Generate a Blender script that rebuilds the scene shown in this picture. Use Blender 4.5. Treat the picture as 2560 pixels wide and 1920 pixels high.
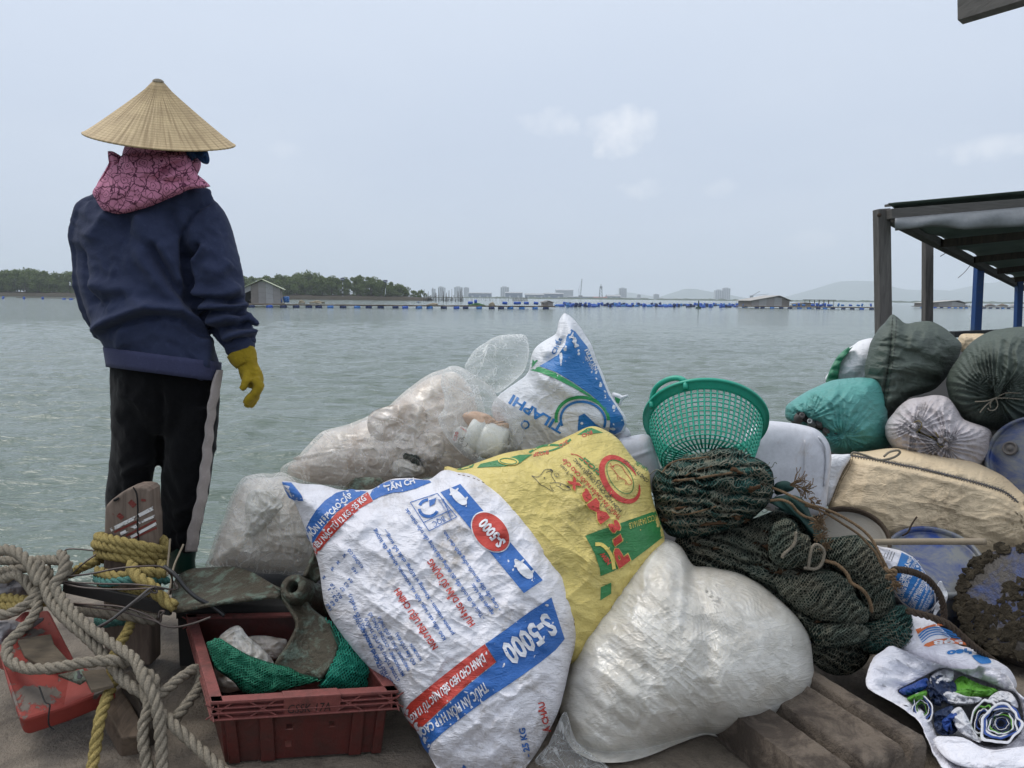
import bpy, bmesh, math, random
import numpy as np
from mathutils import Vector, Matrix

random.seed(7)
RNG = np.random.RandomState(11)
SC = bpy.context.scene
COL = SC.collection
for _o in list(bpy.data.objects):
    bpy.data.objects.remove(_o)

# ------------------------------------------------------------------ camera
FPX, CX, CY = 1923.0, 1280.0, 960.0        # photograph is 2560 x 1920
CAM_Z = 1.10                                # above the deck; water is at WATER_Z
WATER_Z = -0.80
PITCH, ROLL = math.radians(6.41), math.radians(0.60)
_F = np.array([0, math.cos(PITCH), -math.sin(PITCH)])
_U0 = np.array([0, math.sin(PITCH), math.cos(PITCH)])
_R0 = np.array([1.0, 0, 0])
_R = math.cos(ROLL) * _R0 + math.sin(ROLL) * _U0
_U = -math.sin(ROLL) * _R0 + math.cos(ROLL) * _U0
CAM = np.array([0.0, 0.0, CAM_Z])
cam_data = bpy.data.cameras.new('camera')
cam = bpy.data.objects.new('camera', cam_data)
COL.objects.link(cam)
cam_data.sensor_width = 36.0
cam_data.lens = FPX / 2560 * 36.0
cam_data.clip_start = 0.05
cam_data.clip_end = 30000
cam.matrix_world = Matrix(((_R[0], _U[0], -_F[0], CAM[0]), (_R[1], _U[1], -_F[1], CAM[1]),
                           (_R[2], _U[2], -_F[2], CAM[2]), (0, 0, 0, 1)))
SC.camera = cam

# ------------------------------------------------------------------ world, sun, exposure
SUN_EL, SUN_AZ = math.radians(58), math.radians(-70)     # azimuth from +Y towards +X
world = bpy.data.worlds.new('World')
SC.world = world
world.use_nodes = True
wt = world.node_tree
wt.nodes.clear()
w_out = wt.nodes.new('ShaderNodeOutputWorld')
w_bg = wt.nodes.new('ShaderNodeBackground')
w_sky = wt.nodes.new('ShaderNodeTexSky')
w_sky.sky_type = 'NISHITA'
w_sky.sun_disc = False
w_sky.sun_elevation = SUN_EL
w_sky.sun_rotation = SUN_AZ
w_sky.air_density = 1.0
w_sky.dust_density = 4.0
w_sky.ozone_density = 1.5
w_tc = wt.nodes.new('ShaderNodeTexCoord')
w_sep = wt.nodes.new('ShaderNodeSeparateXYZ')
wt.links.new(w_tc.outputs['Generated'], w_sep.inputs[0])
# the overcast veil: pale grey-blue, slightly brighter higher up
w_ramp = wt.nodes.new('ShaderNodeValToRGB')
w_ramp.color_ramp.elements[0].position = 0.0
w_ramp.color_ramp.elements[0].color = (6.0, 6.8, 8.3, 1)
w_ramp.color_ramp.elements[1].position = 1.0
w_ramp.color_ramp.elements[1].color = (12.6, 13.2, 14.2, 1)
_e = w_ramp.color_ramp.elements.new(0.40)
_e.color = (7.2, 8.0, 9.35, 1)
_e = w_ramp.color_ramp.elements.new(0.18)
_e.color = (6.1, 6.9, 8.35, 1)
wt.links.new(w_sep.outputs['Z'], w_ramp.inputs['Fac'])
# soft clouds: noise on a flattened dome
w_map = wt.nodes.new('ShaderNodeVectorMath'); w_map.operation = 'DIVIDE'
w_zz = wt.nodes.new('ShaderNodeMath'); w_zz.operation = 'ADD'; w_zz.inputs[1].default_value = 0.16
w_zm = wt.nodes.new('ShaderNodeMath'); w_zm.operation = 'ABSOLUTE'
wt.links.new(w_sep.outputs['Z'], w_zm.inputs[0]); wt.links.new(w_zm.outputs[0], w_zz.inputs[0])
w_cmb = wt.nodes.new('ShaderNodeCombineXYZ')
for _i in range(3):
    wt.links.new(w_zz.outputs[0], w_cmb.inputs[_i])
wt.links.new(w_tc.outputs['Generated'], w_map.inputs[0]); wt.links.new(w_cmb.outputs[0], w_map.inputs[1])
w_n = wt.nodes.new('ShaderNodeTexNoise'); w_n.inputs['Scale'].default_value = 0.9; w_n.inputs['Detail'].default_value = 5
wt.links.new(w_map.outputs[0], w_n.inputs['Vector'])
w_cr = wt.nodes.new('ShaderNodeValToRGB')
w_cr.color_ramp.elements[0].position = 0.42; w_cr.color_ramp.elements[0].color = (0, 0, 0, 1)
w_cr.color_ramp.elements[1].position = 0.75; w_cr.color_ramp.elements[1].color = (1, 1, 1, 1)
wt.links.new(w_n.outputs['Fac'], w_cr.inputs['Fac'])
w_mixc = wt.nodes.new('ShaderNodeMixRGB'); w_mixc.blend_type = 'MIX'
w_mixc.inputs['Color2'].default_value = (8.9, 9.4, 10.1, 1)
w_cf = wt.nodes.new('ShaderNodeMath'); w_cf.operation = 'MULTIPLY'; w_cf.inputs[1].default_value = 0.16
wt.links.new(w_cr.outputs['Color'], w_cf.inputs[0]); wt.links.new(w_cf.outputs[0], w_mixc.inputs['Fac'])
wt.links.new(w_ramp.outputs['Color'], w_mixc.inputs['Color1'])
w_mix = wt.nodes.new('ShaderNodeMixRGB')
w_mix.inputs['Fac'].default_value = 0.88
wt.links.new(w_sky.outputs['Color'], w_mix.inputs['Color1'])
_cur = w_mixc.outputs['Color']
def _m(op, a, b):
    n = wt.nodes.new('ShaderNodeMath'); n.operation = op
    for i, v in enumerate((a, b)):
        if isinstance(v, bpy.types.NodeSocket): wt.links.new(v, n.inputs[i])
        else: n.inputs[i].default_value = v
    return n.outputs[0]
w_n2 = wt.nodes.new('ShaderNodeTexNoise'); w_n2.inputs['Scale'].default_value = 34; w_n2.inputs['Detail'].default_value = 6
wt.links.new(w_tc.outputs['Generated'], w_n2.inputs['Vector'])
for _px, _py, _w, _h, _s in ((1378, 305, 70, 34, 0.55), (1550, 328, 95, 58, 0.85), (1612, 472, 62, 26, 0.5), (1800, 472, 40, 22, 0.28), (2480, 372, 95, 30, 0.6), (2030, 600, 60, 26, 0.3), (715, 375, 45, 22, 0.25)):
    _d = _F + (_px - CX) / FPX * _R + (CY - _py) / FPX * _U; _d = _d / np.linalg.norm(_d)
    _a = _m('DIVIDE', _m('SUBTRACT', w_sep.outputs['X'], float(_d[0])), _w / FPX); _b = _m('DIVIDE', _m('SUBTRACT', w_sep.outputs['Z'], float(_d[2])), _h / FPX)
    _r = _m('ADD', _m('MULTIPLY', _a, _a), _m('MULTIPLY', _b, _b))
    _f = _m('ADD', _m('SUBTRACT', 0.9, _m('MULTIPLY', _r, 0.75)), _m('MULTIPLY', _m('SUBTRACT', w_n2.outputs['Fac'], 0.55), 2.6))
    _f = _m('MULTIPLY', _f, _m('GREATER_THAN', w_sep.outputs['Y'], 0.0))
    _f = _m('MULTIPLY', _m('MINIMUM', _m('MAXIMUM', _f, 0.0), 1.0), _s)
    _x = wt.nodes.new('ShaderNodeMixRGB'); _x.inputs['Color2'].default_value = (9.2, 9.5, 10.2, 1)
    wt.links.new(_f, _x.inputs['Fac']); wt.links.new(_cur, _x.inputs['Color1']); _cur = _x.outputs['Color']
wt.links.new(_cur, w_mix.inputs['Color2'])
wt.links.new(w_mix.outputs['Color'], w_bg.inputs['Color'])
w_bg.inputs['Strength'].default_value = 0.10
wt.links.new(w_bg.outputs[0], w_out.inputs['Surface'])

sun_d = bpy.data.lights.new('sun', 'SUN')
sun_d.energy = 1.5
sun_d.angle = math.radians(25)
sun_d.color = (1.0, 0.965, 0.91)
sun = bpy.data.objects.new('sun', sun_d)
COL.objects.link(sun)
_sd = Vector((math.sin(SUN_AZ) * math.cos(SUN_EL), math.cos(SUN_AZ) * math.cos(SUN_EL), math.sin(SUN_EL)))
sun.rotation_euler = _sd.to_track_quat('Z', 'Y').to_euler()
SC.view_settings.view_transform = 'Standard'
SC.view_settings.look = 'None'
SC.view_settings.exposure = 0.12
SC.view_settings.gamma = 1.0
SC.render.engine = 'CYCLES'
SC.cycles.use_denoising = True
SC.cycles.max_bounces = 8
SC.cycles.diffuse_bounces = 3
SC.cycles.glossy_bounces = 3
SC.cycles.transparent_max_bounces = 12
SC.cycles.transmission_bounces = 4
SC.cycles.volume_bounces = 1
SC.cycles.caustics_reflective = False
SC.cycles.caustics_refractive = False
SC.cycles.sample_clamp_indirect = 6

# ------------------------------------------------------------------ pixel <-> world
def P(px, py, Y):
    """world point seen at photo pixel (px, py) at forward distance Y"""
    px = np.asarray(px, float); py = np.asarray(py, float); Y = np.asarray(Y, float)
    u = (px - CX) / FPX; v = (CY - py) / FPX
    d = _F + u[..., None] * _R + v[..., None] * _U
    return CAM + d * (Y / d[..., 1])[..., None]

def PZ(px, py, Y, ZMIN=0.012):
    """like P, but nothing sinks into the deck: points below it come forward along the sight line"""
    w = P(px, py, Y); z = w[..., 2]
    k = np.where(z < ZMIN, (ZMIN - CAM_Z) / np.minimum(z - CAM_Z, -1e-6), 1.0)
    return CAM + (w - CAM) * k[..., None]

def G(px, py, z):
    """world point seen at a pixel on the level z"""
    u = (px - CX) / FPX; v = (CY - py) / FPX
    d = _F + u * _R + v * _U
    return CAM + d * ((z - CAM_Z) / d[2])

def proj(p):
    q = np.asarray(p, float) - CAM
    zc = q @ _F
    return np.stack([CX + FPX * (q @ _R) / zc, CY - FPX * (q @ _U) / zc], -1)

def V(a):
    return Vector((float(a[0]), float(a[1]), float(a[2])))

def mpp(Y):
    return Y / FPX

# ------------------------------------------------------------------ noise
def _hash(ix, iy, iz, seed):
    n = (ix.astype(np.int64) * 374761393 + iy.astype(np.int64) * 668265263 + iz.astype(np.int64) * 2147483647 + seed * 1274126177) & 0xffffffff
    n = ((n ^ (n >> 13)) * 1274126177) & 0xffffffff
    n = ((n ^ (n >> 16)) * 2246822519) & 0xffffffff
    return ((n ^ (n >> 15)) & 0xffff) / 32767.5 - 1.0

def vnoise(x, y, z=0.0, seed=0):
    x = np.asarray(x, float); y = np.asarray(y, float); z = np.zeros_like(x) + z
    xi, yi, zi = np.floor(x), np.floor(y), np.floor(z)
    fx, fy, fz = x - xi, y - yi, z - zi
    sx, sy, sz = [f * f * f * (f * (f * 6 - 15) + 10) for f in (fx, fy, fz)]
    r = 0
    for dx in (0, 1):
        for dy in (0, 1):
            for dz in (0, 1):
                w = (sx if dx else 1 - sx) * (sy if dy else 1 - sy) * (sz if dz else 1 - sz)
                r = r + w * _hash(xi + dx, yi + dy, zi + dz, seed)
    return r

def fbm(x, y, z=0.0, seed=0, octv=3, gain=0.5):
    r, a, f = 0, 1.0, 1.0
    for o in range(octv):
        r = r + a * vnoise(np.asarray(x) * f, np.asarray(y) * f, np.asarray(z) * f, seed + o * 17)
        a *= gain; f *= 2.03
    return r

def ridge(x, y, z=0.0, seed=0, octv=2):
    r, a, f = 0, 1.0, 1.0
    for o in range(octv):
        r = r + a * (1 - np.abs(vnoise(np.asarray(x) * f, np.asarray(y) * f, np.asarray(z) * f, seed + o * 31))) ** 2
        a *= 0.5; f *= 2.1
    return r

def crease(px, py, s, amp, seed=0, deg=0, aniso=1.0, k=5):
    """thin sharp ridges of stretched or crushed film"""
    a, b = rot2(px / s, py / s, deg); b = b * aniso
    a = a + 0.35 * vnoise(a * 0.6, b * 0.6, 0.2, seed + 1)
    return amp * ((1 - np.abs(vnoise(a, b, 0.7, seed))) ** k + 0.6 * (1 - np.abs(vnoise(a * 2.1 + 5, b * 2.1, 0.3, seed + 2))) ** k)

def rot2(x, y, deg):
    a = math.radians(deg)
    return x * math.cos(a) + y * math.sin(a), -x * math.sin(a) + y * math.cos(a)

def crumple(px, py, s, amp, seed=0, deg=0, aniso=1.0, octv=3):
    """wrinkled-cloth relief: fractal noise with sharp creases, in metres"""
    a, b = rot2(px / s, py / s, deg)
    b = b * aniso
    wx = a + 0.5 * vnoise(a * 0.7, b * 0.7, seed + 0.3, seed + 5)
    wy = b + 0.5 * vnoise(a * 0.7 + 9, b * 0.7, seed + 0.7, seed + 6)
    return amp * (0.55 * fbm(wx, wy, seed * 1.7, seed, octv) + 0.6 * (ridge(wx * 0.9, wy * 0.9, seed * 1.3, seed + 3, 2) - 0.75))

def seg_dist(px, py, pts):
    best = np.full(np.shape(px), 1e9); tt = np.zeros(np.shape(px))
    n = len(pts) - 1
    for i in range(n):
        (x0, y0), (x1, y1) = pts[i][:2], pts[i + 1][:2]
        dx, dy = x1 - x0, y1 - y0
        L = dx * dx + dy * dy + 1e-9
        t = np.clip(((px - x0) * dx + (py - y0) * dy) / L, 0, 1)
        d = np.hypot(px - x0 - t * dx, py - y0 - t * dy)
        m = d < best
        best = np.where(m, d, best); tt = np.where(m, (i + t) / n, tt)
    return best, tt

def folds(px, py, strokes):
    """strokes: (points, width_px, amp_m); each fades out at its ends"""
    r = np.zeros(np.shape(px))
    for pts, w, amp in strokes:
        d, t = seg_dist(px, py, pts)
        r = r + amp * np.exp(-(d / w) ** 2) * np.clip(np.minimum(t, 1 - t) * 6 + 0.25, 0, 1)
    return r

def gather(px, py, tx, ty, n, amp, reach, seed=0, core=25):
    """folds radiating from a tied point"""
    dx, dy = px - tx, py - ty
    d = np.hypot(dx, dy); a = np.arctan2(dy, dx)
    w = a + 0.25 * vnoise(d / 70, a * 2, seed, seed) + 0.15 * np.sin(a * 3 + seed)
    s = 1 - np.abs(np.sin(w * n / 2 + 1.3 * vnoise(a * 1.5, d / 120, 1.1, seed + 2)))
    s = s - 0.4
    return amp * s * np.clip(d / core, 0, 1) * np.exp(-(d / reach) ** 2)

def cat_closed(pts, n):
    pts = np.asarray(pts, float); m = len(pts)
    seg = np.linalg.norm(np.roll(pts, -1, 0) - pts, axis=1)
    out = []
    tot = seg.sum()
    for i in range(m):
        p0, p1, p2, p3 = pts[i - 1], pts[i], pts[(i + 1) % m], pts[(i + 2) % m]
        k = max(2, int(round(n * seg[i] / tot)))
        t = (np.arange(k) / k)[:, None]
        out.append(0.5 * ((2 * p1) + (-p0 + p2) * t + (2 * p0 - 5 * p1 + 4 * p2 - p3) * t ** 2 + (-p0 + 3 * p1 - 3 * p2 + p3) * t ** 3))
    return np.concatenate(out)

def cat_open(pts, n):
    pts = np.asarray(pts, float); m = len(pts)
    if m == 2:
        t = np.linspace(0, 1, n)[:, None]
        return pts[0] * (1 - t) + pts[1] * t
    ext = np.vstack([2 * pts[0] - pts[1], pts, 2 * pts[-1] - pts[-2]])
    seg = np.linalg.norm(pts[1:] - pts[:-1], axis=1); tot = seg.sum()
    cum = np.concatenate([[0], np.cumsum(seg)])
    s = np.linspace(0, tot, n)
    i = np.clip(np.searchsorted(cum, s, 'right') - 1, 0, m - 2)
    t = ((s - cum[i]) / np.maximum(seg[i], 1e-9))[:, None]
    p0, p1, p2, p3 = ext[i], ext[i + 1], ext[i + 2], ext[i + 3]
    return 0.5 * ((2 * p1) + (-p0 + p2) * t + (2 * p0 - 5 * p1 + 4 * p2 - p3) * t ** 2 + (-p0 + 3 * p1 - 3 * p2 + p3) * t ** 3)

# ------------------------------------------------------------------ objects
def new_mesh(name, verts, faces, mat=None, parent=None, smooth=True, uv=None):
    me = bpy.data.meshes.new(name)
    verts = np.asarray(verts, float)
    me.from_pydata([tuple(v) for v in verts.tolist()], [], [tuple(f) for f in faces])
    if smooth:
        me.polygons.foreach_set('use_smooth', np.ones(len(me.polygons), bool))
    if uv is not None:
        lay = me.uv_layers.new(name='UVMap')
        idx = np.zeros(len(me.loops), np.int32)
        me.loops.foreach_get('vertex_index', idx)
        lay.data.foreach_set('uv', np.asarray(uv, np.float32)[idx].ravel())
    me.update()
    return link(name, me, mat, parent)

def link(name, me, mat=None, parent=None):
    o = bpy.data.objects.new(name, me)
    COL.objects.link(o)
    if mat is not None and me is not None and not me.materials:
        me.materials.append(mat)
    if parent is not None:
        o.parent = parent
        o.matrix_parent_inverse = parent.matrix_basis.inverted() if parent.parent is None else Matrix.Identity(4)
    return o

def empty(name, loc, label=None, cat=None, group=None):
    o = bpy.data.objects.new(name, None)
    o.location = V(loc)
    o.empty_display_size = 0.05
    COL.objects.link(o)
    if label: tag(o, label, cat, group)
    return o

def tag(o, label=None, cat=None, group=None, kind=None):
    if label: o['label'] = label
    if cat: o['category'] = cat
    if group: o['group'] = group
    if kind: o['kind'] = kind
    return o

def copy_thing(root, loc, rot=None, scale=None, label=None):
    r = root.copy(); COL.objects.link(r)
    r.location = V(loc)
    if rot is not None: r.rotation_euler = rot
    if scale is not None: r.scale = scale if hasattr(scale, '__len__') else (scale,) * 3
    if label: r['label'] = label
    for ch in list(root.children):
        c = ch.copy(); COL.objects.link(c); c.parent = r
        for g in list(ch.children):
            d = g.copy(); COL.objects.link(d); d.parent = c
    return r

class MB:
    """collects boxes, tubes and lofts into one mesh"""
    def __init__(s): s.v = []; s.f = []; s.n = 0
    def add(s, v, f):
        v = np.asarray(v, float)
        s.v.append(v); s.f += [tuple(int(i) + s.n for i in q) for q in f]; s.n += len(v)
        return s
    def hexa(s, c8):
        return s.add(c8, [(0, 3, 2, 1), (4, 5, 6, 7), (0, 1, 5, 4), (1, 2, 6, 5), (2, 3, 7, 6), (3, 0, 4, 7)])
    def box(s, lo, hi):
        x0, y0, z0 = lo; x1, y1, z1 = hi
        return s.hexa([(x0, y0, z0), (x1, y0, z0), (x1, y1, z0), (x0, y1, z0), (x0, y0, z1), (x1, y0, z1), (x1, y1, z1), (x0, y1, z1)])
    def beam(s, a, b, w, h, up=(0, 0, 1)):
        a = np.asarray(a, float); b = np.asarray(b, float)
        d = b - a; d = d / np.linalg.norm(d)
        up = np.asarray(up, float)
        if abs(d @ up) > 0.97: up = np.array([0, 1.0, 0])
        x = np.cross(d, up); x /= np.linalg.norm(x); y = np.cross(x, d)
        c = []
        for p in (a, b):
            for sx, sy in ((-1, -1), (1, -1), (1, 1), (-1, 1)):
                c.append(p + x * sx * w / 2 + y * sy * h / 2)
        return s.hexa(c)
    def tube(s, pts, r, k=8, cap=True):
        v, f = tube_geo(pts, r, k, cap)
        return s.add(v, f)
    def loft(s, rings, closed=True, cap=True):
        m = len(rings); k = len(rings[0])
        f = []
        for i in range(m - 1):
            for j in range(k if closed else k - 1):
                a = i * k + j; b = i * k + (j + 1) % k
                f.append((a, b, b + k, a + k))
        if cap and closed:
            f.append(tuple(range(k - 1, -1, -1))); f.append(tuple(range((m - 1) * k, m * k)))
        return s.add(np.concatenate([np.asarray(r, float) for r in rings]), f)
    def lathe(s, prof, k=24, center=(0, 0, 0), axis=(0, 0, 1), cap=True):
        ax = np.asarray(axis, float); ax /= np.linalg.norm(ax)
        t = np.array([1.0, 0, 0]) if abs(ax[0]) < 0.9 else np.array([0, 1.0, 0])
        x = np.cross(t, ax); x /= np.linalg.norm(x); y = np.cross(ax, x)
        a = np.arange(k) / k * 2 * math.pi
        rings = [np.asarray(center) + np.outer(np.cos(a) * r, x) + np.outer(np.sin(a) * r, y) + ax * h for r, h in prof]
        return s.loft(rings, True, cap)
    def verts(s): return np.concatenate(s.v)
    def build(s, name, mat=None, parent=None, smooth=False, uv=None, bevel=0):
        o = new_mesh(name, s.verts(), s.f, mat, parent, smooth, uv)
        if bevel:
            md = o.modifiers.new('bevel', 'BEVEL'); md.width = bevel; md.segments = 2; md.limit_method = 'ANGLE'; md.angle_limit = math.radians(40)
        return o

def frames(pts):
    pts = np.asarray(pts, float)
    t = np.gradient(pts, axis=0)
    t /= np.maximum(np.linalg.norm(t, axis=1), 1e-9)[:, None]
    n = np.zeros_like(pts)
    a = np.array([0, 0, 1.0]) if abs(t[0][2]) < 0.9 else np.array([0, 1.0, 0])
    v = a - t[0] * (a @ t[0]); n[0] = v / np.linalg.norm(v)
    for i in range(1, len(pts)):
        v = n[i - 1] - t[i] * (n[i - 1] @ t[i]); n[i] = v / max(np.linalg.norm(v), 1e-9)
    return t, n, np.cross(t, n)

def tube_geo(pts, r, k=8, cap=True):
    pts = np.asarray(pts, float); m = len(pts)
    t, n, b = frames(pts)
    r = np.zeros(m) + r
    a = np.arange(k) / k * 2 * math.pi
    v = (pts[:, None, :] + (n[:, None, :] * np.cos(a)[None, :, None] + b[:, None, :] * np.sin(a)[None, :, None]) * r[:, None, None]).reshape(-1, 3)
    f = []
    for i in range(m - 1):
        for j in range(k):
            p = i * k + j; q = i * k + (j + 1) % k
            f.append((p, q, q + k, p + k))
    if cap:
        f.append(tuple(range(k - 1, -1, -1))); f.append(tuple(range((m - 1) * k, m * k)))
    return v, f

def pxpath(pts, n):
    """smooth world path through (px, py, Y) points"""
    q = cat_open(np.asarray(pts, float), n)
    return P(q[:, 0], q[:, 1], q[:, 2])

def arclen_resample(pts, step):
    pts = np.asarray(pts, float)
    s = np.concatenate([[0], np.cumsum(np.linalg.norm(pts[1:] - pts[:-1], axis=1))])
    n = max(3, int(s[-1] / step))
    u = np.linspace(0, s[-1], n)
    return np.stack([np.interp(u, s, pts[:, i]) for i in range(3)], 1), u

def rope(mb, pts_world, R, pitch=None, strands=3, k=6, rough=0.0, seed=0):
    """laid rope of twisted strands along a world path"""
    pts, u = arclen_resample(pts_world, R * 0.55)
    t, n, b = frames(pts)
    pitch = pitch or R * 5.2
    for s in range(strands):
        a = u / pitch * 2 * math.pi + s * 2 * math.pi / strands
        rr = R * 0.52 * (1 + rough * vnoise(u / (R * 1.3), np.zeros_like(u) + s * 7, 0, seed))
        c = pts + (n * np.cos(a)[:, None] + b * np.sin(a)[:, None]) * (R * 0.50)
        v, f = tube_geo(c, rr, k)
        if rough:
            v = v + (RNG.rand(len(v), 3) - 0.5) * R * rough * 0.5
        mb.add(v, f)
    return mb

def remesh_obj(o, voxel, smooth_it=2):
    md = o.modifiers.new('r', 'REMESH'); md.mode = 'VOXEL'; md.voxel_size = voxel
    if smooth_it:
        ms = o.modifiers.new('s', 'SMOOTH'); ms.iterations = smooth_it; ms.factor = 0.5
    bpy.context.view_layer.update()
    dg = bpy.context.evaluated_depsgraph_get()
    me = bpy.data.meshes.new_from_object(o.evaluated_get(dg), depsgraph=dg)
    old = o.data
    o.modifiers.clear()
    mats = list(old.materials)
    o.data = me
    bpy.data.meshes.remove(old)
    me.materials.clear()
    for m in mats: me.materials.append(m)
    me.polygons.foreach_set('use_smooth', np.ones(len(me.polygons), bool))
    return o

def world_verts(o):
    bpy.context.view_layer.update()
    n = len(o.data.vertices)
    co = np.zeros(n * 3); o.data.vertices.foreach_get('co', co); co = co.reshape(-1, 3)
    M = np.array(o.matrix_world)
    return co @ M[:3, :3].T + M[:3, 3]

def sculpt(o, fn, both=False):
    """push vertices along their normals by fn(px, py, xyz) metres, on the side that faces the camera"""
    n = len(o.data.vertices)
    w = world_verts(o)
    no = np.zeros(n * 3); o.data.vertices.foreach_get('normal', no); no = no.reshape(-1, 3)
    q = proj(w)
    tocam = CAM - w; tocam /= np.linalg.norm(tocam, axis=1)[:, None]
    face = np.clip((no * tocam).sum(1) * 2.5 + 0.35, 0, 1)
    if both: face = np.ones(n)
    d = fn(q[:, 0], q[:, 1], w) * face
    co = np.zeros(n * 3); o.data.vertices.foreach_get('co', co)
    co = co.reshape(-1, 3) + no * d[:, None]
    o.data.vertices.foreach_set('co', co.ravel())
    o.data.update()
    return o

class Blob:
    """a soft closed body with a traced outline and real depth: a height field in front of and behind a mid-sheet"""
    def __init__(s, outline, Y, front, back=None, p=2.6, slope=(0, 0), center=None, relief=None, rim_relief=0.25, exp=0.5, n=260):
        o = cat_closed(outline, n)
        s.c = np.asarray(center if center is not None else o.mean(0), float)
        d = o - s.c
        a = np.unwrap(np.arctan2(d[:, 1], d[:, 0]))
        if a[-1] < a[0]: o = o[::-1]; d = o - s.c
        a = np.arctan2(d[:, 1], d[:, 0]); r = np.hypot(d[:, 0], d[:, 1])
        idx = np.argsort(a); a, r = a[idx], r[idx]
        s.a = np.concatenate([a - 2 * math.pi, a, a + 2 * math.pi]); s.r = np.concatenate([r, r, r])
        s.Y, s.front, s.back, s.p, s.slope, s.relief, s.rr, s.exp = Y, front, back if back is not None else front, p, slope, relief, rim_relief, exp
    def R(s, a): return np.interp(a, s.a, s.r)
    def sheet(s, px, py): return s.Y + s.slope[0] * (px - s.c[0]) / 1000 + s.slope[1] * (py - s.c[1]) / 1000
    def depth(s, px, py, side=1):
        dx, dy = px - s.c[0], py - s.c[1]
        q = np.clip(np.hypot(dx, dy) / s.R(np.arctan2(dy, dx)), 0, 1)
        h = (1 - q ** s.p) ** s.exp
        if side > 0:
            H = s.front * h
            if s.relief is not None:
                H = H + s.relief(px, py) * (s.rr + (1 - s.rr) * np.clip((1 - q) * 5, 0, 1)) * np.where(q > 0.999, 0, 1)
            return s.sheet(px, py) - H
        return s.sheet(px, py) + s.back * h
    def pt(s, px, py, off=0.0): 
        px = np.asarray(px, float); py = np.asarray(py, float)
        return PZ(px, py, s.depth(px, py) - off)
    def mesh(s, name, mat, parent=None, na=180, nr=46, rim_noise=0.0, smooth=True):
        a = np.linspace(-math.pi, math.pi, na, endpoint=False)
        t = np.linspace(0, 1, nr + 1)[1:]
        q = np.sin(t * math.pi / 2)
        Rr = s.R(a)
        if rim_noise: Rr = Rr * (1 + rim_noise * fbm(np.cos(a) * 4, np.sin(a) * 4, 0.3, 5, 3))
        verts, uvs, faces = [], [], []
        px = s.c[0] + np.outer(q, Rr * np.cos(a)); py = s.c[1] + np.outer(q, Rr * np.sin(a))
        f = PZ(px, py, s.depth(px, py, 1)).reshape(-1, 3)
        m = nr - 1
        bq = q[:-1][::3]; 
        if bq[-1] != q[-2]: bq = np.append(bq, q[-2])
        bx = s.c[0] + np.outer(bq, Rr * np.cos(a)); by = s.c[1] + np.outer(bq, Rr * np.sin(a))
        b = PZ(bx, by, s.depth(bx, by, -1), 0.005).reshape(-1, 3)
        c0 = P(s.c[0], s.c[1], s.depth(np.array(s.c[0]), np.array(s.c[1]), 1)); c1 = P(s.c[0], s.c[1], s.depth(np.array(s.c[0]), np.array(s.c[1]), -1))
        V0 = np.vstack([c0[None], f, c1[None], b])
        U0 = np.vstack([s.c[None], np.stack([px.ravel(), py.ravel()], 1), s.c[None], np.stack([bx.ravel() , by.ravel()], 1)]) / 1000.0
        j = np.arange(na); j2 = (j + 1) % na
        F = [(0, 1 + int(q2), 1 + int(q1)) for q1, q2 in zip(j, j2)]
        for i in range(nr - 1):
            A = 1 + i * na
            F += list(zip((A + j).tolist(), (A + j2).tolist(), (A + na + j2).tolist(), (A + na + j).tolist()))
        nb = len(bq); cb = 1 + nr * na; B = cb + 1
        F += [(cb, B + int(q1), B + int(q2)) for q1, q2 in zip(j, j2)]
        for i in range(nb - 1):
            A = B + i * na
            F += list(zip((A + j2).tolist(), (A + j).tolist(), (A + na + j).tolist(), (A + na + j2).tolist()))
        A = B + (nb - 1) * na; E = 1 + (nr - 1) * na
        F += list(zip((A + j2).tolist(), (A + j).tolist(), (E + j).tolist(), (E + j2).tolist()))
        # faces wound so that normals point outwards (pixel y runs downwards)
        F = [tuple(reversed(q)) for q in F]
        o = new_mesh(name, V0, F, mat, parent, smooth, U0)
        bm = bmesh.new(); bm.from_mesh(o.data); bmesh.ops.recalc_face_normals(bm, faces=bm.faces); bm.to_mesh(o.data); bm.free()
        s.obj = o
        return o

# zoomed-view helpers: picture coordinates read off enlarged crops of the photograph
def zc(ox, oy, k): return lambda x, y: (ox + k * x, oy + k * y)
Z7 = zc(700, 780, 0.4068); Z8 = zc(700, 1150, 0.3617); Z9 = zc(900, 1440, 0.2893); Z10 = zc(1100, 1050, 0.2893)
Z11 = zc(1400, 1300, 0.3165); Z12 = zc(1560, 900, 0.2893); Z13 = zc(1700, 1150, 0.2893); Z14 = zc(1920, 780, 0.2893)
Z15 = zc(1920, 1440, 0.2893); Z16 = zc(1920, 1100, 0.2893); Z3 = zc(0, 1150, 0.2893); Z4 = zc(0, 1440, 0.2893)
Z5 = zc(400, 1440, 0.2893); Z6 = zc(500, 1050, 0.2893); Z1 = zc(150, 170, 0.2712); Z2 = zc(150, 600, 0.2712)
def zz(Z, *pts): return [Z(*p) for p in pts]

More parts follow.
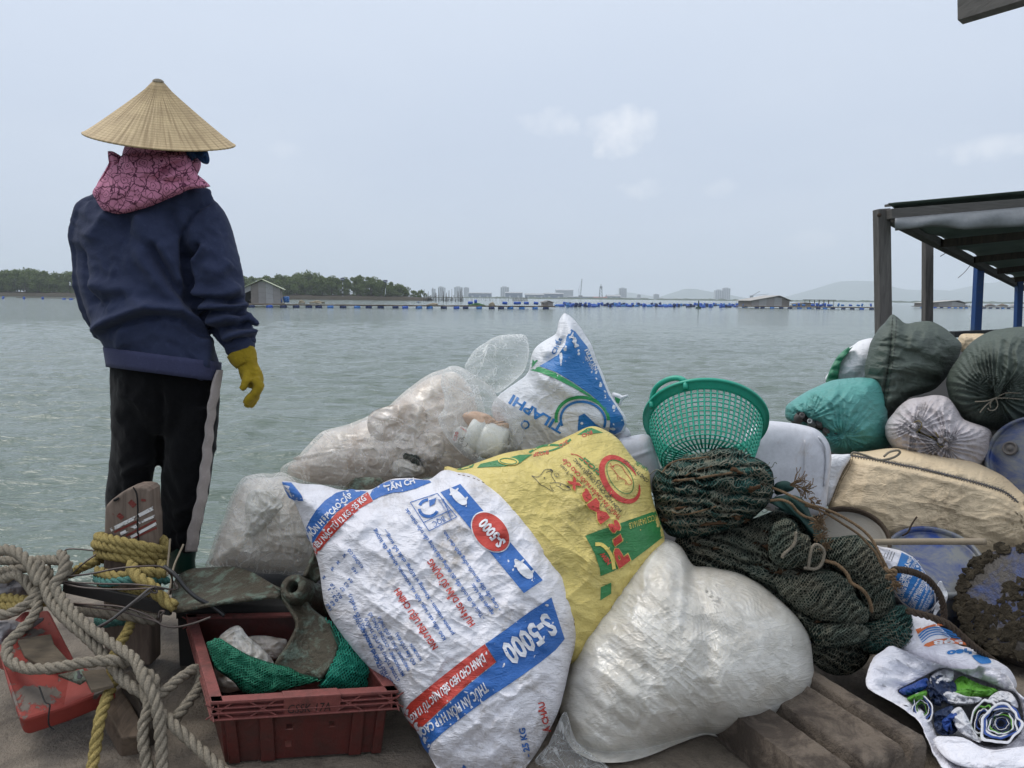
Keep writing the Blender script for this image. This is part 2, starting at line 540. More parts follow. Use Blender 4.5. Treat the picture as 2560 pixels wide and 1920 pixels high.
# ------------------------------------------------------------------ materials
class NT:
    def __init__(s, name):
        s.m = bpy.data.materials.new(name); s.m.use_nodes = True
        s.t = s.m.node_tree; s.t.nodes.clear()
        s.out = s.t.nodes.new('ShaderNodeOutputMaterial')
        s._c = {}
    def L(s, a, b): s.t.links.new(a, b)
    def put(s, sock, v):
        if isinstance(v, bpy.types.NodeSocket): s.L(v, sock)
        elif v is not None: sock.default_value = v
    def coord(s, kind='Object', scale=(1,1,1), rot=(0,0,0), loc=(0,0,0)):
        tc = s._c.get('tc') or s.t.nodes.new('ShaderNodeTexCoord'); s._c['tc'] = tc
        mp = s.t.nodes.new('ShaderNodeMapping')
        mp.inputs['Scale'].default_value = scale if hasattr(scale, '__len__') else (scale,) * 3
        mp.inputs['Rotation'].default_value = rot; mp.inputs['Location'].default_value = loc
        if kind == 'Position':
            g = s.t.nodes.new('ShaderNodeNewGeometry'); s.L(g.outputs['Position'], mp.inputs[0])
        else:
            s.L(tc.outputs[kind], mp.inputs[0])
        return mp.outputs[0]
    def noise(s, vec, scale=5, detail=4, rough=0.55, dist=0, out='Fac'):
        n = s.t.nodes.new('ShaderNodeTexNoise')
        n.inputs['Scale'].default_value = scale; n.inputs['Detail'].default_value = detail
        n.inputs['Roughness'].default_value = rough; n.inputs['Distortion'].default_value = dist
        s.L(vec, n.inputs['Vector']); return n.outputs[out]
    def voro(s, vec, scale=5, feat='F1', out='Distance', rand=1.0):
        n = s.t.nodes.new('ShaderNodeTexVoronoi'); n.feature = feat
        n.inputs['Scale'].default_value = scale; n.inputs['Randomness'].default_value = rand
        s.L(vec, n.inputs['Vector']); return n.outputs[out]
    def wave(s, vec, scale=5, dist=0, detail=2, dscale=1, kind='BANDS', axis='X', prof='SIN'):
        n = s.t.nodes.new('ShaderNodeTexWave'); n.wave_type = kind; n.wave_profile = prof
        if kind == 'BANDS': n.bands_direction = axis
        else: n.rings_direction = axis
        n.inputs['Scale'].default_value = scale; n.inputs['Distortion'].default_value = dist
        n.inputs['Detail'].default_value = detail; n.inputs['Detail Scale'].default_value = dscale
        s.L(vec, n.inputs['Vector']); return n.outputs['Fac']
    def ramp(s, fac, stops, interp='LINEAR'):
        r = s.t.nodes.new('ShaderNodeValToRGB'); e = r.color_ramp.elements; r.color_ramp.interpolation = interp
        def c4(c): return (c, c, c, 1) if not hasattr(c, '__len__') else (*c[:3], 1)
        e[0].position, e[0].color = stops[0][0], c4(stops[0][1])
        e[1].position, e[1].color = stops[-1][0], c4(stops[-1][1])
        for p, c in stops[1:-1]:
            q = e.new(p); q.color = c4(c)
        s.put(r.inputs[0], fac); return r.outputs[0]
    def mix(s, fac, a, b, mode='MIX'):
        n = s.t.nodes.new('ShaderNodeMixRGB'); n.blend_type = mode
        s.put(n.inputs[0], fac)
        for i, c in ((1, a),(2, b)):
            s.put(n.inputs[i], c if isinstance(c, bpy.types.NodeSocket) else ((*c[:3], 1) if hasattr(c, '__len__') else (c, c, c, 1)))
        return n.outputs[0]
    def math(s, op, a, b=0.0, clamp=False):
        n = s.t.nodes.new('ShaderNodeMath'); n.operation = op; n.use_clamp = clamp
        s.put(n.inputs[0], a); s.put(n.inputs[1], b); return n.outputs[0]
    def sep(s, vec):
        n = s.t.nodes.new('ShaderNodeSeparateXYZ'); s.L(vec, n.inputs[0]); return n.outputs
    def bump(s, h, strength=0.3, dist=0.01, normal=None):
        n = s.t.nodes.new('ShaderNodeBump'); n.inputs['Strength'].default_value = strength; n.inputs['Distance'].default_value = dist
        s.put(n.inputs['Height'], h)
        if normal is not None: s.L(normal, n.inputs['Normal'])
        return n.outputs[0]
    def bsdf(s, color, rough=0.6, normal=None, spec=0.5, metal=0.0, **kw):
        b = s.t.nodes.new('ShaderNodeBsdfPrincipled')
        s.put(b.inputs['Base Color'], color if isinstance(color, bpy.types.NodeSocket) else (*color[:3], 1))
        s.put(b.inputs['Roughness'], rough); s.put(b.inputs['Specular IOR Level'], spec); s.put(b.inputs['Metallic'], metal)
        if normal is not None: s.L(normal, b.inputs['Normal'])
        for k, v in kw.items(): s.put(b.inputs[k.replace('_', ' ')], v)
        return b.outputs[0]
    def mixsh(s, fac, a, b):
        n = s.t.nodes.new('ShaderNodeMixShader'); s.put(n.inputs[0], fac); s.L(a, n.inputs[1]); s.L(b, n.inputs[2]); return n.outputs[0]
    def transp(s, col=(1,1,1)):
        n = s.t.nodes.new('ShaderNodeBsdfTransparent'); n.inputs[0].default_value = (*col, 1); return n.outputs[0]
    def transl(s, col, normal=None):
        n = s.t.nodes.new('ShaderNodeBsdfTranslucent'); s.put(n.inputs[0], (*col, 1) if hasattr(col, '__len__') else col)
        if normal is not None: s.L(normal, n.inputs['Normal'])
        return n.outputs[0]
    def done(s, sh): s.L(sh, s.out.inputs['Surface']); return s.m

def crinkle_h(n, uv, k=1.0):
    """fine wrinkles shared by a sack and the print on it (uv in photo pixels / 1000)"""
    a = n.noise(uv, 26 * k, 5,0.6,0.6)
    d = n.noise(n.coord('UV', (1.0,2.6,1),(0,0,0.6)),22 * k, 4,0.55,1.2)
    r1 = n.math('ABSOLUTE', n.math('SUBTRACT', a, 0.5)); r2 = n.math('ABSOLUTE', n.math('SUBTRACT', d, 0.5))
    return n.math('ADD', n.math('MULTIPLY', r1,1.0), n.math('MULTIPLY', r2,1.2))

def m_sack(name, col, dirt=(0.16,0.13,0.09), amount=0.45, rough=0.42, bump=0.5, weave=True, k=1.0, dscale=7):
    n = NT(name); uv = n.coord('UV')
    d1 = n.noise(uv, dscale, 6,0.68,0.4); d2 = n.noise(uv, dscale * 9,4,0.7)
    dm = n.math('MULTIPLY', n.ramp(d1, [(0.47, 0), (0.66, 1)]), n.ramp(d2, [(0.36,0.15),(0.62,1)]))
    c = n.mix(n.math('MULTIPLY', dm, amount), col, dirt)
    tone = n.noise(uv, 3.1,3)
    c = n.mix(n.ramp(tone, [(0.3,0.14),(0.7,0.0)]), c, tuple(x * 0.72 for x in col))
    h = crinkle_h(n, uv, k)
    nb = n.bump(h, bump * 1.25, 0.012)
    if weave:
        w = n.math('ADD', n.wave(uv, 95,0.4,1,2, axis='X'), n.wave(uv, 95,0.4,1,2, axis='Y'))
        nb = n.bump(w, 0.16, 0.002, nb)
    return n.done(n.bsdf(c, rough, nb, 0.45))

def m_print(name, col, wear=0.34, rough=0.4, k=1.0, bump=0.5):
    n = NT(name); uv = n.coord('UV')
    d = n.noise(uv, 42,6,0.75,0.5); big = n.noise(uv, 6,3)
    f = n.math('ADD', d, n.math('MULTIPLY', big, 0.35))
    mask = n.ramp(f, [(wear + 0.10,0),(wear + 0.17,1)])
    c = n.mix(n.ramp(n.noise(uv, 16,4), [(0.35,0.22),(0.65,0)]), col, tuple(x * 0.6 for x in col))
    nb = n.bump(crinkle_h(n, uv, k), bump, 0.012)
    return n.done(n.mixsh(mask, n.transp(), n.bsdf(c, rough, nb, 0.45)))

def m_film(name, col, density=0.10, rough=0.16, bump=0.5, scale=1.0, stretch=(1,1,1), rot=0.0):
    """thin crumpled polythene: mostly clear, whiter in creases and at grazing angles"""
    n = NT(name); uv = n.coord('UV', stretch, (0,0, rot))
    a = n.noise(uv, 7 * scale, 4,0.55,1.6); b = n.noise(uv, 17 * scale, 3,0.55,2.2)
    r1 = n.math('ABSOLUTE', n.math('SUBTRACT', a, 0.5)); r2 = n.math('ABSOLUTE', n.math('SUBTRACT', b, 0.5))
    r = n.math('ADD', r1, n.math('MULTIPLY', r2,0.5))
    nb = n.bump(r, bump, 0.03)
    lw = n.t.nodes.new('ShaderNodeLayerWeight'); lw.inputs[0].default_value = 0.22
    crease = n.ramp(n.math('MINIMUM', r1, n.math('MULTIPLY', r2, 1.4)), [(0.0, 0.40), (0.016, 0.0)])
    fac = n.math('ADD', n.math('MULTIPLY', lw.outputs['Facing'], 0.60), n.math('ADD', density, crease), True)
    sh = n.mixsh(0.55, n.bsdf(col, rough, nb, 0.9), n.transl(col, nb))
    return n.done(n.mixsh(fac, n.transp((0.985,0.985,0.98)), sh))

def m_milky(name, col, stain, amt=0.45, sscale=7, neck=None):
    """bulging translucent bag: soft scattering, long fine stretch wrinkles, satin sheen"""
    n = NT(name); uv = n.coord('UV')
    def thin(sc, st, rot, w):
        q = n.noise(n.coord('UV', st, (0, 0, rot)), sc, 3, 0.55, 0.9)
        return n.ramp(n.math('ABSOLUTE', n.math('SUBTRACT', q, 0.5)), [(0.0, 1.0), (w, 0.0)], 'EASE')
    r = n.math('ADD', n.math('ADD', n.math('MULTIPLY', thin(10, (1, 2.2, 1), -0.8, 0.06), 0.9), n.math('MULTIPLY', thin(15, (1, 3.0, 1), 0.5, 0.05), 0.6)), n.math('MULTIPLY', thin(24, (1, 1.5, 1), 0.1, 0.05), 0.35))
    if neck:
        o = n.sep(uv); du = n.math('SUBTRACT', o[0], neck[0]); dv = n.math('SUBTRACT', o[1], neck[1])
        ang = n.math('ARCTAN2', dv, du); rad = n.math('SQRT', n.math('ADD', n.math('MULTIPLY', du, du), n.math('MULTIPLY', dv, dv)))
        cv = n.t.nodes.new('ShaderNodeCombineXYZ'); n.put(cv.inputs[0], n.math('MULTIPLY', ang, 9.0)); n.put(cv.inputs[1], n.math('MULTIPLY', rad, 7.0))
        q = n.noise(cv.outputs[0], 2.2, 4, 0.6, 0.3)
        st = n.math('MULTIPLY', n.ramp(n.math('ABSOLUTE', n.math('SUBTRACT', q, 0.5)), [(0.0, 1.0), (0.10, 0.0)], 'EASE'), n.math('MULTIPLY', n.ramp(rad, [(0.02, 1.0), (0.34, 0.0)]), n.ramp(du, [(0.0, 0.15), (0.04, 1.0)])))
        r = n.math('ADD', r, n.math('MULTIPLY', st, 3.2))
    nb = n.bump(r, 0.28, 0.004)
    c = n.mix(n.math('MULTIPLY', n.ramp(n.noise(uv, sscale, 5, 0.62, 0.9), [(0.48, 0), (0.68, 1)]), amt), col, stain)
    c = n.mix(n.ramp(n.noise(uv, 15, 5, 0.65, 1.4), [(0.36, 0.6), (0.56, 0)]), c, tuple(x * k for x, k in zip(col, (0.66, 0.65, 0.62))))  # darker grey-beige patches: shadows of the bag's contents painted into the colour
    sh = n.bsdf(c, 0.25, nb, 0.7, Subsurface_Weight=0.25, Subsurface_Radius=(0.05,0.045,0.035), Subsurface_Scale=0.8, Coat_Weight=0.42, Coat_Roughness=0.12)
    return n.done(n.mixsh(0.22, sh, n.transl(col, nb)))

def m_plain(name, col, rough=0.5, spec=0.5, var=0.25, vscale=6, bump=0.0, bscale=40, kind='Object', metal=0.0, dirt=None, damt=0.5, dscale=5, dpos=(0.5,0.7)):
    n = NT(name); v = n.coord(kind)
    c = n.mix(n.ramp(n.noise(v, vscale, 5,0.65), [(0.3, var),(0.7,0)]), col, tuple(x * 0.55 for x in col))
    c = n.mix(n.ramp(n.noise(v, vscale * 11, 5, 0.75), [(0.36, 0.38), (0.60, 0)]), c, tuple(x * 0.6 for x in col))
    if dirt is not None:
        c = n.mix(n.math('MULTIPLY', n.ramp(n.noise(v, dscale, 7,0.72,0.6), [(dpos[0], 0),(dpos[1], 1)]), damt), c, dirt)
    nb = n.bump(n.noise(v, bscale, 5,0.65), bump, 0.01) if bump else None
    return n.done(n.bsdf(c, rough, nb, spec, metal))

def m_wood(name, col, dark, grain=(1,1,14), scale=6, rough=0.8, bump=0.4, kind='Object', paint=None, pamt=(0.5,0.56), rot=(0,0,0), pscale=7):
    n = NT(name); v = n.coord(kind, grain, rot); u = n.coord(kind)
    g = n.noise(v, scale, 6,0.65,0.8)
    c = n.mix(n.ramp(g, [(0.32,0),(0.68,1)]), dark, col)
    c = n.mix(n.ramp(n.noise(u, 3,4), [(0.35,0.35),(0.65,0)]), c, tuple(x * 0.6 for x in col))
    h = g
    if paint is not None:
        pm = n.ramp(n.math('ADD', n.noise(u, pscale, 8,0.7,0.5), n.math('MULTIPLY', g, 0.10)), [(pamt[0], 1),(pamt[1], 0)])
        pc = n.mix(n.ramp(n.noise(u, 22,5), [(0.35,0.4),(0.7,0)]), paint, tuple(x * 0.5 for x in paint))
        c = n.mix(pm, c, pc)
        h = n.math('ADD', n.math('MULTIPLY', g, 0.6), n.math('MULTIPLY', pm, 0.6))
    nb = n.bump(h, bump, 0.008)
    return n.done(n.bsdf(c, rough, nb, 0.3))

def m_rope(name, col, dark):
    n = NT(name); v = n.coord('Object')
    f = n.noise(v, 260,3,0.6); b = n.noise(v, 9,4)
    c = n.mix(n.ramp(f, [(0.35,0.75),(0.62,0)]), col, dark)
    c = n.mix(n.ramp(b, [(0.35,0.5),(0.65,0)]), c, tuple(x * 0.62 for x in col))
    nb = n.bump(n.noise(v, 420,2),0.7,0.004)
    return n.done(n.bsdf(c, 0.9, nb, 0.15))

def m_far(name, col, rough=0.8, var=0.2, vscale=0.6):
    return m_plain(name, col, rough, 0.3, var, vscale)

M = {}
M['white_sack'] = m_sack('white_sack', (0.74,0.73,0.77),(0.20,0.15,0.085),0.85, dscale=5.0)
M['yellow_sack'] = m_sack('yellow_sack', (0.62,0.50,0.155),(0.20,0.16,0.06),0.55, dscale=8)
M['fish_sack'] = m_sack('fish_sack', (0.72,0.73,0.76),(0.25,0.22,0.17),0.45)
M['cream_sack'] = m_sack('cream_sack', (0.66,0.52,0.34),(0.13,0.09,0.05),0.65,0.5,0.55, dscale=5)
M['teal_sack'] = m_sack('teal_sack', (0.085,0.30,0.27),(0.03,0.10,0.09),0.5,0.45,0.5)
M['grey_sack'] = m_sack('grey_sack', (0.072,0.092,0.074),(0.04,0.045,0.04),0.4,0.6,0.45)
M['dirty_white_sack'] = m_sack('dirty_white_sack', (0.50,0.46,0.47),(0.20,0.14,0.10),0.7,0.55,0.6)
M['netted_white'] = m_sack('netted_white', (0.72,0.72,0.74),(0.4,0.36,0.3),0.3,0.6,0.5)
M['open_sack'] = m_sack('open_sack', (0.72,0.71,0.76),(0.30,0.26,0.22),0.35,0.42,0.5, weave=False)
M['milky_film'] = m_milky('milky_film', (0.74,0.715,0.655),(0.58,0.50,0.38), neck=(1.725,1.405))
M['clear_film'] = m_film('clear_film', (0.95,0.93,0.90),0.03,0.14,0.5,1.0)
M['clear_film_thin'] = m_film('clear_film_thin', (0.86,0.88,0.88),0.12,0.12,0.5,0.8)
M['p_blue'] = m_print('p_blue', (0.025,0.13,0.42))
M['p_blue_light'] = m_print('p_blue_light', (0.022,0.17,0.46),0.20)
M['p_red'] = m_print('p_red', (0.50,0.045,0.03))
M['p_green'] = m_print('p_green', (0.03,0.19,0.055),0.30)
M['p_green_b'] = m_print('p_green_b', (0.03,0.30,0.10),0.30)
M['p_white'] = m_print('p_white', (0.74,0.74,0.77),0.25)
M['p_yellow'] = m_print('p_yellow', (0.66,0.52,0.12),0.25)
M['p_black'] = m_print('p_black', (0.05,0.05,0.04),0.35)
M['p_orange'] = m_print('p_orange', (0.55,0.13,0.03),0.28)
M['rope_grey'] = m_rope('rope_grey', (0.31,0.27,0.21),(0.12,0.105,0.08))
M['rope_yellow'] = m_rope('rope_yellow', (0.41,0.32,0.12),(0.13,0.095,0.03))
M['rope_teal'] = m_rope('rope_teal', (0.11,0.27,0.235),(0.05,0.12,0.10))
M['rope_brown'] = m_rope('rope_brown', (0.23,0.155,0.09),(0.09,0.06,0.04))
M['rope_dark'] = m_rope('rope_dark', (0.085,0.062,0.045),(0.03,0.023,0.018))
M['wire'] = m_plain('wire', (0.11,0.09,0.08),0.45,0.5,0.5,30, metal=0.5, dirt=(0.13,0.06,0.03), damt=0.7, dscale=14)
M['cable'] = m_plain('cable', (0.012,0.012,0.012),0.5)
M['deck'] = m_plain('deck', (0.27,0.225,0.175),0.75,0.35,0.5,8,1.0,110, dirt=(0.07,0.055,0.042), damt=0.85, dscale=6, dpos=(0.42,0.66))
M['hatch'] = m_plain('hatch', (0.19,0.15,0.115),0.75,0.35,0.5,10,1.0,130, dirt=(0.05,0.037,0.028), damt=0.9, dscale=9, dpos=(0.44,0.60))
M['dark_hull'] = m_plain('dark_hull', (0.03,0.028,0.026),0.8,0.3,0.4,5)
M['grey_wood'] = m_wood('grey_wood', (0.16,0.135,0.105),(0.06,0.05,0.04),(14,14,1),5)
M['post_wood'] = m_wood('post_wood', (0.25,0.19,0.15),(0.10,0.075,0.06),(9,9,1.0),5, paint=(0.19,0.028,0.02), pamt=(0.36,0.40), pscale=16)
M['dark_wood'] = m_wood('dark_wood', (0.075,0.058,0.042),(0.025,0.02,0.016),(6,6,1.0),5)
M['block_wood'] = m_wood('block_wood', (0.16,0.115,0.08),(0.07,0.05,0.035),(10,1.2,10),5)
M['red_paint_wood'] = m_wood('red_paint_wood', (0.17,0.14,0.115),(0.08,0.07,0.06),(6,1,6),4,0.6,0.5, paint=(0.27,0.043,0.032), pamt=(0.60,0.63), pscale=9)
M['bare_wood'] = m_wood('bare_wood', (0.16,0.125,0.085),(0.075,0.06,0.045),(2,12,2),5)
M['white_flake'] = m_print('white_flake', (0.70,0.68,0.66),0.50)
M['red_flake'] = m_print('red_flake', (0.17,0.028,0.02),0.36)
M['bronze'] = m_plain('bronze', (0.10,0.085,0.058),0.48,0.5,0.7,16,1.0,70, metal=0.4, dirt=(0.17,0.23,0.18), damt=0.75, dscale=22, dpos=(0.50,0.62))
M['bronze_edge'] = m_plain('bronze_edge', (0.11,0.085,0.06),0.45,0.5,0.5,12,0.4,40, metal=0.5, dirt=(0.10,0.2,0.16), damt=0.5, dscale=20, dpos=(0.56,0.7))
M['crate'] = m_plain('crate', (0.10,0.016,0.012),0.5,0.45,0.6,7,0.35,60, dirt=(0.035,0.018,0.014), damt=0.8, dscale=7, dpos=(0.42,0.66))
M['crate_rim'] = m_plain('crate_rim', (0.24,0.07,0.06),0.6,0.4,0.5,14,0.3,50, dirt=(0.07,0.03,0.026), damt=0.7, dscale=14, dpos=(0.45,0.65))
M['marker'] = m_plain('marker', (0.02,0.012,0.012),0.6)
M['jacket'] = None
M['black'] = m_plain('black', (0.006,0.006,0.006),0.9)
M['white_plastic'] = m_plain('white_plastic', (0.62,0.62,0.66),0.32,0.5,0.08,4,0.06,12, dirt=(0.33,0.24,0.17), damt=0.6, dscale=4.5, dpos=(0.58,0.75))
M['basket_green'] = m_plain('basket_green', (0.018,0.36,0.24),0.38,0.5,0.2,8)
M['mesh_green'] = m_plain('mesh_green', (0.03,0.26,0.15),0.55,0.4,0.35,30)
M['mesh_teal'] = m_plain('mesh_teal', (0.03,0.38,0.26),0.5,0.4,0.25,30)
M['net_dark'] = m_plain('net_dark', (0.022,0.038,0.031),0.9,0.15,0.5,40,0.8,90, dirt=(0.055,0.04,0.02), damt=0.7, dscale=16, dpos=(0.55,0.75))
M['net_cord'] = m_plain('net_cord', (0.14,0.17,0.135),0.75,0.25,0.5,20, dirt=(0.25,0.225,0.165), damt=0.85, dscale=7, dpos=(0.40,0.62))
M['net_cord_teal'] = m_plain('net_cord_teal', (0.045,0.14,0.12),0.7,0.25,0.5,20, dirt=(0.13,0.15,0.115), damt=0.6, dscale=9, dpos=(0.5,0.66))
M['net_rag'] = m_plain('net_rag', (0.10,0.058,0.032),0.9,0.1,0.6,60,0.6,120)
M['blue_drum'] = m_plain('blue_drum', (0.012,0.042,0.19),0.42,0.5,0.4,7,0.2,20, dirt=(0.15,0.155,0.145), damt=0.92, dscale=7, dpos=(0.37,0.54))
M['grey_drum'] = m_plain('grey_drum', (0.05,0.09,0.22),0.5,0.4,0.3,8,0.3,30, dirt=(0.20,0.18,0.145), damt=0.97, dscale=5, dpos=(0.26,0.44))
M['crust_drum'] = m_plain('crust_drum', (0.02,0.05,0.18),0.5,0.4,0.3,8,1.0,26, dirt=(0.05,0.042,0.032), damt=0.97, dscale=6, dpos=(0.34,0.52))
M['barnacle'] = m_plain('barnacle', (0.035,0.028,0.018),0.9,0.2,0.6,50,0.8,90, dirt=(0.11,0.09,0.06), damt=0.6, dscale=30)
M['canopy_wood'] = m_wood('canopy_wood', (0.15,0.14,0.13),(0.07,0.065,0.06),(12,12,1),6, bump=0.3)
M['canopy_beam'] = m_wood('canopy_beam', (0.15,0.14,0.13),(0.08,0.075,0.068),(1,1,8),8, bump=0.3)
M['blue_post'] = m_plain('blue_post', (0.014,0.065,0.22),0.5,0.4,0.3,9, dirt=(0.06,0.09,0.09), damt=0.6, dscale=9)
def m_tarp():
    n = NT('tarp'); v = n.coord('Object'); c = n.mix(n.ramp(n.noise(v, 4, 4), [(0.35, 0.5), (0.65, 0)]), (0.15, 0.185, 0.165), (0.09, 0.115, 0.10)); nb = n.bump(n.noise(v, 9, 4), 0.4, 0.02)
    return n.done(n.mixsh(0.45, n.bsdf(c, 0.55, nb, 0.4), n.transl(c, nb)))
M['tarp'] = m_tarp()
M['tarp_flap'] = m_plain('tarp_flap', (0.27,0.28,0.29),0.5,0.4,0.3,3,0.3,9)
M['bamboo'] = m_plain('bamboo', (0.28,0.225,0.155),0.5,0.4,0.4,16,0.2,40)
M['hubgrey'] = m_plain('hubgrey', (0.13,0.12,0.115),0.7,0.3,0.3,12)
M['grey_cloth'] = m_plain('grey_cloth', (0.24,0.225,0.23),0.75,0.3,0.4,14,0.4,40)
# ------------------------------------------------------------------ water
def m_water():
    n = NT('water')
    v1 = n.coord('Position', (0.55,1.5,1)); v2 = n.coord('Position', (2.2,5.5,1),(0,0,0.12)); v3 = n.coord('Position', (0.05,0.16,1))
    h = n.math('ADD', n.math('MULTIPLY', n.noise(v1,1.0,4,0.6,0.4),1.0), n.math('MULTIPLY', n.noise(v2,1.0,4,0.6,0.3),0.30))
    nb = n.bump(h, 0.95,0.22)
    c = n.mix(n.ramp(n.noise(v3,1.0,3), [(0.35,0),(0.65,1)]),(0.10,0.132,0.105),(0.122,0.155,0.126))
    return n.done(n.bsdf(c, 0.09, nb, 0.5, IOR=1.333))
M['water'] = m_water()

ang = np.concatenate([np.linspace(-180,-48,24), np.linspace(-47,47,420), np.linspace(48,180,24)])
ang = np.radians(ang)
dist = np.concatenate([np.geomspace(1.0,2.8,6), np.geomspace(2.9,70,330), np.geomspace(75,16000,46)])
D, A = np.meshgrid(dist, ang, indexing='ij')
wx, wy = D * np.sin(A), D * np.cos(A)
fade = np.clip(1.5 - D / 45,0,1) * np.clip((D - 2.5) / 2,0,1)
xr, yr = rot2(wx, wy, 9)
wz = 0.052 * fbm(xr / 1.1, yr / 0.52,0.4,3,3,0.5) + 0.028 * vnoise(xr / 3.2, yr / 1.5,0.2,9) + 0.034 * (ridge(xr / 0.8, yr / 0.38,0.2,14,1) - 0.5)
wz = wz * fade
nn, na_ = D.shape
idx = np.arange(nn * na_).reshape(nn, na_)
fc = np.stack([idx[:-1, :-1], idx[:-1,1:], idx[1:, 1:], idx[1:, :-1]], -1).reshape(-1,4).tolist()
water = new_mesh('water', np.stack([wx, wy, wz + WATER_Z], -1).reshape(-1,3), fc, M['water'])
tag(water, 'choppy grey-green bay water reaching to the far shore', kind='structure')

def W(px, py): return G(px, py, WATER_Z)

# ------------------------------------------------------------------ hills and far shore
M['hill'] = m_far('hill', (0.075,0.115,0.085),0.9,0.35,0.004)
M['shore_green'] = m_far('shore_green', (0.05,0.075,0.035),0.9,0.4,0.05)
M['mud'] = m_far('mud', (0.06,0.05,0.035),0.9,0.4,0.1)
def hill(name, ridge_px, Y, depth, label, seed):
    r = cat_open(np.asarray(ridge_px, float),120)
    top = P(r[:, 0], r[:, 1], Y)
    rows = []
    for t, hz in ((-1.0,0.0),(-0.75,0.30),(-0.5,0.62),(-0.25,0.88),(0,1.0),(0.5,0.6),(1.0,0.0)):
        z = WATER_Z + (top[:, 2] - WATER_Z) * hz
        z = z + np.where(abs(t) < 0.9,1,0) * (hz < 0.99) * (top[:, 2] - WATER_Z) * 0.12 * fbm(top[:, 0] / 260, np.zeros(120) + t * 4,0, seed, 3)
        rows.append(np.stack([top[:, 0], top[:, 1] + t * depth, np.maximum(z, WATER_Z - 1)], 1))
    k = 120
    f = [(i * k + j, i * k + j + 1,(i + 1) * k + j + 1,(i + 1) * k + j) for i in range(6) for j in range(k - 1)]
    o = new_mesh(name, np.concatenate(rows), f, M['hill'])
    return tag(o, label, kind='structure')
hill('hills', [(1925,756),(1970,748),(2000,737),(2030,725),(2062,714),(2098,704),(2140,702),(2172,704),(2192,707),(2225,717),(2262,724),(2300,725),(2330,724),(2372,728),(2405,723),(2432,722),(2458,709),(2490,706),(2515,702),(2545,690),(2600,672),(2700,700),(2850,740)],
     6500,900, 'long hazy blue mountain range on the right horizon', 3)
hill('hills', [(1640,751),(1665,737),(1690,729),(1714,722),(1745,724),(1780,730),(1812,736),(1850,744),(1900,752)], 6000,500, 'low hazy hill behind the far harbour', 5)
hill('hills', [(1500,748),(1535,737),(1565,731),(1598,735),(1640,742),(1700,749)], 6800,400, 'faint small rise behind the harbour tower', 8)

def shore(name, pts, Y, thick, mat, label, h_m=3.0, seed=0, kind='structure'):
    r = cat_open(np.asarray(pts, float),400)
    p = P(r[:, 0], r[:, 1], Y)
    z = p[:, 2] + h_m * 0.35 * fbm(p[:, 0] / 9, np.zeros(400),0, seed, 4)
    z = np.maximum(z, WATER_Z + 0.3)
    rows = [np.stack([p[:, 0], p[:, 1] - thick * 0.5, np.full(400, WATER_Z - 0.5)], 1), np.stack([p[:, 0], p[:, 1] - thick * 0.45, WATER_Z + (z - WATER_Z) * 0.6], 1),
            np.stack([p[:, 0], p[:, 1], z], 1), np.stack([p[:, 0], p[:, 1] + thick, np.full(400, WATER_Z - 0.5)], 1)]
    f = [(i * 400 + j, i * 400 + j + 1,(i + 1) * 400 + j + 1,(i + 1) * 400 + j) for i in range(3) for j in range(399)]
    return tag(new_mesh(name, np.concatenate(rows), f, mat), label, kind=kind)
shore('far_shore', [(1040,742),(1170,743),(1400,744),(1700,747.5),(1900,749.5),(2100,751),(2300,753),(2700,757)], 1500,60, M['shore_green'], 'thin dark green far shoreline below the harbour', 3,2)
shore('mud_bank', [(-300,724),(0,727.5),(400,731),(700,734.5),(900,736.8),(1010,740),(1075,744)], 375,24, M['mud'], 'muddy bank under the mangroves', 0.5,4)

# ------------------------------------------------------------------ mangrove trees
def m_leaf(name, col, var):
    n = NT(name); g = n.t.nodes.new('ShaderNodeNewGeometry'); oi = n.t.nodes.new('ShaderNodeObjectInfo')
    c = n.mix(n.ramp(g.outputs['Random Per Island'], [(0,0),(1,1)]), col, var)
    c = n.mix(n.math('MULTIPLY', oi.outputs['Random'], 0.55), c, tuple(x * 0.62 for x in col))
    sh = n.mixsh(0.25, n.bsdf(c, 0.6, None, 0.3), n.transl(c))
    return n.done(sh)
M['leaf'] = m_leaf('leaf', (0.105,0.155,0.042),(0.165,0.205,0.065))
M['trunk'] = m_far('trunk', (0.09,0.075,0.055),0.9)

def crown_mesh(seed, h, w, nclump, per):
    r = np.random.RandomState(seed)
    vs, fs = [], []
    n = 0
    for c in range(nclump):
        a = r.rand() * 6.28; rr = w * 0.5 * math.sqrt(r.rand()) ; hz = h * (0.22 + 0.78 * r.rand() ** 0.8)
        rr *= 0.55 + 0.45 * math.sin(min(1,(hz / h)) * 3.0)
        cc = np.array([math.cos(a) * rr, math.sin(a) * rr, hz - 0.7])
        cr = w * (0.15 + 0.13 * r.rand())
        q = r.randn(per, 3); q /= np.linalg.norm(q, axis=1)[:, None]; q *= (cr * (0.55 + 0.45 * r.rand(per)))[:, None]; q[:, 2] *= 0.7
        ctr = cc + q
        t1 = r.randn(per, 3); t1 /= np.linalg.norm(t1, axis=1)[:, None]
        t2 = np.cross(t1, r.randn(per, 3)); t2 /= np.linalg.norm(t2, axis=1)[:, None]
        s = (0.20 + 0.22 * r.rand(per))[:, None]
        quad = np.stack([ctr - t1 * s, ctr + t2 * s * 0.6, ctr + t1 * s, ctr - t2 * s * 0.6], 1).reshape(-1,3)
        vs.append(quad); fs += [(n + 4 * i, n + 4 * i + 1, n + 4 * i + 2, n + 4 * i + 3) for i in range(per)]
        n += per * 4
    return np.concatenate(vs), fs
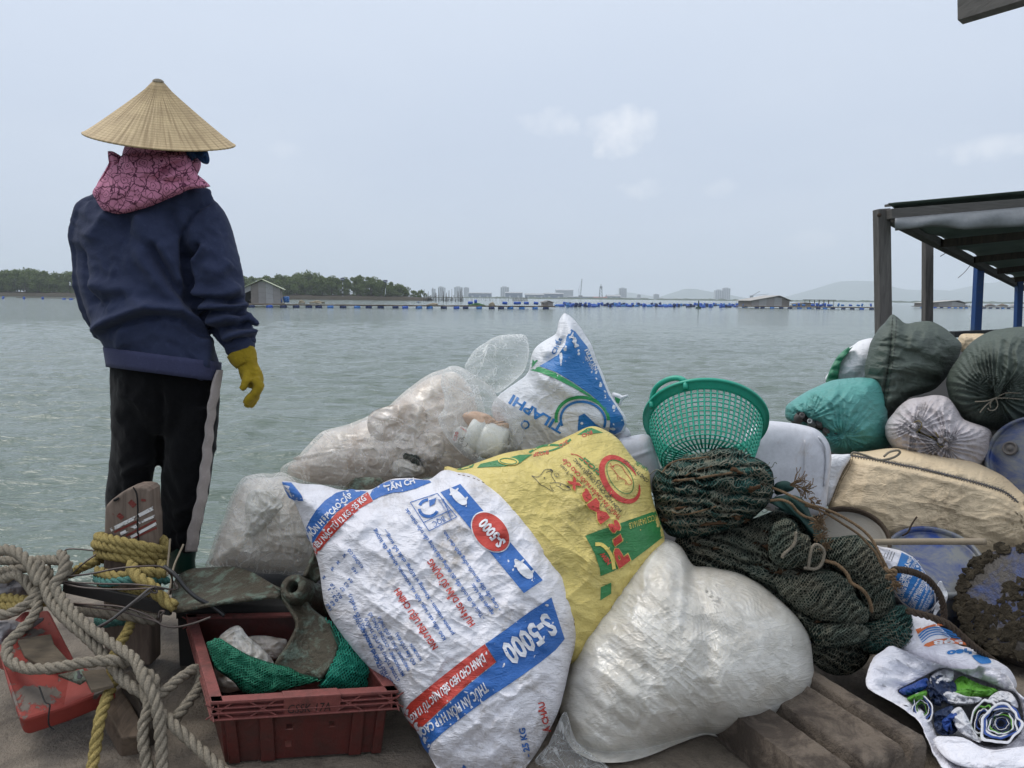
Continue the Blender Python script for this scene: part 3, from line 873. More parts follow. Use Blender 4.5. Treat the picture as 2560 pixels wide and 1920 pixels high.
def make_tree(seed, h, w):
    root = empty('mangrove_tree', (0,0,0), 'bushy green mangrove tree on the low island right of the person', 'tree', 'mangrove trees right of the person')
    mb = MB(); r = np.random.RandomState(seed + 50)
    for k in range(4):
        a = r.rand() * 6.28
        e = np.array([math.cos(a) * w * 0.25, math.sin(a) * w * 0.25, h * (0.55 + 0.3 * r.rand())])
        b = np.array([math.cos(a) * 0.6, math.sin(a) * 0.6,-0.4])
        mb.tube([b, b * 0.3 + e * 0.25 + np.array([0,0,0.6]), e * 0.7 + r.randn(3) * 0.2, e], [0.16,0.13,0.09,0.04], 5)
    mb.build('trunk', M['trunk'], root, True)
    v, f = crown_mesh(seed, h, w, 17,95)
    new_mesh('crown', v, f, M['leaf'], root, False)
    return root
protos = [make_tree(1,8.0,7.0), make_tree(2,9.0,6.5), make_tree(3,7.0,7.5), make_tree(4,10.0,7.0), make_tree(5,8.0,6.0)]
_H = [8.0,9.0,7.0,10.0,8.0]
def treetop(px):
    return np.interp(px, [-250,0,50,70,120,180,300,560,620,700,765,800,850,890,910,950,985,1010,1022,1040,1066],
                     [676,672,668,678,680,674,680,684,688,684,676,688,692,684,686,698,706,716,730,722,726])
_i = 0
for row, (Yr, step) in enumerate(((384,25),(377,22),(370,27))):
    x = -240.0 + row * 9
    while x < (1066 if row == 1 else 1010):
        jit = random.uniform(-6,6)
        px = x + jit
        base = P(px, 0, Yr); base[2] = WATER_Z + 0.5
        top = P(px, treetop(px) + (random.uniform(-1,5) if row < 2 else random.uniform(8,26)), Yr)[2]
        if 1012 < px < 1030: x += step; continue
        k = random.randrange(5)
        s = (top - base[2]) / (_H[k] + 0.2)
        s = max(s, 0.3)
        sw = max(0.55, min(1.15, s)) * random.uniform(0.85,1.15)
        pos = base
        if _i < 5:
            o = protos[_i]; s = (top - base[2]) / (_H[_i] + 0.2); o.location = V(pos); o.scale = (sw, sw, s); o.rotation_euler = (0,0, random.uniform(0,6.28))
        else:
            o = copy_thing(protos[k], pos, (0,0, random.uniform(0,6.28)),(sw, sw, s))
        sd_ = 'left' if px < 380 else 'right'; o['label'] = 'bushy green mangrove tree in the low wood %s of the person' % sd_; o['group'] = 'mangrove trees %s of the person' % sd_
        _i += 1
        x += step * random.uniform(0.75,1.25)

# ------------------------------------------------------------------ far city
M['conc'] = m_far('conc', (0.36,0.37,0.39),0.8,0.15,0.05)
M['shed_blue'] = m_far('shed_blue', (0.10,0.14,0.22),0.6,0.2,0.03)
M['shed_roof'] = m_far('shed_roof', (0.36,0.37,0.38),0.6,0.2,0.03)
M['shed_pale'] = m_far('shed_pale', (0.42,0.44,0.47),0.6,0.15,0.03)
M['pane_dark'] = m_far('pane_dark', (0.10,0.12,0.15),0.3,0.1,0.1)
M['red_far'] = m_far('red_far', (0.32,0.10,0.08),0.7)
M['steel_far'] = m_far('steel_far', (0.17,0.19,0.21),0.6)
def tower_block(x0, x1, yt, Y, label, mat='conc', cols=3, rows=8):
    c = P((x0 + x1) / 2,0, Y); c[2] = WATER_Z
    w = (x1 - x0) * Y / FPX; h = P((x0 + x1) / 2, yt, Y)[2] - WATER_Z
    root = empty('apartment_block', c, label, 'building')
    MB().box((c[0] - w / 2, Y, WATER_Z),(c[0] + w / 2, Y + w * 0.8, WATER_Z + h)).build('wall', M[mat], root)
    MB().box((c[0] - w * 0.3, Y + 1, WATER_Z + h),(c[0] + w * 0.2, Y + w * 0.5, WATER_Z + h + w * 0.09)).build('roof_plant_room', M[mat], root)
    m = None
    for i in range(cols):
        cx = c[0] - w / 2 + w * (i + 0.5) / cols
        MB().box((cx - w * 0.28 / cols, Y - 0.35, WATER_Z + h * 0.1),(cx + w * 0.28 / cols, Y - 0.02, WATER_Z + h * 0.95)).build('window_bay', M['pane_dark'], root)
    return root
for a in [(1078,1088,722,3200, 'slim hazy tower block at the left end of the far skyline'),(1096,1108,717,3200, 'second pale hazy tower from the left on the far skyline'),
          (1104,1114,719,3400, 'narrow hazy tower just right of the fishing stakes'),(1137,1158,718,3000, 'wide hazy tower block left of its slightly narrower twin'),
          (1162,1175,719,3050, 'narrower hazy twin tower block on the left skyline'),(1258,1279,718,2900, 'hazy square tower above the blue sheds'),
          (1568,1586,721,2800, 'pale tower block right of the harbour drilling tower'),(1658,1671,736,2800, 'small hazy block at the foot of the low hill'),
          (1615,1623,737,2600, 'tiny dark block between the tower and the low hill'),
          (1818,1838,726,3000, 'lower half of the stepped pair of blocks by the right floating house'),(1838,1856,721,3000, 'taller half of the stepped pair of blocks by the right floating house'),
          (2236,2249,742,3300, 'cream block at the foot of the mountain, left of its neighbour'),(2251,2261,740,3300, 'cream block at the foot of the mountain, right of its neighbour')]:
    tower_block(*a, cols=2 if a[1] - a[0] < 12 else 4)
def shed(x0, x1, yt, Y, label, wall='shed_blue', roof='shed_roof', rise=0.16):
    c = P((x0 + x1) / 2,0, Y); c[2] = WATER_Z
    w = (x1 - x0) * Y / FPX; h = P((x0 + x1) / 2, yt, Y)[2] - WATER_Z
    root = empty('harbour_shed', c, label, 'shed')
    X0, X1, Z = c[0] - w / 2, c[0] + w / 2, WATER_Z
    MB().box((X0, Y, Z),(X1, Y + 40, Z + h * (1 - rise))).build('wall', M[wall], root)
    MB().hexa([(X0 - 1, Y - 1, Z + h * (1 - rise)),(X1 + 1, Y - 1, Z + h * (1 - rise)),(X1 + 1, Y + 41, Z + h * (1 - rise)),(X0 - 1, Y + 41, Z + h * (1 - rise)),
               (X0 - 1, Y + 15, Z + h),(X1 + 1, Y + 15, Z + h),(X1 + 1, Y + 25, Z + h),(X0 - 1, Y + 25, Z + h)]).build('roof', M[roof], root)
    for k in range(max(2, int(w / 14))):
        cx = X0 + w * (k + 0.5) / max(2, int(w / 14))
        MB().box((cx - 2.2, Y - 0.4, Z),(cx + 2.2, Y - 0.05, Z + h * 0.45)).build('door', M['shed_pale'], root)
    return root
shed(1176,1232,731,1750, 'blue-grey harbour shed under the twin towers')
shed(1272,1314,730,1700, 'blue-grey harbour shed with a pale roof right of the square tower')
shed(1323,1372,733,1700, 'long low blue shed left of the big pale hall', rise=0.3)
shed(1374,1420,732,1650, 'dark blue shed in front of the big pale hall', rise=0.2)
shed(1404,1446,723,1900, 'big pale hall beside the crane', 'shed_pale', 'shed_pale', 0.12)
shed(1436,1500,741,1700, 'low blue quay shed below the crane')
shed(1503,1535,742,1680, 'low red quay shed at the foot of the tower', 'red_far', 'red_far', 0.3)
shed(1538,1570,737,1700, 'dark blue shed between the tower and the pale block', rise=0.35)
shed(1575,1640,744,1750, 'very low pale shed right of the harbour tower', 'shed_pale', 'shed_roof')
shed(1680,1740,746,1800, 'very low white shed under the low hill', 'shed_pale', 'shed_pale')
shed(1745,1812,746.5,1800, 'very low white shed left of the stepped blocks', 'shed_pale', 'shed_pale')
def lattice(mb, a, b, w, n, th):
    a, b = np.asarray(a, float), np.asarray(b, float)
    d = (b - a) / n
    ex = np.array([w / 2,0,0]); ey = np.array([0, w / 2,0])
    for sx in (-1,1):
        for sy in (-1,1):
            mb.beam(a + ex * sx + ey * sy, b + ex * sx * 0.5 + ey * sy * 0.5, th, th)
    for i in range(n):
        s = 1 if i % 2 else -1
        k0, k1 = 1 - 0.5 * i / n, 1 - 0.5 * (i + 1) / n
        mb.beam(a + d * i + ex * s * k0, a + d * (i + 1) - ex * s * k1, th * 0.7, th * 0.7)
    return mb
c = P(1519,0,1650); c[2] = WATER_Z
r = empty('drilling_tower', c, 'tall lattice tower standing in the far harbour', 'tower')
top = P(1519.5,711,1650)
mb = MB(); lattice(mb, c, (c[0], c[1], top[2] - 4),7.0,9,0.9); mb.build('frame', M['steel_far'], r)
MB().box((c[0] - 2.6, c[1] - 2.6, top[2] - 9),(c[0] + 2.6, c[1] + 2.6, top[2] - 4)).build('crown_platform', M['steel_far'], r)
MB().box((c[0] - 0.6, c[1] - 0.6, top[2] - 4),(c[0] + 0.6, c[1] + 0.6, top[2])).build('mast', M['steel_far'], r)
c = P(1466,0,1650); c[2] = WATER_Z
r = empty('harbour_crane', c, 'crawler crane with a long raised boom over the quay sheds', 'crane')
MB().box((c[0] - 4, c[1] - 4, WATER_Z),(c[0] + 4, c[1] + 4, WATER_Z + 8)).build('cab', M['steel_far'], r)
mb = MB(); lattice(mb, (c[0], c[1], WATER_Z + 7), P(1455,697,1650),1.8,14,0.5); mb.build('boom', M['steel_far'], r)
MB().beam((c[0] - 3, c[1], WATER_Z + 8), P(1447,722,1650),0.7,0.7).build('back_mast', M['steel_far'], r)
MB().beam(P(1447,722,1650), P(1455,698,1650),0.3,0.3).build('stay', M['steel_far'], r)
c = P(1912,0,1700); c[2] = WATER_Z
r = empty('harbour_crane', c, 'small dockside crane behind the right floating house', 'crane')
MB().box((c[0] - 3, c[1] - 3, WATER_Z),(c[0] + 3, c[1] + 3, WATER_Z + 12)).build('pedestal', M['steel_far'], r)
MB().beam((c[0], c[1], WATER_Z + 11), P(1900,728,1700),0.9,0.9).build('boom', M['steel_far'], r)
MB().beam((c[0], c[1], WATER_Z + 12), P(1922,735,1700),0.7,0.7).build('back_boom', M['steel_far'], r)

# ------------------------------------------------------------------ rafts, floats and floating houses
M['plank_far'] = m_far('plank_far', (0.22,0.18,0.14),0.8,0.4,0.9)
M['drum_far'] = m_far('drum_far', (0.022,0.09,0.42),0.5,0.3,0.9)
M['drum_far_pale'] = m_far('drum_far_pale', (0.045,0.17,0.46),0.5,0.3,0.9)
M['drum_dark'] = m_far('drum_dark', (0.014,0.03,0.10),0.6,0.3,0.9)
M['panel_a'] = m_far('panel_a', (0.33,0.31,0.30),0.7,0.3,1.2)
M['panel_b'] = m_far('panel_b', (0.25,0.22,0.20),0.7,0.3,1.2)
M['panel_c'] = m_far('panel_c', (0.40,0.39,0.39),0.7,0.25,1.2)
M['roof_yellow'] = m_far('roof_yellow', (0.52,0.54,0.38),0.6,0.15,0.6)
M['roof_grey'] = m_far('roof_grey', (0.42,0.40,0.37),0.6,0.2,0.6)
M['dark_in'] = m_far('dark_in', (0.02,0.018,0.016),0.9)
M['green_pile'] = m_far('green_pile', (0.07,0.16,0.06),0.8,0.3,1.5)
M['tan_pile'] = m_far('tan_pile', (0.33,0.28,0.20),0.8,0.3,1.5)
M['white_pile'] = m_far('white_pile', (0.52,0.54,0.56),0.6,0.2,1.5)

def drum_proto(name, mat, label, group):
    mb = MB(); mb.lathe([(0.0,-0.45),(0.27,-0.45),(0.29,-0.43),(0.29,-0.16),(0.305,-0.15),(0.305,-0.12),(0.29,-0.11),(0.29,0.11),(0.305,0.12),(0.305,0.15),(0.29,0.16),(0.29,0.43),(0.27,0.45),(0,0.45)], 12, cap=False)
    return tag(mb.build(name, mat, None, True), label, 'barrel', group)
dr_protos = {}
def drum(px, pywl, mat, lying, label, group, sc=1.0, lift=0.12):
    p = W(px, pywl)
    key = (mat, label)
    if key not in dr_protos:
        o = drum_proto('float_barrel', M[mat], label, group); dr_protos[key] = o
    else:
        o = dr_protos[key].copy(); COL.objects.link(o)
    a = random.uniform(0,3.1)
    if lying:
        o.rotation_euler = (0, math.pi / 2 + random.uniform(-0.1,0.1), random.uniform(-0.5,0.5)); z = lift
    else:
        o.rotation_euler = (random.uniform(-0.3,0.3), random.uniform(-0.3,0.3), a); z = lift + 0.12
    o.scale = (sc, sc, sc)
    o.location = V((p[0], p[1], WATER_Z + z * sc))
    return o
_lab = 'blue plastic barrel floating in the long row across the bay'
x = 1392.0
while x < 1868:
    for k in range(random.choice((1,1,2))):
        yy = 765.5 + (x - 1392) / 476 * 1.5 + random.uniform(-3.2,2.4)
        drum(x + random.uniform(-3,3), yy, random.choice(('drum_far', 'drum_far', 'drum_far', 'drum_far_pale', 'drum_dark')), random.random() < 0.5, _lab, 'barrels floating across the bay', random.uniform(1.0,1.35))
    x += random.uniform(3.2,6.5)
for px, py, l in ((8,747, False),(60,748, False),(107,748.5, False),(160,749, True),(178,749.5, True),(205,750, False)):
    drum(px, py, 'drum_far', l, 'blue plastic barrel floating before the left mangroves', 'barrels before the left mangroves', 1.0)

def walkway(name, x0, x1, yw, label, nplank, lift=0.42, depth=2.4, drums=True, dlabel='', dgroup='', grp=None):
    a, b = W(x0, yw[0]), W(x1, yw[1])
    root = empty(name, (a[0], a[1], WATER_Z), label, 'raft')
    d = (b - a); L = np.linalg.norm(d); d /= L; nrm = np.array([-d[1], d[0], 0])
    for s, zz in ((0.05,0),(depth * 0.5,0),(depth - 0.05,0)):
        MB().beam(a + nrm * s + (0,0, lift), b + nrm * s + (0,0, lift),0.12,0.14).build('beam', M['plank_far'], root)
    seg = L / nplank
    me = None
    for k in range(nplank):
        c0 = a + d * (k + 0.03) * seg; c1 = a + d * (k + 0.97) * seg
        z = lift + 0.11 + random.uniform(-0.03,0.03)
        MB().beam(c0 + nrm * depth / 2 + (0,0, z), c1 + nrm * depth / 2 + (0,0, z), depth + random.uniform(-0.1,0.4),0.05).build('plank', M['plank_far'], root)
    if drums:
        n = int(L / 1.9)
        for k in range(n):
            q = a + d * (k + 0.5 + random.uniform(-0.25,0.25)) * L / n
            pp = proj(q)
            drum(pp[0], pp[1], random.choice(('drum_far', 'drum_far_pale', 'drum_dark', 'drum_dark')), True, dlabel, dgroup, 1.0,0.10)
    return root
walkway('floating_walkway', 548,1378,(768.5,773.5), 'long plank walkway floating on blue barrels in mid bay', 34, dlabel='blue or black barrel under the long floating walkway', dgroup='barrels under the long walkway')
walkway('floating_walkway', 1876,2232,(771,775), 'plank raft beside the grey floating house on the right', 18, depth=6, dlabel='barrel under the raft of the right floating house', dgroup='barrels under the right raft')
walkway('floating_walkway', 2300,2640,(770,773.5), 'distant plank raft behind the canopy posts', 14, depth=5, dlabel='barrel under the raft behind the canopy posts', dgroup='barrels under the far right raft')
walkway('floating_walkway', 40,215,(745,746.5), 'low log raft in front of the left mangroves', 7, lift=0.1, depth=2.0, drums=False)

def fhouse(px0, px1, yw, ywall, yridge, label, panels, roofmat, yaw=0.12, open_left=False, apex=0.5, length=7.0, ov=0.6):
    a, b = W(px0, yw), W(px1, yw)
    Y = a[1]; w = b[0] - a[0]
    zf = WATER_Z + 0.5
    zw = P(px0, ywall, Y)[2]; zr = P((px0 + px1) / 2, yridge, Y)[2]
    c = (a + b) / 2
    root = empty('floating_house', (c[0], Y, WATER_Z), label, 'house')
    ca, sa = math.cos(yaw), math.sin(yaw)
    def T(x, y, z): return (c[0] + x * ca - y * sa, Y + x * sa + y * ca, z)
    def bx(x0, y0, z0, x1, y1, z1): return [T(x0, y0, z0), T(x1, y0, z0), T(x1, y1, z0), T(x0, y1, z0), T(x0, y0, z1), T(x1, y0, z1), T(x1, y1, z1), T(x0, y1, z1)]
    xr = -w / 2 + w * apex
    MB().hexa(bx(-w / 2 - 0.4,-0.6, zf - 0.25, w / 2 + 0.4, length + 0.4, zf)).build('floor', M['plank_far'], root)
    n = len(panels)
    for i, pm in enumerate(panels):
        x0, x1 = -w / 2 + w * i / n, -w / 2 + w * (i + 1) / n - 0.03
        def zt(x): return zw + (zr - zw) * max(0,1 - abs(x - xr) / ((xr + w / 2) if x < xr else (w / 2 - xr))) - 0.06
        if pm is None:
            q = [T(x0,0, zt(x0) - 0.9), T(x1,0, zt(x1) - 0.9), T(x1,0.05, zt(x1) - 0.9), T(x0,0.05, zt(x0) - 0.9), T(x0,0, zt(x0)), T(x1,0, zt(x1)), T(x1,0.05, zt(x1)), T(x0,0.05, zt(x0))]
            MB().hexa(q).build('panel', M['panel_c'], root)
            MB().hexa(bx(x0,2.2, zf, x1,2.25, zt(x0))).build('inner_wall', M['dark_in'], root)
            MB().hexa(bx(x0,0, zf, x0 + 0.12,0.12, zt(x0) - 0.9)).build('door_post', M['panel_b'], root)
            continue
        rows = 4
        for k in range(rows):
            za0, za1 = zf + (zt(x0) - zf) * k / rows, zf + (zt(x0) - zf) * (k + 0.97) / rows
            zb0, zb1 = zf + (zt(x1) - zf) * k / rows, zf + (zt(x1) - zf) * (k + 0.97) / rows
            dy = 0.02 * (k % 2)
            q = [T(x0, dy, za0), T(x1, dy, zb0), T(x1, dy + 0.05, zb0), T(x0, dy + 0.05, za0), T(x0, dy, za1), T(x1, dy, zb1), T(x1, dy + 0.05, zb1), T(x0, dy + 0.05, za1)]
            MB().hexa(q).build('board', M[pm], root)
    for s in (-1,1):
        MB().hexa(bx(s * w / 2 - 0.03,0.05, zf, s * w / 2 + 0.03, length, zw - 0.05)).build('side_wall', M['panel_b'], root)
    MB().hexa(bx(-w / 2, length - 0.05, zf, w / 2, length, zw - 0.05)).build('back_wall', M['panel_b'], root)
    for s in (-1,1):
        xe = s * (w / 2 + ov); ze = zw - (zr - zw) * ov / (w / 2) * 0.8
        q = [T(xr, -ov, zr), T(xe, -ov, ze), T(xe, length + ov, ze), T(xr, length + ov, zr), T(xr, -ov, zr + 0.09), T(xe, -ov, ze + 0.09), T(xe, length + ov, ze + 0.09), T(xr, length + ov, zr + 0.09)]
        MB().hexa(q).build('roof', M[roofmat], root)
    return root
fhouse(612,724,765.5,720,699, 'weathered grey plank house with a pale yellow roof on the walkway', [None, 'panel_b', 'panel_a', 'panel_c', 'panel_a'], 'roof_yellow', yaw=0.24, length=6)
fhouse(1872,1950,769.5,751,739, 'pale grey sheet-metal floating house at the left end of the right raft', ['panel_a', 'panel_c', 'panel_a', 'panel_c', 'panel_b'], 'roof_grey', yaw=0.25, apex=0.7, length=6)
fhouse(2310,2368,769,757.5,750.5, 'small grey floating house seen between the canopy posts', ['panel_b', 'panel_a', 'panel_c'], 'roof_grey', yaw=0.1, apex=0.8, length=6)
fhouse(1358,1381,771.5,756,752.5, 'tiny brown plank hut at the right end of the long walkway', ['panel_b', 'panel_a'], 'panel_b', yaw=0.1, length=2.5, ov=0.2)
fhouse(1990,2022,768,759.5,756.5, 'low brown hut on the right raft next to the open shelter', ['panel_b', 'panel_b'], 'plank_far', yaw=0.1, length=3, ov=0.3)
# open shelter with a flat roof
a, b = W(2024,770), W(2080,770.5)
r = empty('open_shelter', (a[0], a[1], WATER_Z), 'open flat-roofed shelter on thin poles on the right raft', 'shelter')
zt = P(2024,749, a[1])[2]
MB().box((a[0] - 0.4, a[1] - 0.5, zt - 0.12),(b[0] + 0.4, a[1] + 4, zt)).build('roof', M['dark_in'], r)
for k in range(6):
    for yy in (0.1,3.5):
        x = a[0] + (b[0] - a[0]) * k / 5
        MB().beam((x, a[1] + yy, WATER_Z + 0.4),(x, a[1] + yy, zt - 0.1),0.1,0.1).build('pole', M['plank_far'], r)
for k in range(5):
    drum(2032 + k * 10,771, 'drum_far', k % 2 == 0, 'blue barrel standing on the right raft under the open shelter', 'barrels under the open shelter', 1.0,0.75)
a, b = W(2376,769), W(2412,769)
r = empty('open_shelter', (a[0], a[1], WATER_Z), 'thin dark awning right of the small house behind the canopy posts', 'shelter')
zt = P(2376,755.5, a[1])[2]
MB().box((a[0] - 0.4, a[1] - 0.5, zt - 0.1),(b[0] + 0.4, a[1] + 3, zt)).build('roof', M['dark_in'], r)
for k in range(3):
    x = a[0] + (b[0] - a[0]) * k / 2
    MB().beam((x, a[1] + 0.1, WATER_Z + 0.4),(x, a[1] + 0.1, zt - 0.1),0.1,0.1).build('pole', M['plank_far'], r)
# heaps lying on the walkways
def heap(px, yw, wpx, hpx, mat, label, cat, lift=0.5, off=1.2):
    p = W(px, yw); Y = p[1] + off; s = Y / FPX
    rr = np.random.RandomState(int(px))
    q = rr.randn(90,3); q /= np.linalg.norm(q, axis=1)[:, None]; q[:, 2] = np.abs(q[:, 2])
    mb = MB()
    rings = []
    for k in range(6):
        t = k / 5; a = np.arange(14) / 14 * 6.283
        rad = wpx * s / 2 * math.sqrt(max(0.02,1 - t ** 1.6)) * (1 + 0.25 * rr.randn(14))
        rings.append(np.stack([p[0] + np.cos(a) * rad, Y + np.sin(a) * rad * 0.6, np.full(14, WATER_Z + lift + t * hpx * s) + 0.05 * rr.randn(14)], 1))
    mb.loft(rings)
    return tag(mb.build(cat.replace(' ', '_') if False else 'gear_heap', M[mat], None, True), label, cat)
heap(680,765.5,10,13, 'white_pile', 'pale net heap before the left floating house, nearer its door', 'heap')
heap(665,765.5,9,12, 'tan_pile', 'tan heap at the doorway of the left floating house', 'heap')
heap(625,765.5,13,16, 'tan_pile', 'tan sack heap inside the open door of the left floating house', 'heap')
heap(790,766,34,7, 'tan_pile', 'long tan timber heap on the walkway right of the left floating house', 'heap')
heap(750,766,16,8, 'tan_pile', 'short tan heap beside the left floating house', 'heap')
heap(1190,772,36,6, 'green_pile', 'green net heap on the long walkway', 'heap')
heap(1080,771,26,5, 'tan_pile', 'low tan heap near the middle of the long walkway', 'heap')
heap(1230,771,16,8, 'tan_pile', 'brown mound on the long walkway right of the green nets', 'heap')
for px, l in ((700, False),(713, False),(719, False)):
    drum(px, 766, 'drum_far' if px < 705 else 'drum_far_pale', l, 'blue barrel standing on the walkway by the left floating house', 'barrels by the left house', 1.1,0.95)
for px in (1176,1189,1262,1290,1296,1316,1340):
    drum(px, 768, 'drum_far', random.random() < 0.4, 'blue barrel on the long walkway left of the tiny hut', 'barrels on the long walkway', 1.0,0.8)
for k in range(16):
    drum(1965 + k * 16 + random.uniform(-5,5),770, random.choice(('drum_far', 'drum_far_pale')), random.random() < 0.6, 'blue barrel lying on the right raft', 'barrels on the right raft', 0.9,0.8)
for k in range(5):
    heap(2420 + k * 30,770,24,7, ('white_pile', 'tan_pile', 'panel_b', 'plank_far', 'panel_c')[k], ['white heap at the left end of', 'tan heap second from the left on', 'grey heap in the middle of', 'brown heap fourth from the left on', 'pale heap at the right end of'][k] + ' the raft behind the canopy posts', 'heap')
# small moored boat and navigation marks
def boat_px(px, yw, wpx, mat, label):
    p = W(px, yw); s = p[1] / FPX; L = wpx * s
    rings = []
    for t in np.linspace(-1,1,11):
        b = 0.16 * L * (1 - abs(t) ** 2.2) + 0.02
        z0 = WATER_Z - 0.1; z1 = WATER_Z + 0.09 * L + 0.06 * L * t * t
        x = p[0] + t * L / 2
        rings.append([(x, p[1] - b, z1),(x, p[1] - b * 0.6, z0),(x, p[1] + b * 0.6, z0),(x, p[1] + b, z1)])
    root = empty('moored_boat', p, label, 'boat')
    MB().loft(rings).build('hull', M[mat], root)
    MB().box((p[0] - L * 0.12, p[1] - 0.5, WATER_Z + 0.1 * L),(p[0] + L * 0.12, p[1] + 0.5, WATER_Z + 0.19 * L)).build('cabin', M['drum_far_pale'], root)
    return root
boat_px(852,748,40, 'plank_far', 'wooden boat moored below the striped marker pole')
boat_px(1046,757,15, 'white_pile', 'small white boat moored by the fishing stakes')
def nav_mark(px, yb, yt, label, striped=True):
    p = W(px, 749.0); p = P(px, yb, 366); Y = 366; s = Y / FPX
    zt = P(px, yt, Y)[2]; z0 = WATER_Z
    root = empty('channel_marker', (p[0], Y, z0), label, 'sign')
    n = 9 if striped else 3
    for k in range(n):
        MB().beam((p[0], Y, z0 + (zt - z0) * k / n),(p[0], Y, z0 + (zt - z0) * (k + 1) / n),0.30,0.30).build('pole_band' if striped else 'pole', M['white_pile' if k % 2 else 'dark_in'], root)
    MB().box((p[0] - 5 * s, Y - 0.3, zt),(p[0] + 5 * s, Y - 0.2, zt + 6 * s)).build('sign_board', M['drum_dark'], root)
    MB().box((p[0] - 4 * s, Y - 0.36, zt + 2 * s),(p[0] + 4 * s, Y - 0.31, zt + 3.4 * s)).build('sign_stripe', M['white_pile'], root)
    return root
nav_mark(857,733,701, 'black and white striped marker pole with a blue board')
nav_mark(964,735,706, 'blue and white marker board rising out of the mangroves', False)
p = W(1746,771.5); s = p[1] / FPX
r = empty('channel_buoy', p, 'dark green channel buoy with a tall topmark beyond the barrels', 'buoy')
M['buoy_green'] = m_far('buoy_green', (0.015,0.05,0.035),0.6)
MB().lathe([(7 * s, -0.2),(7 * s, 3 * s),(4 * s, 5 * s),(3 * s, 5.2 * s)], 14, p).build('float', M['buoy_green'], r, True)
MB().lathe([(2.6 * s, 5 * s),(1.4 * s, 13 * s)], 8, p).build('tower', M['buoy_green'], r, True)
MB().lathe([(1.2 * s, 13 * s),(1.6 * s, 17 * s),(0.3 * s, 21 * s)], 8, p).build('topmark', M['buoy_green'], r, True)
# fishing stakes
stake_me = None
def stake(px, yw, h_px, label, group, lean=0.05):
    global stake_me
    p = W(px, yw); s = p[1] / FPX
    if stake_me is None:
        o = MB().tube([(0,0,-0.02),(0.01,0,0.5),(0,0.0,1.0)], [0.012,0.011,0.008], 5).build('fishing_stake', M['dark_far'], None, True); stake_me = o.data
    else:
        o = bpy.data.objects.new('fishing_stake', stake_me); COL.objects.link(o)
    h = h_px * s
    o.scale = (h_px * s * 0 + 9.0,9.0, h); o.location = V(p); o.rotation_euler = (random.uniform(-lean, lean), random.uniform(-lean, lean),0)
    return tag(o, label, 'stake', group)
M['dark_far'] = m_far('dark_far', (0.06,0.05,0.045),0.8)
for k in range(70):
    x = 1058 + k * 1.45 + random.uniform(-1,1)
    stake(x, 752.5 + random.uniform(-1.5,1.8), random.uniform(8,16) if random.random() < 0.72 else random.uniform(18,34), 'thin dark fishing stake in the cluster right of the mangroves', 'fishing stakes by the mangroves')
for k in range(26):
    stake(1281 + k * 1.5,752.5 + random.uniform(-0.5,0.5), random.uniform(6,9), 'short dark stake in the small fence across the bay', 'stakes of the small fence')
for k in range(20):
    stake(1165 + k * 5.6 + random.uniform(-2,2),750 + random.uniform(0,3), random.uniform(5,10), 'lone thin stake between the stake cluster and the fence', 'scattered stakes')
for px, yt in ((1454,0), ):
    pass

# ------------------------------------------------------------------ haze
def m_haze():
    m = bpy.data.materials.new('haze'); m.use_nodes = True; t = m.node_tree; t.nodes.clear()
    o = t.nodes.new('ShaderNodeOutputMaterial'); v = t.nodes.new('ShaderNodeVolumePrincipled')
    v.inputs['Color'].default_value = (0.88,0.935,1.0,1); v.inputs['Density'].default_value = 2.4e-4; v.inputs['Anisotropy'].default_value = 0.0
    t.links.new(v.outputs[0], o.inputs['Volume']); return m
hz = MB().box((-5600,-120, WATER_Z - 6),(5600,7900,330)).build('haze', m_haze())
tag(hz, 'pale haze over the bay', kind='stuff')
# ------------------------------------------------------------------ boat deck
def deck_sheet(name, x0, x1, y0, y1, zf, mat, label, nx=120, ny=60, kind='structure'):
    X, Yy = np.meshgrid(np.linspace(x0, x1, nx), np.linspace(y0, y1, ny), indexing='ij')
    Zz = zf(X, Yy); i = np.arange(nx * ny).reshape(nx, ny)
    f = np.stack([i[:-1, :-1], i[1:, :-1], i[1:, 1:], i[:-1, 1:]], -1).reshape(-1, 4).tolist()
    o = new_mesh(name, np.stack([X, Yy, Zz], -1).reshape(-1, 3), f, M[mat])
    md = o.modifiers.new('s', 'SOLIDIFY'); md.thickness = 0.04; md.offset = -1
    return tag(o, label, kind=kind)
deck_sheet('deck', -2.2, 2.6, 0.6, 2.75, lambda x, y: 0.004 * fbm(x * 3, y * 3, 0.2, 401, 3) - 0.002, 'deck', 'worn brown boat deck in the foreground')
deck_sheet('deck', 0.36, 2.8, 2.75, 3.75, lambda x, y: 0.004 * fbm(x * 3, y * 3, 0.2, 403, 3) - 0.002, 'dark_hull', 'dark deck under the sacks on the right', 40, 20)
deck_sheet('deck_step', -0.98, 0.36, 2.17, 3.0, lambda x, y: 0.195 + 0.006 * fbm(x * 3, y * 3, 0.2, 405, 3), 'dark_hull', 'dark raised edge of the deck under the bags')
for bx, nm, lb_ in (((-0.98, 2.18, 0.0, 0.36, 2.22, 0.152), 'deck_riser', 'dark riser below the raised deck edge'), ((-2.2, 0.62, -0.9, 2.6, 2.73, -0.05), 'boat_hull', 'dark hull side below the deck'), ((-0.95, 2.735, -0.9, 2.8, 2.99, 0.14), 'boat_hull', 'dark hull side below the raised deck'), ((0.4, 3.0, -0.9, 2.8, 3.7, -0.05), 'boat_hull', 'dark hull side below the deck on the right')):
    MB().box(bx[:3], bx[3:]).build(nm, M['dark_hull'])
    tag(COL.objects[-1], lb_, kind='structure')
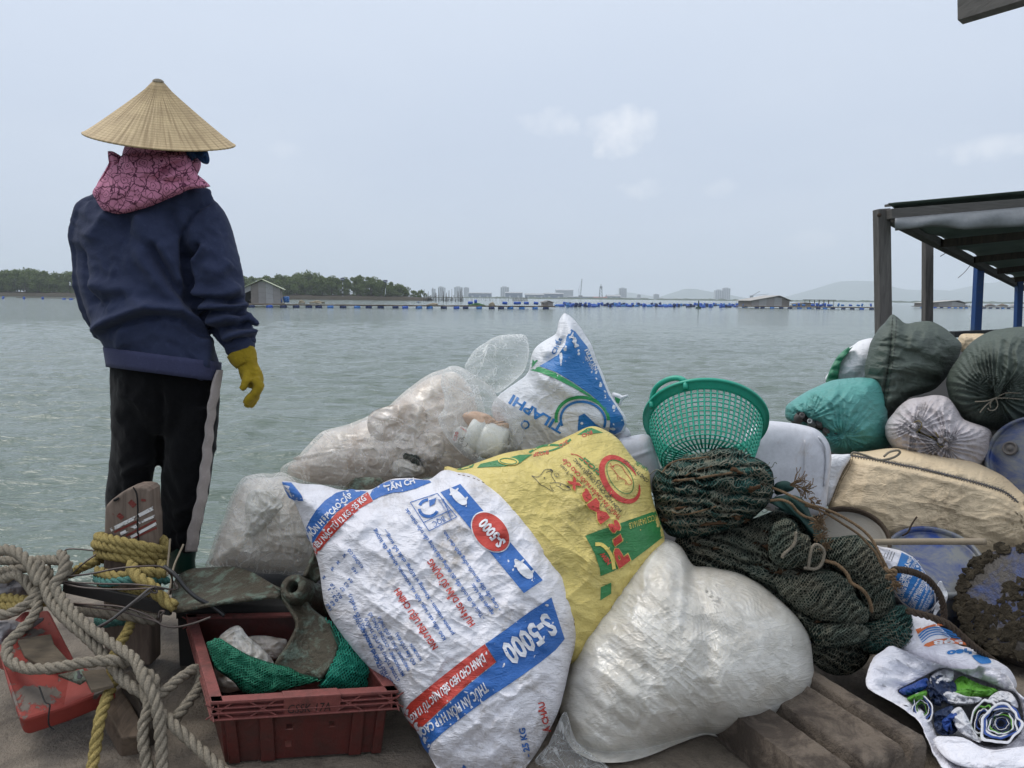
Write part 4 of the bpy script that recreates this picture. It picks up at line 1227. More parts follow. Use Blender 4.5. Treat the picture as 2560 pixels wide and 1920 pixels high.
# ribbed hatch cover, bottom right
ha, hb = G(2030, 1672, 0.13)[:2], G(2318, 1846, 0.13)[:2]
hd_ = (hb - ha); HL = np.linalg.norm(hd_); hd_ /= HL; hn = np.array([hd_[1], -hd_[0]]); hn = hn if hn[1] < 0 else -hn
v1 = abs((G(*Z15(560, 1062), 0.12)[:2] - ha) @ hn); v2 = abs((G(*Z15(470, 1372), 0.12)[:2] - ha) @ hn)
n, m = 120, 150; g = []
for u in np.linspace(-0.02, HL, n):
    for v in np.linspace(0, v2 + 0.11, m):
        z = 0.13 - 0.016 * (v > (v1 + 0.01)) * min(1, (v - v1) / 0.04) - 0.038 * math.exp(-((v - v1) / 0.011) ** 4) - 0.045 * math.exp(-((v - v2) / 0.014) ** 4) - 0.012 * max(0, min(1, (v - v2) / 0.05))
        e = min(HL - u, v + 0.012) / 0.016
        if e < 1: z -= 0.016 * (1 - max(0, e)) ** 2
        z += 0.0012 * float(fbm(np.array(u * 50), np.array(v * 50), 0.2, 411, 3)) if e > 0.3 else 0
        p = ha + hd_ * u + hn * v
        g.append((p[0], p[1], z))
g = np.array(g); i = np.arange(n * m).reshape(n, m)
F = np.stack([i[:-1, :-1], i[:-1, 1:], i[1:, 1:], i[1:, :-1]], -1).reshape(-1, 4).tolist()
bd_ = np.concatenate([i[0, :], i[1:, -1], i[-1, -2::-1], i[-2:0:-1, 0]]); low = g[bd_].copy(); low[:, 2] = 0.004
g = np.vstack([g, low]); k0 = n * m; q = len(bd_)
F += [(int(bd_[j]), int(bd_[(j + 1) % q]), k0 + (j + 1) % q, k0 + j) for j in range(q)]
o = new_mesh('hatch_cover', g, F, M['hatch'])
bm = bmesh.new(); bm.from_mesh(o.data); bmesh.ops.recalc_face_normals(bm, faces=bm.faces); bm.to_mesh(o.data); bm.free()
tag(o, 'brown ribbed hatch cover at the bottom right', 'hatch')
# ------------------------------------------------------------------ print on sacks
_tc = {}
def text2d(body, bold=0.0, shear=0.0):
    key = (body, bold, shear)
    if key in _tc: return _tc[key]
    cu = bpy.data.curves.new('t', 'FONT'); cu.body = body; cu.fill_mode = 'FRONT'; cu.resolution_u = 2; cu.offset = bold; cu.shear = shear
    ob = bpy.data.objects.new('t', cu); COL.objects.link(ob)
    bpy.context.view_layer.update()
    dg = bpy.context.evaluated_depsgraph_get()
    me = bpy.data.meshes.new_from_object(ob.evaluated_get(dg))
    v = np.array([tuple(q.co)[:2] for q in me.vertices]); f = [tuple(p.vertices) for p in me.polygons]
    bpy.data.objects.remove(ob); bpy.data.curves.remove(cu); bpy.data.meshes.remove(me)
    x0, x1 = v[:, 0].min(), v[:, 0].max()
    v = np.stack([(v[:, 0] - x0) / (x1 - x0), v[:, 1] / 0.70], 1)
    _tc[key] = (v, f, (x1 - x0) / 0.70)
    return _tc[key]

def grid_cut(v, f, g):
    """slice flat geometry on a grid of g pixels so that it can follow a curved surface"""
    bm = bmesh.new()
    vs = [bm.verts.new((x, y, 0)) for x, y in v]
    for q in f:
        try: bm.faces.new([vs[i] for i in q])
        except ValueError: pass
    for ax in (0,1):
        lo, hi = v[:, ax].min(), v[:, ax].max()
        for c in np.arange(math.ceil(lo / g) * g, hi, g):
            co = [0,0,0]; no = [0,0,0]; co[ax] = c; no[ax] = 1
            bmesh.ops.bisect_plane(bm, geom=bm.verts[:] + bm.edges[:] + bm.faces[:], plane_co=co, plane_no=no, dist=1e-4)
    bm.verts.index_update()
    out = np.array([tuple(q.co)[:2] for q in bm.verts]); ff = [tuple(q.index for q in p.verts) for p in bm.faces]
    bm.free()
    return out, ff

class Print:
    """collects flat print in photo-pixel coordinates of a blob and lays it on that blob"""
    def __init__(s, blob, parent, off=0.0024): s.b = blob; s.par = parent; s.off = off; s.sets = {}
    def add(s, key, v, f, g=11.0, lift=0):
        v, f = grid_cut(np.asarray(v, float), f, g)
        s.sets.setdefault((key, lift), MB()).add(np.hstack([v, np.zeros((len(v),1))]), f)
    def poly(s, key, pts, g=11.0, lift=0, smooth=0):
        pts = np.asarray(pts, float)
        if smooth: pts = cat_closed(pts, smooth)
        from mathutils.geometry import tessellate_polygon
        tri = tessellate_polygon([[Vector((x, y, 0)) for x, y in pts]])
        s.add(key, pts, [tuple(t) for t in tri], g, lift)
    def strip(s, key, pts, w, lift=0, n=0, closed=False, g=14.0):
        pts = np.asarray(pts, float)
        if closed: pts = np.vstack([pts, pts[:1]])
        if n: pts = cat_open(pts, n)
        t = np.gradient(pts, axis=0); t /= np.maximum(np.linalg.norm(t, axis=1),1e-9)[:, None]
        nn = np.stack([-t[:, 1], t[:, 0]], 1) * w / 2
        v = np.vstack([pts + nn, pts - nn]); m = len(pts)
        s.add(key, v, [(i, i + 1, m + i + 1, m + i) for i in range(m - 1)], g, lift)
    def ring(s, key, c, a, b, deg, w, t0=0, t1=360, lift=0, taper=False, n=60):
        t = np.radians(np.linspace(t0, t1, n)); ca, sa = math.cos(math.radians(deg)), math.sin(math.radians(deg))
        ww = w * (np.sin((t - t[0]) / (t[-1] - t[0]) * math.pi) ** 0.6 if taper else np.ones(n))
        def E(k): 
            x, y = (a + k) * np.cos(t),(b + k) * np.sin(t)
            return np.stack([c[0] + x * ca - y * sa, c[1] + x * sa + y * ca], 1)
        v = np.vstack([E(ww / 2), E(-ww / 2)])
        s.add(key, v, [(i, i + 1, n + i + 1, n + i) for i in range(n - 1)], 13.0, lift)
    def disc(s, key, c, a, b, deg, lift=0):
        t = np.radians(np.arange(0,360,7)); ca, sa = math.cos(math.radians(deg)), math.sin(math.radians(deg))
        x, y = a * np.cos(t), b * np.sin(t)
        s.poly(key, np.stack([c[0] + x * ca - y * sa, c[1] + x * sa + y * ca], 1),13.0, lift)
    def text(s, key, body, start, end, cap, bold=0.02, lift=0, bow=0.0, capv=None, cap_end=None, shear=0.0, g=None):
        """baseline runs start -> end; cap height in pixels, or an explicit up vector"""
        v, f, asp = text2d(body, bold, shear)
        a, b = np.asarray(start, float), np.asarray(end, float)
        d = b - a; L = np.linalg.norm(d)
        up = np.array([d[1], -d[0]]) / L * cap if capv is None else np.asarray(capv, float)
        u0 = up; u1 = up * (cap_end / cap if cap_end else 1.0)
        t = v[:, :1]
        q = a + d * t + (u0 * (1 - t) + u1 * t) * v[:, 1:2]
        q = q + (4 * t * (1 - t)) * bow * (up / np.linalg.norm(up))
        s.add(key, q, f, g or max(9.0, min(14.0, np.linalg.norm(up) * 0.6)), lift)
    def build(s, names):
        for (key, lift), mb in s.sets.items():
            v = mb.verts()
            w = s.b.pt(v[:, 0], v[:, 1], s.off * (1 + lift))
            o = new_mesh(names.get((key, lift), names.get(key, 'print')), w, mb.f, M[key], s.par, True, v[:, :2] / 1000.0)
            bm = bmesh.new(); bm.from_mesh(o.data)
            for fc in bm.faces:
                if (fc.calc_center_median() - Vector(CAM)).dot(fc.normal) > 0: fc.normal_flip()
            bm.to_mesh(o.data); bm.free(); o['kind'] = 'stuff'

# ------------------------------------------------------------------ white feed sack
ol = zz(Z8,(10,150),(75,148),(150,165),(290,172),(420,205),(560,205),(640,198),(760,135),(900,125),(1030,135),(1130,72),(1240,85)) + \
     [(1188,1188),(1261,1224),(1312,1270),(1362,1329),(1400,1388),(1424,1440),(1440,1500),(1446,1560),(1443,1600),(1426,1660),(1410,1729),(1392,1785),(1357,1855),(1325,1905),(1290,1938),(1200,1946),(1110,1936),(1076,1893),(1045,1832),(1012,1790),(993,1750),(968,1712),(905,1650),(850,1580),(812,1515),(798,1428),(788,1385),(766,1331),(742,1266),(716,1228)]
def rel_white(px, py):
    r = crumple(px, py, 120,0.017,4,35,1.4) + crumple(px, py, 42,0.005,9,-25,1.6,2) + crease(px, py, 70, 0.006, 8, 30, 1.4, 4)
    r = r + folds(px, py, [
        (zz(Z9,(1660,870),(1300,1100),(1000,1350),(690,1640)),9,-0.006),
        (zz(Z8,(250,640),(450,470),(660,290),(900,230),(1150,130)),16,-0.012),
        (zz(Z8,(300,720),(500,520),(700,330)),22,0.010),
        (zz(Z8,(560,200),(620,240),(660,300)),14,0.014),
        (zz(Z8,(380,230),(480,250),(600,330)),16,-0.012),
        (zz(Z8,(1600,250),(1400,230),(1250,150)),20,0.006),
        (zz(Z8,(2040,900),(1900,820),(1700,900),(1500,1100)),26,0.008),
        (zz(Z8,(720,700),(900,850),(1100,1000)),24,-0.006),
        (zz(Z9,(600,1480),(800,1400),(1000,1280)),18,0.007),
        (zz(Z9,(700,1600),(1000,1450),(1300,1400)),20,-0.007),
        (zz(Z9,(900,1620),(1200,1500),(1400,1200)),18,0.007),
        (zz(Z9,(1400,1500),(1500,1200),(1700,900)),20,-0.006)])
    return r
B_white = Blob(ol, 1.93,0.175,0.10,2.4,(0.00,-0.52),(1120,1520), rel_white, 0.3)
t_white = empty('feed_sack', P(1180,1925,1.75), 'white woven feed sack with blue and red bands and upside-down printing', 'sack')
B_white.mesh('sack_body', M['white_sack'], t_white, 460,170,0.004)
pr = Print(B_white, t_white)
pr.poly('p_blue', zz(Z8,(14,152),(78,155),(120,205),(150,245),(160,282),(110,285),(62,262),(36,215)))
pr.poly('p_blue', zz(Z8,(176,478),(205,415),(250,345),(310,280),(390,225),(490,200),(600,218),(560,245),(480,292),(390,360),(310,450),(262,520),(228,575),(205,560),(186,525)))
pr.poly('p_red', zz(Z8,(228,580),(262,525),(312,455),(392,364),(482,296),(562,249),(606,222),(642,284),(570,322),(480,400),(400,482),(320,570),(246,665),(234,620)))
pr.poly('p_blue', zz(Z8,(640,205),(700,165),(770,140),(900,132),(1030,140),(1046,152),(940,196),(850,220),(780,226),(700,250),(642,278),(622,240)))
pr.text('p_white', 'HỖN HỢP CAO CẤP', Z8(215,545), Z8(505,250),16,0.03,1, bow=4, cap_end=14)
pr.text('p_white', 'IÊU NẠC TỪ 12 KG - 25 KG', Z8(262,612), Z8(600,272),14.5,0.03,1, bow=3)
pr.text('p_white', 'TÂN CH', Z8(735,216), Z8(935,158),14,0.03,1)
# blue strip with two pigs and the red oval
pr.poly('p_blue', zz(Z8,(1108,222),(1246,165),(1816,830),(1686,920)))
pr.disc('p_white', Z8(1456,497),58.5,41.5,49,1)
pr.disc('p_red', Z8(1456,497),55.5,38.5,49,2)
pr.text('p_white', 'S-5000', Z8(1562,566), Z8(1418,398),25,0.04,3)
def pig(cx, cy, deg, s, key='p_white', lift=1):
    body = [(-50,2),(-46,-10),(-36,-18),(-20,-22),(0,-24),(20,-22),(34,-17),(40,-24),(46,-22),(46,-14),(56,-8),(64,-2),(65,5),(58,9),(48,11),(40,15),(38,30),(32,31),(29,18),(10,20),(-14,19),(-24,18),(-26,31),(-33,31),(-37,16),(-45,10),(-55,-4),(-60,-8),(-56,-12)]
    a = math.radians(deg); q = [(cx + s * (x * math.cos(a) - y * math.sin(a)), cy + s * (x * math.sin(a) + y * math.cos(a))) for x, y in body]
    pr.poly(key, q, 11.0, lift)
pig(*Z8(1238,258),224,0.50); pig(*Z8(1690,760),226,0.56)
# quality mark box
for a, b in (((900,292),(1088,230)),((1088,230),(1222,392)),((1222,392),(1030,490)),((1030,490),(900,292)),((1128,268),(1185,412)),((990,432),(1180,345)),((1088,230),(1096,245))):
    pr.strip('p_blue', zz(Z8, a, b),1.7)
pr.ring('p_blue', Z8(1026,332),23,21,0,7.5,20,175)
pr.ring('p_blue', Z8(1026,332),23,21,0,7.5,200,268)
pr.poly('p_blue', zz(Z8,(1030,278),(1078,262),(1070,300),(1034,322)))
pr.text('p_blue', 'BQC', Z8(1128,388), Z8(1050,430),14,0.0)
for k, (a, b) in enumerate((((1196,388),(1120,262)),((1180,396),(1100,266)))):
    pr.text('p_blue', 'QCVN 01-12:2009 BNNPTNT', Z8(*a), Z8(*b),4.0,0.01)
RED = [('HƯỚNG DẪN SỬ DỤNG', (1350,1132),(1050,680),15.5),('NGUYÊN LIỆU CHÍNH', (1092,1292),(822,882),15.5)]
for b, s_, e, c in RED: pr.text('p_red', b, Z8(*s_), Z8(*e), c, 0.03)
BL = [('Khô dầu các loại, bột cá, axitamin, khoáng đa lượng', (1150,1236),(660,474)),('premix vitamin - Khoáng vi lượng, chất bổ sung,...', (1206,1200),(728,478)),
      ('- Thức ăn đã chứa đầy đủ dưỡng chất không cần trộn thêm các', (1418,1092),(880,332)),('nguyên liệu khác', (1478,1058),(1338,850)),('- Cung cấp đầy đủ nước uống sạch cho heo.', (1528,1032),(1140,486))]
for b, s_, e in BL: pr.text('p_blue', b, Z8(*s_), Z8(*e),9.5,0.018)
SM = [('HUOCMON', (985,1380),(912,1268)),('ĐỘ ẨM (TỐI ĐA)', (942,1410),(812,1190)),('THREONINE TỔNG SỐ (TỐI THIỂU)', (902,1450),(690,1080)),('METHIONINE + CYSTINE TỔNG SỐ', (862,1488),(630,1050)),
      ('LYSINE TỔNG SỐ (TỐI THIỂU)', (826,1520),(600,1090)),('PHỐT PHO TỔNG SỐ (TRONG KHOẢNG)', (788,1548),(520,1068)),('CANXI (TRONG KHOẢNG) (TỐI THIỂU)', (752,1560),(490,925)),
      ('KHÔNG CÓ', (578,738),(482,610)),('14,0', (538,775),(508,738)),('0,4', (505,842),(482,812)),('0,3', (478,872),(456,842)),('0,7', (450,900),(430,872)),('0,5 - 1,0', (432,950),(360,850)),
      ('0,3 - 1', (405,972),(348,885)),('6,0', (382,1000),(360,970)),('16,0', (360,1032),(332,990)),('%', (460,665),(446,645)),('%', (416,712),(402,692)),('%', (376,756),(362,736)),('%', (318,816),(306,796))]
for b, s_, e in SM: pr.text('p_blue', b, Z8(*s_), Z8(*e),8.0,0.018)
# wide bands at the foot
pr.poly('p_blue', zz(Z9,(1655,185),(1700,330),(1770,545),(1690,640),(1560,745),(1300,930),(1100,1060),(900,1210),(720,1350),(612,1450),(590,1535),(545,1480),(520,1410),(500,1352),(700,1160),(950,930),(1182,745),(1140,680),(1082,586),(1250,470),(1450,320)))
pr.poly('p_red', zz(Z9,(1078,588),(1136,684),(1176,742),(945,926),(694,1156),(494,1346),(440,1290),(382,1195),(400,1140),(430,1100),(560,990),(720,860),(900,720)))
pr.text('p_white', 'S-5000', Z9(1612,318), Z9(1212,612),46,0.035,1, capv=(31,47))
pr.text('p_white', 'THỨC ĂN HỖN HỢP CAO', Z9(1078,912), Z9(512,1322),21,0.03,1, capv=(11,23), cap_end=17, bow=3)
pr.text('p_white', 'DÀNH CHO HEO SIÊU NẠC TỪ 12 KG', Z9(1058,668), Z9(428,1208),18,0.03,1, capv=(9,20), cap_end=15, bow=-3)
pr.text('p_blue', '- 25 KG', Z9(1476,1560), Z9(1424,1310),15,0.03)
pr.text('p_red', 'Á CHÂU', Z9(1650,1345), Z9(1590,1085),15,0.03)
pr.poly('p_blue', zz(Z9,(890,1630),(920,1655),(880,1675)))
pr.build({'p_blue': 'blue_print', 'p_red': 'red_print', 'p_white': 'white_print'})
# stitched edge where the white sack meets the yellow one
mb = MB()
sp = cat_open(np.array([(1150,1182),(1190,1192),(1261,1228),(1310,1273),(1359,1331),(1397,1390),(1421,1441),(1436,1500),(1441,1560)], float),80)
for k in range(0,79,2):
    w = B_white.pt(sp[k:k + 2,0] - 5, sp[k:k + 2,1] + 4,0.001); mb.tube(w, 0.0011,5)
mb.build('stitching', M['rope_brown'], t_white)

# ------------------------------------------------------------------ yellow feed sack
ol = [(1110,1182),(1147,1172),(1200,1154),(1256,1134),(1310,1124),(1350,1118),(1392,1103),(1430,1086),(1477,1066),(1514,1076),(1546,1098),(1566,1124),(1592,1155),(1621,1177),(1626,1212),(1633,1252),(1650,1305),(1662,1345),(1655,1420),(1600,1510),(1520,1600),(1440,1660),(1370,1640),(1280,1540),(1180,1380)]
def rel_yel(px, py):
    return crease(px, py, 80, 0.005, 18, 40, 1.4, 4) + crumple(px, py, 130,0.013,14,20,1.3) + crumple(px, py, 40,0.0022,19,50,1.5,2) + folds(px, py, [
        (zz(Z10,(560,450),(900,520),(1250,760)),30,0.010),(zz(Z10,(1250,1000),(1400,900),(1600,950)),22,0.010),
        (zz(Z10,(1150,300),(1400,200),(1620,260)),22,-0.008),(zz(Z10,(700,340),(900,420),(1100,440)),26,-0.008),(zz(Z10,(1250,1350),(1330,1150),(1270,1000)),14,0.006)])
B_yel = Blob(ol, 2.06,0.13,0.12,2.6,(0.0,-0.50),(1420,1360), rel_yel, 0.3)
t_yel = empty('feed_sack', P(1450,1640,2.0), 'yellow woven feed sack with red lettering and green band', 'sack')
B_yel.mesh('sack_body', M['yellow_sack'], t_yel, 360,130,0.003)
pr = Print(B_yel, t_yel)
pr.poly('p_green', zz(Z10,(1255,1000),(1380,952),(1500,912),(1700,842),(1862,785),(1905,880),(1940,1000),(1800,1110),(1640,1230),(1500,1305),(1387,1350),(1380,1280),(1340,1160)))
pr.poly('p_green', zz(Z10,(1390,1445),(1480,1405),(1480,1500),(1385,1560)))
pr.poly('p_green', zz(Z10,(320,412),(350,378),(500,345),(690,300),(800,296),(740,335),(690,372),(560,400),(430,405)))
pr.poly('p_green', zz(Z10,(130,432),(220,400),(300,378),(280,408),(200,428)))
pr.poly('p_green', zz(Z10,(1185,128),(1270,72),(1310,68),(1410,108),(1300,118)))
pr.strip('p_green', zz(Z10,(770,280),(860,232),(960,215),(1060,215),(1130,165)),5, n=30)
pr.strip('p_green', zz(Z10,(850,282),(960,262),(1060,225)),4, n=20)
pr.disc('p_yellow', Z10(590,355),26,10,6,1)
pr.ring('p_green', Z10(590,355),21,7,6,2, lift=2)
pr.text('p_red', 'BIO2F', Z10(940,262), Z10(800,285),9,0.02, shear=0.2); pr.text('p_red', 'BIO', Z10(1100,170), Z10(1020,215),9,0.02); pr.text('p_red', 'BIO', Z10(1310,90), Z10(1220,122),9,0.02)
# red crescent round a pale oval
pr.ring('p_red', Z10(1562,512),62,38,55,15,-55,285,0, True, 90)
pr.ring('p_green', Z10(1558,490),47,26,57,1.6)
pr.strip('p_red', zz(Z10,(1470,372),(1490,400),(1520,385),(1570,400),(1600,450),(1640,500),(1660,545),(1630,560),(1600,520),(1560,500),(1530,470),(1500,430),(1470,400)),1.3, n=50)
pr.strip('p_red', zz(Z10,(1530,480),(1540,520),(1560,500)),1.3); pr.strip('p_red', zz(Z10,(1600,540),(1610,560)),1.3); pr.disc('p_red', Z10(1498,402),2.2,2.2,0)
# line drawing of a pig
for pts in (((792,480),(835,492),(870,475),(905,430),(950,425),(975,440),(940,445),(915,452)),((792,480),(835,520),(870,560),(905,575),(950,605),(985,618),(960,590),(950,560)),
            ((950,545),(1000,540),(1050,548),(1100,575),(1130,600),(1095,605),(1060,598),(1030,575),(1000,565)),((975,440),(960,470),(975,500),(1000,540))):
    pr.strip('p_black', zz(Z10, *pts),1.3, n=26)
pr.disc('p_black', Z10(960,430),4,2,30); pr.disc('p_black', Z10(1108,578),5,2.5,30); pr.disc('p_black', Z10(903,500),1.8,1.8,0); pr.disc('p_black', Z10(1040,560),1.8,1.8,0)
pr.ring('p_black', Z10(1008,475),6,4.5,30,1.0); pr.text('p_black', 'R', Z10(1016,488), Z10(1004,470),4,0.0)
PM = [('P', (1642,1218),(1578,1062),32),('i', (1575,1050),(1556,985),24),('g', (1545,960),(1500,868),25),('M', (1465,845),(1345,672),27),('a', (1318,680),(1262,588),27),('x', (1222,575),(1148,482),27)]
for b, s_, e, c in PM:
    up = np.array([-28.0,21.0]) * c / 35
    pr.text('p_yellow', b, Z10(s_[0] + 5, s_[1] + 5), Z10(e[0] - 5, e[1] - 5), c, 0.075,1, capv=up * 1.04)
    pr.text('p_red', b, Z10(*s_), Z10(*e), c, 0.045,2, capv=up)
pr.text('p_red', 'THỨC ĂN CHĂN NUÔI CAO CẤP', Z10(1568,838), Z10(1078,322),9.5,0.02)
pr.text('p_black', 'Cho Một Tương Lai An Toàn', Z10(1482,790), Z10(1050,382),8,0.0)
pr.text('p_black', 'HỖN HỢP CHO LỢN SIÊU NẠC', Z10(1572,782), Z10(1170,328),8,0.01)
pr.text('p_black', 'TỪ 1Q - 25', Z10(1500,655), Z10(1282,420),7,0.01)
pr.text('p_green', 'BIO2F', Z10(1405,455), Z10(1225,300),12,0.03, shear=0.2)
pr.strip('p_red', zz(Z10,(1395,472),(1290,390),(1200,310),(1130,292)),2.2, n=20)
pr.text('p_black', 'CÔNG TY TNHH LIÊN', Z10(1808,520), Z10(1600,335),8,0.02); pr.text('p_green', 'NHH LIÊN', Z10(1800,420), Z10(1700,352),8,0.03)
pr.text('p_yellow', 'TCCS 04:2016/LB', Z10(1868,812), Z10(1630,892),14,0.0,1, capv=(3,15))
pr.strip('p_yellow', zz(Z10,(1342,1072),(1400,1078),(1455,1130),(1490,1200),(1505,1290)),9,1,30)
pr.text('p_red', 'NEW', Z10(1480,1232), Z10(1412,1138),11,0.05,2)
pr.build({'p_green': 'green_print', 'p_red': 'red_print', 'p_black': 'black_print', 'p_yellow': 'yellow_print'})

# ------------------------------------------------------------------ white and blue fish-feed sack standing up
ol = zz(Z7,(1752,8),(1800,40),(1845,95),(1880,150),(1915,205),(1945,290),(1980,370),(2010,450),(2045,525),(2090,590),(2125,645),(2132,692),(2110,740),(2060,768),(2020,860),(1900,960),(1700,1000),(1500,960),(1380,860),(1320,700),(1300,580),(1340,515),(1385,478),(1445,438),(1505,395),(1532,350),(1540,290),(1565,225),(1620,180),(1688,140),(1705,110),(1712,60),(1735,20))
def rel_fish(px, py):
    return crumple(px, py, 70,0.012,24,60,1.3) + folds(px, py, [
        (zz(Z7,(1752,20),(1790,130),(1860,260),(1960,420),(2090,620)),12,0.016),(zz(Z7,(1745,30),(1760,150),(1700,260),(1600,330)),10,-0.014),
        (zz(Z7,(1830,120),(1850,230),(1930,380)),9,-0.012),(zz(Z7,(1550,400),(1700,450),(1850,520)),18,0.012),(zz(Z7,(1400,500),(1560,560),(1690,640)),18,-0.010),
        (zz(Z7,(1600,230),(1700,250),(1780,200)),10,0.012)])
B_fish = Blob(ol, 2.47,0.15,0.15,2.2,(0.0,0.05), Z7(1740,600), rel_fish, 0.35)
t_fish = empty('feed_sack', P(1420,1180,2.5), 'white and blue fish feed sack standing with a pointed crumpled top', 'sack')
B_fish.mesh('sack_body', M['fish_sack'], t_fish, 340,120,0.006)
pr = Print(B_fish, t_fish)
pr.poly('p_blue_light', zz(Z7,(1592,332),(1650,300),(1710,262),(1752,200),(1762,150),(1790,105),(1815,120),(1850,165),(1890,215),(1920,285),(1955,350),(1990,440),(2020,510),(2060,570),(2105,640),(2118,690),(2095,735),(2056,752),(2022,738),(2030,680),(2010,610),(1960,550),(1900,500),(1800,430),(1700,370)))
pr.poly('p_green_b', zz(Z7,(1536,358),(1590,335),(1690,372),(1800,436),(1900,506),(1950,548),(1915,528),(1800,462),(1690,408),(1600,372)))
pr.poly('p_green_b', zz(Z7,(1552,292),(1585,296),(1560,328),(1545,345)))
pr.ring('p_green_b', Z7(1858,660),66,55,10,8,160,350); pr.ring('p_blue_light', Z7(1862,665),56,46,10,6,150,372)
pr.poly('p_blue_light', zz(Z7,(1836,640),(1870,624),(1900,650),(1940,690),(1990,722),(1930,722),(1880,726),(1830,730),(1832,690)))
pr.disc('p_white', Z7(1855,684),3.5,3.5,0,1)
pr.text('p_blue_light', 'TILAPHI', Z7(1752,700), Z7(1432,508),24,0.03)
pr.text('p_blue_light', 'O', Z7(1545,690), Z7(1500,655),22,0.02)
pr.text('p_white', 'MA', Z7(1838,210), Z7(1800,120),11,0.03,1)
pr.text('p_white', 'NUTRI', Z7(1955,350), Z7(1890,225),9,0.02,1); pr.text('p_white', 'thủy sản', Z7(1930,350), Z7(1882,270),7,0.0,1)
pr.text('p_blue_light', 'Chất', Z7(1690,265), Z7(1735,165),11,0.02); 
pr.build({'p_blue_light': 'blue_print', 'p_green_b': 'green_print', 'p_white': 'white_print'})
b2 = Blob(zz(Z7,(2040,500),(2075,500),(2110,515),(2130,500),(2140,520),(2110,540),(2090,572),(2060,560)),2.52,0.02,0.02,2.5)
b2.mesh('sack_corner', M['fish_sack'], t_fish, 50,10); p2 = Print(b2, t_fish); p2.poly('p_green_b', zz(Z7,(2055,520),(2092,535),(2082,565),(2065,555))); p2.build({'p_green_b': 'green_corner_print'})

# ------------------------------------------------------------------ big milky plastic bag
ol = [(1653,1350),(1675,1351),(1704,1369),(1732,1412),(1765,1417),(1796,1422),(1859,1438),(1922,1477),(1986,1534),(2024,1594),(2034,1660),(2034,1711),(2003,1760),(1963,1796),(1900,1828),(1805,1842),(1760,1838),(1690,1862),(1600,1896),(1540,1906),(1480,1900),(1428,1868),(1404,1810),(1402,1735),(1419,1664),(1447,1585),(1495,1506),(1542,1442),(1590,1389),(1622,1362)]
def rel_milk(px, py):
    r = crumple(px, py, 130,0.010,34,45,1.8,2) + crumple(px, py, 46,0.0022,39,50,2.6,2)
    r = r + gather(px, py, 1735,1425,90,0.0045,240,3,40) * np.clip((px - 1715) / 40, 0, 1) + crease(px, py, 60, 0.0032, 33, 40, 2.2) * np.clip((1800 - px) / 80, 0.15, 1) + crease(px, py, 26, 0.0010, 36, -30, 1.8)
    return r + folds(px, py, [([(1735,1415),(1755,1500),(1770,1600),(1760,1700)], 26,-0.022),([(1655,1355),(1610,1420),(1612,1480)], 9,0.012),([(1660,1355),(1700,1420),(1690,1520)], 14,-0.010),
        ([(1440,1600),(1500,1680),(1610,1760)], 20,0.010),([(1480,1560),(1560,1640),(1640,1690)], 18,-0.010),([(1420,1700),(1500,1780),(1600,1830)], 18,-0.012),([(1400,1760),(1460,1830),(1560,1880)], 16,0.012),
        ([(1380,1880),(1450,1850),(1540,1880)], 14,0.012),([(1800,1830),(1760,1760),(1770,1690)], 24,-0.012)])
B_milk = Blob(ol, 1.97,0.25,0.16,2.3,(0.0,-0.42),(1700,1640), rel_milk, 0.3)
t_milk = empty('plastic_bag', P(1700,1880,1.75), 'bulging milky white plastic bag in front of the green nets', 'bag')
Blob([(1415,1780),(1440,1850),(1500,1900),(1520,1922),(1440,1932),(1375,1922),(1338,1902),(1372,1858),(1392,1815)], 1.72, 0.03, 0.03, 2.4, (0,-0.5), None, lambda a, b: crease(a, b, 22, 0.012, 37) + crumple(a, b, 30, 0.012, 38), 0.6).mesh('film_corner', M['clear_film_thin'], t_milk, 110, 30, 0.02)
B_milk.mesh('film', M['milky_film'], t_milk, 400,130,0.004)
# ------------------------------------------------------------------ two clear bags of brown waste film
def pip(poly, x, y):
    ins_ = False; n = len(poly); j = n - 1
    for i in range(n):
        xi, yi = poly[i]; xj, yj = poly[j]
        if (yi > y) != (yj > y) and x < (xj - xi) * (y - yi) / (yj - yi + 1e-9) + xi: ins_ = not ins_
        j = i
    return ins_
M['waste'] = m_milky('waste', (0.87,0.80,0.73),(0.46,0.345,0.26), 0.8, 11)
M['waste_pale'] = m_milky('waste_pale', (0.88,0.83,0.76),(0.60,0.49,0.38), 0.8, 9)
ol1 = zz(Z6,(48,1275),(75,1180),(100,1100),(150,960),(200,850),(240,740),(275,645),(320,560),(375,498),(440,475),(520,462),(620,465),(720,455),(820,520),(900,650),(960,850),(1000,1050),(1000,1200),(950,1310),(850,1345),(700,1335),(560,1330),(400,1310),(200,1285))
def rel1(px, py):
    return crease(px, py, 36, 0.010, 55, 60, 1.5) + crumple(px, py, 60,0.014,51,60,1.6) + crumple(px, py, 24,0.005,52,20,1.7,2) + folds(px, py, [
        (zz(Z6,(560,600),(480,760),(420,950),(430,1200)),13,0.022),(zz(Z6,(500,640),(620,700),(720,720)),12,0.022),(zz(Z6,(250,850),(380,1000),(400,1180)),10,0.018),
        (zz(Z6,(400,1080),(650,1150),(950,1190)),12,0.014),(zz(Z6,(120,1100),(160,1180),(200,1280)),9,0.012),(zz(Z6,(650,780),(760,880),(880,930)),13,-0.014)])
t_b1 = empty('plastic_bag', P(620,1425,2.35), 'clear plastic bag of crumpled beige film beside the person\'s feet', 'bag')
B1 = Blob(ol1,2.36,0.16,0.12,2.3,(0.05,-0.10), Z6(540,930), rel1,0.5)
B1.mesh('film', M['clear_film'], t_b1,280,90,0.01)
def inner(o, c, f): return [((x - c[0]) * f + c[0], (y - c[1]) * f + c[1]) for x, y in o]
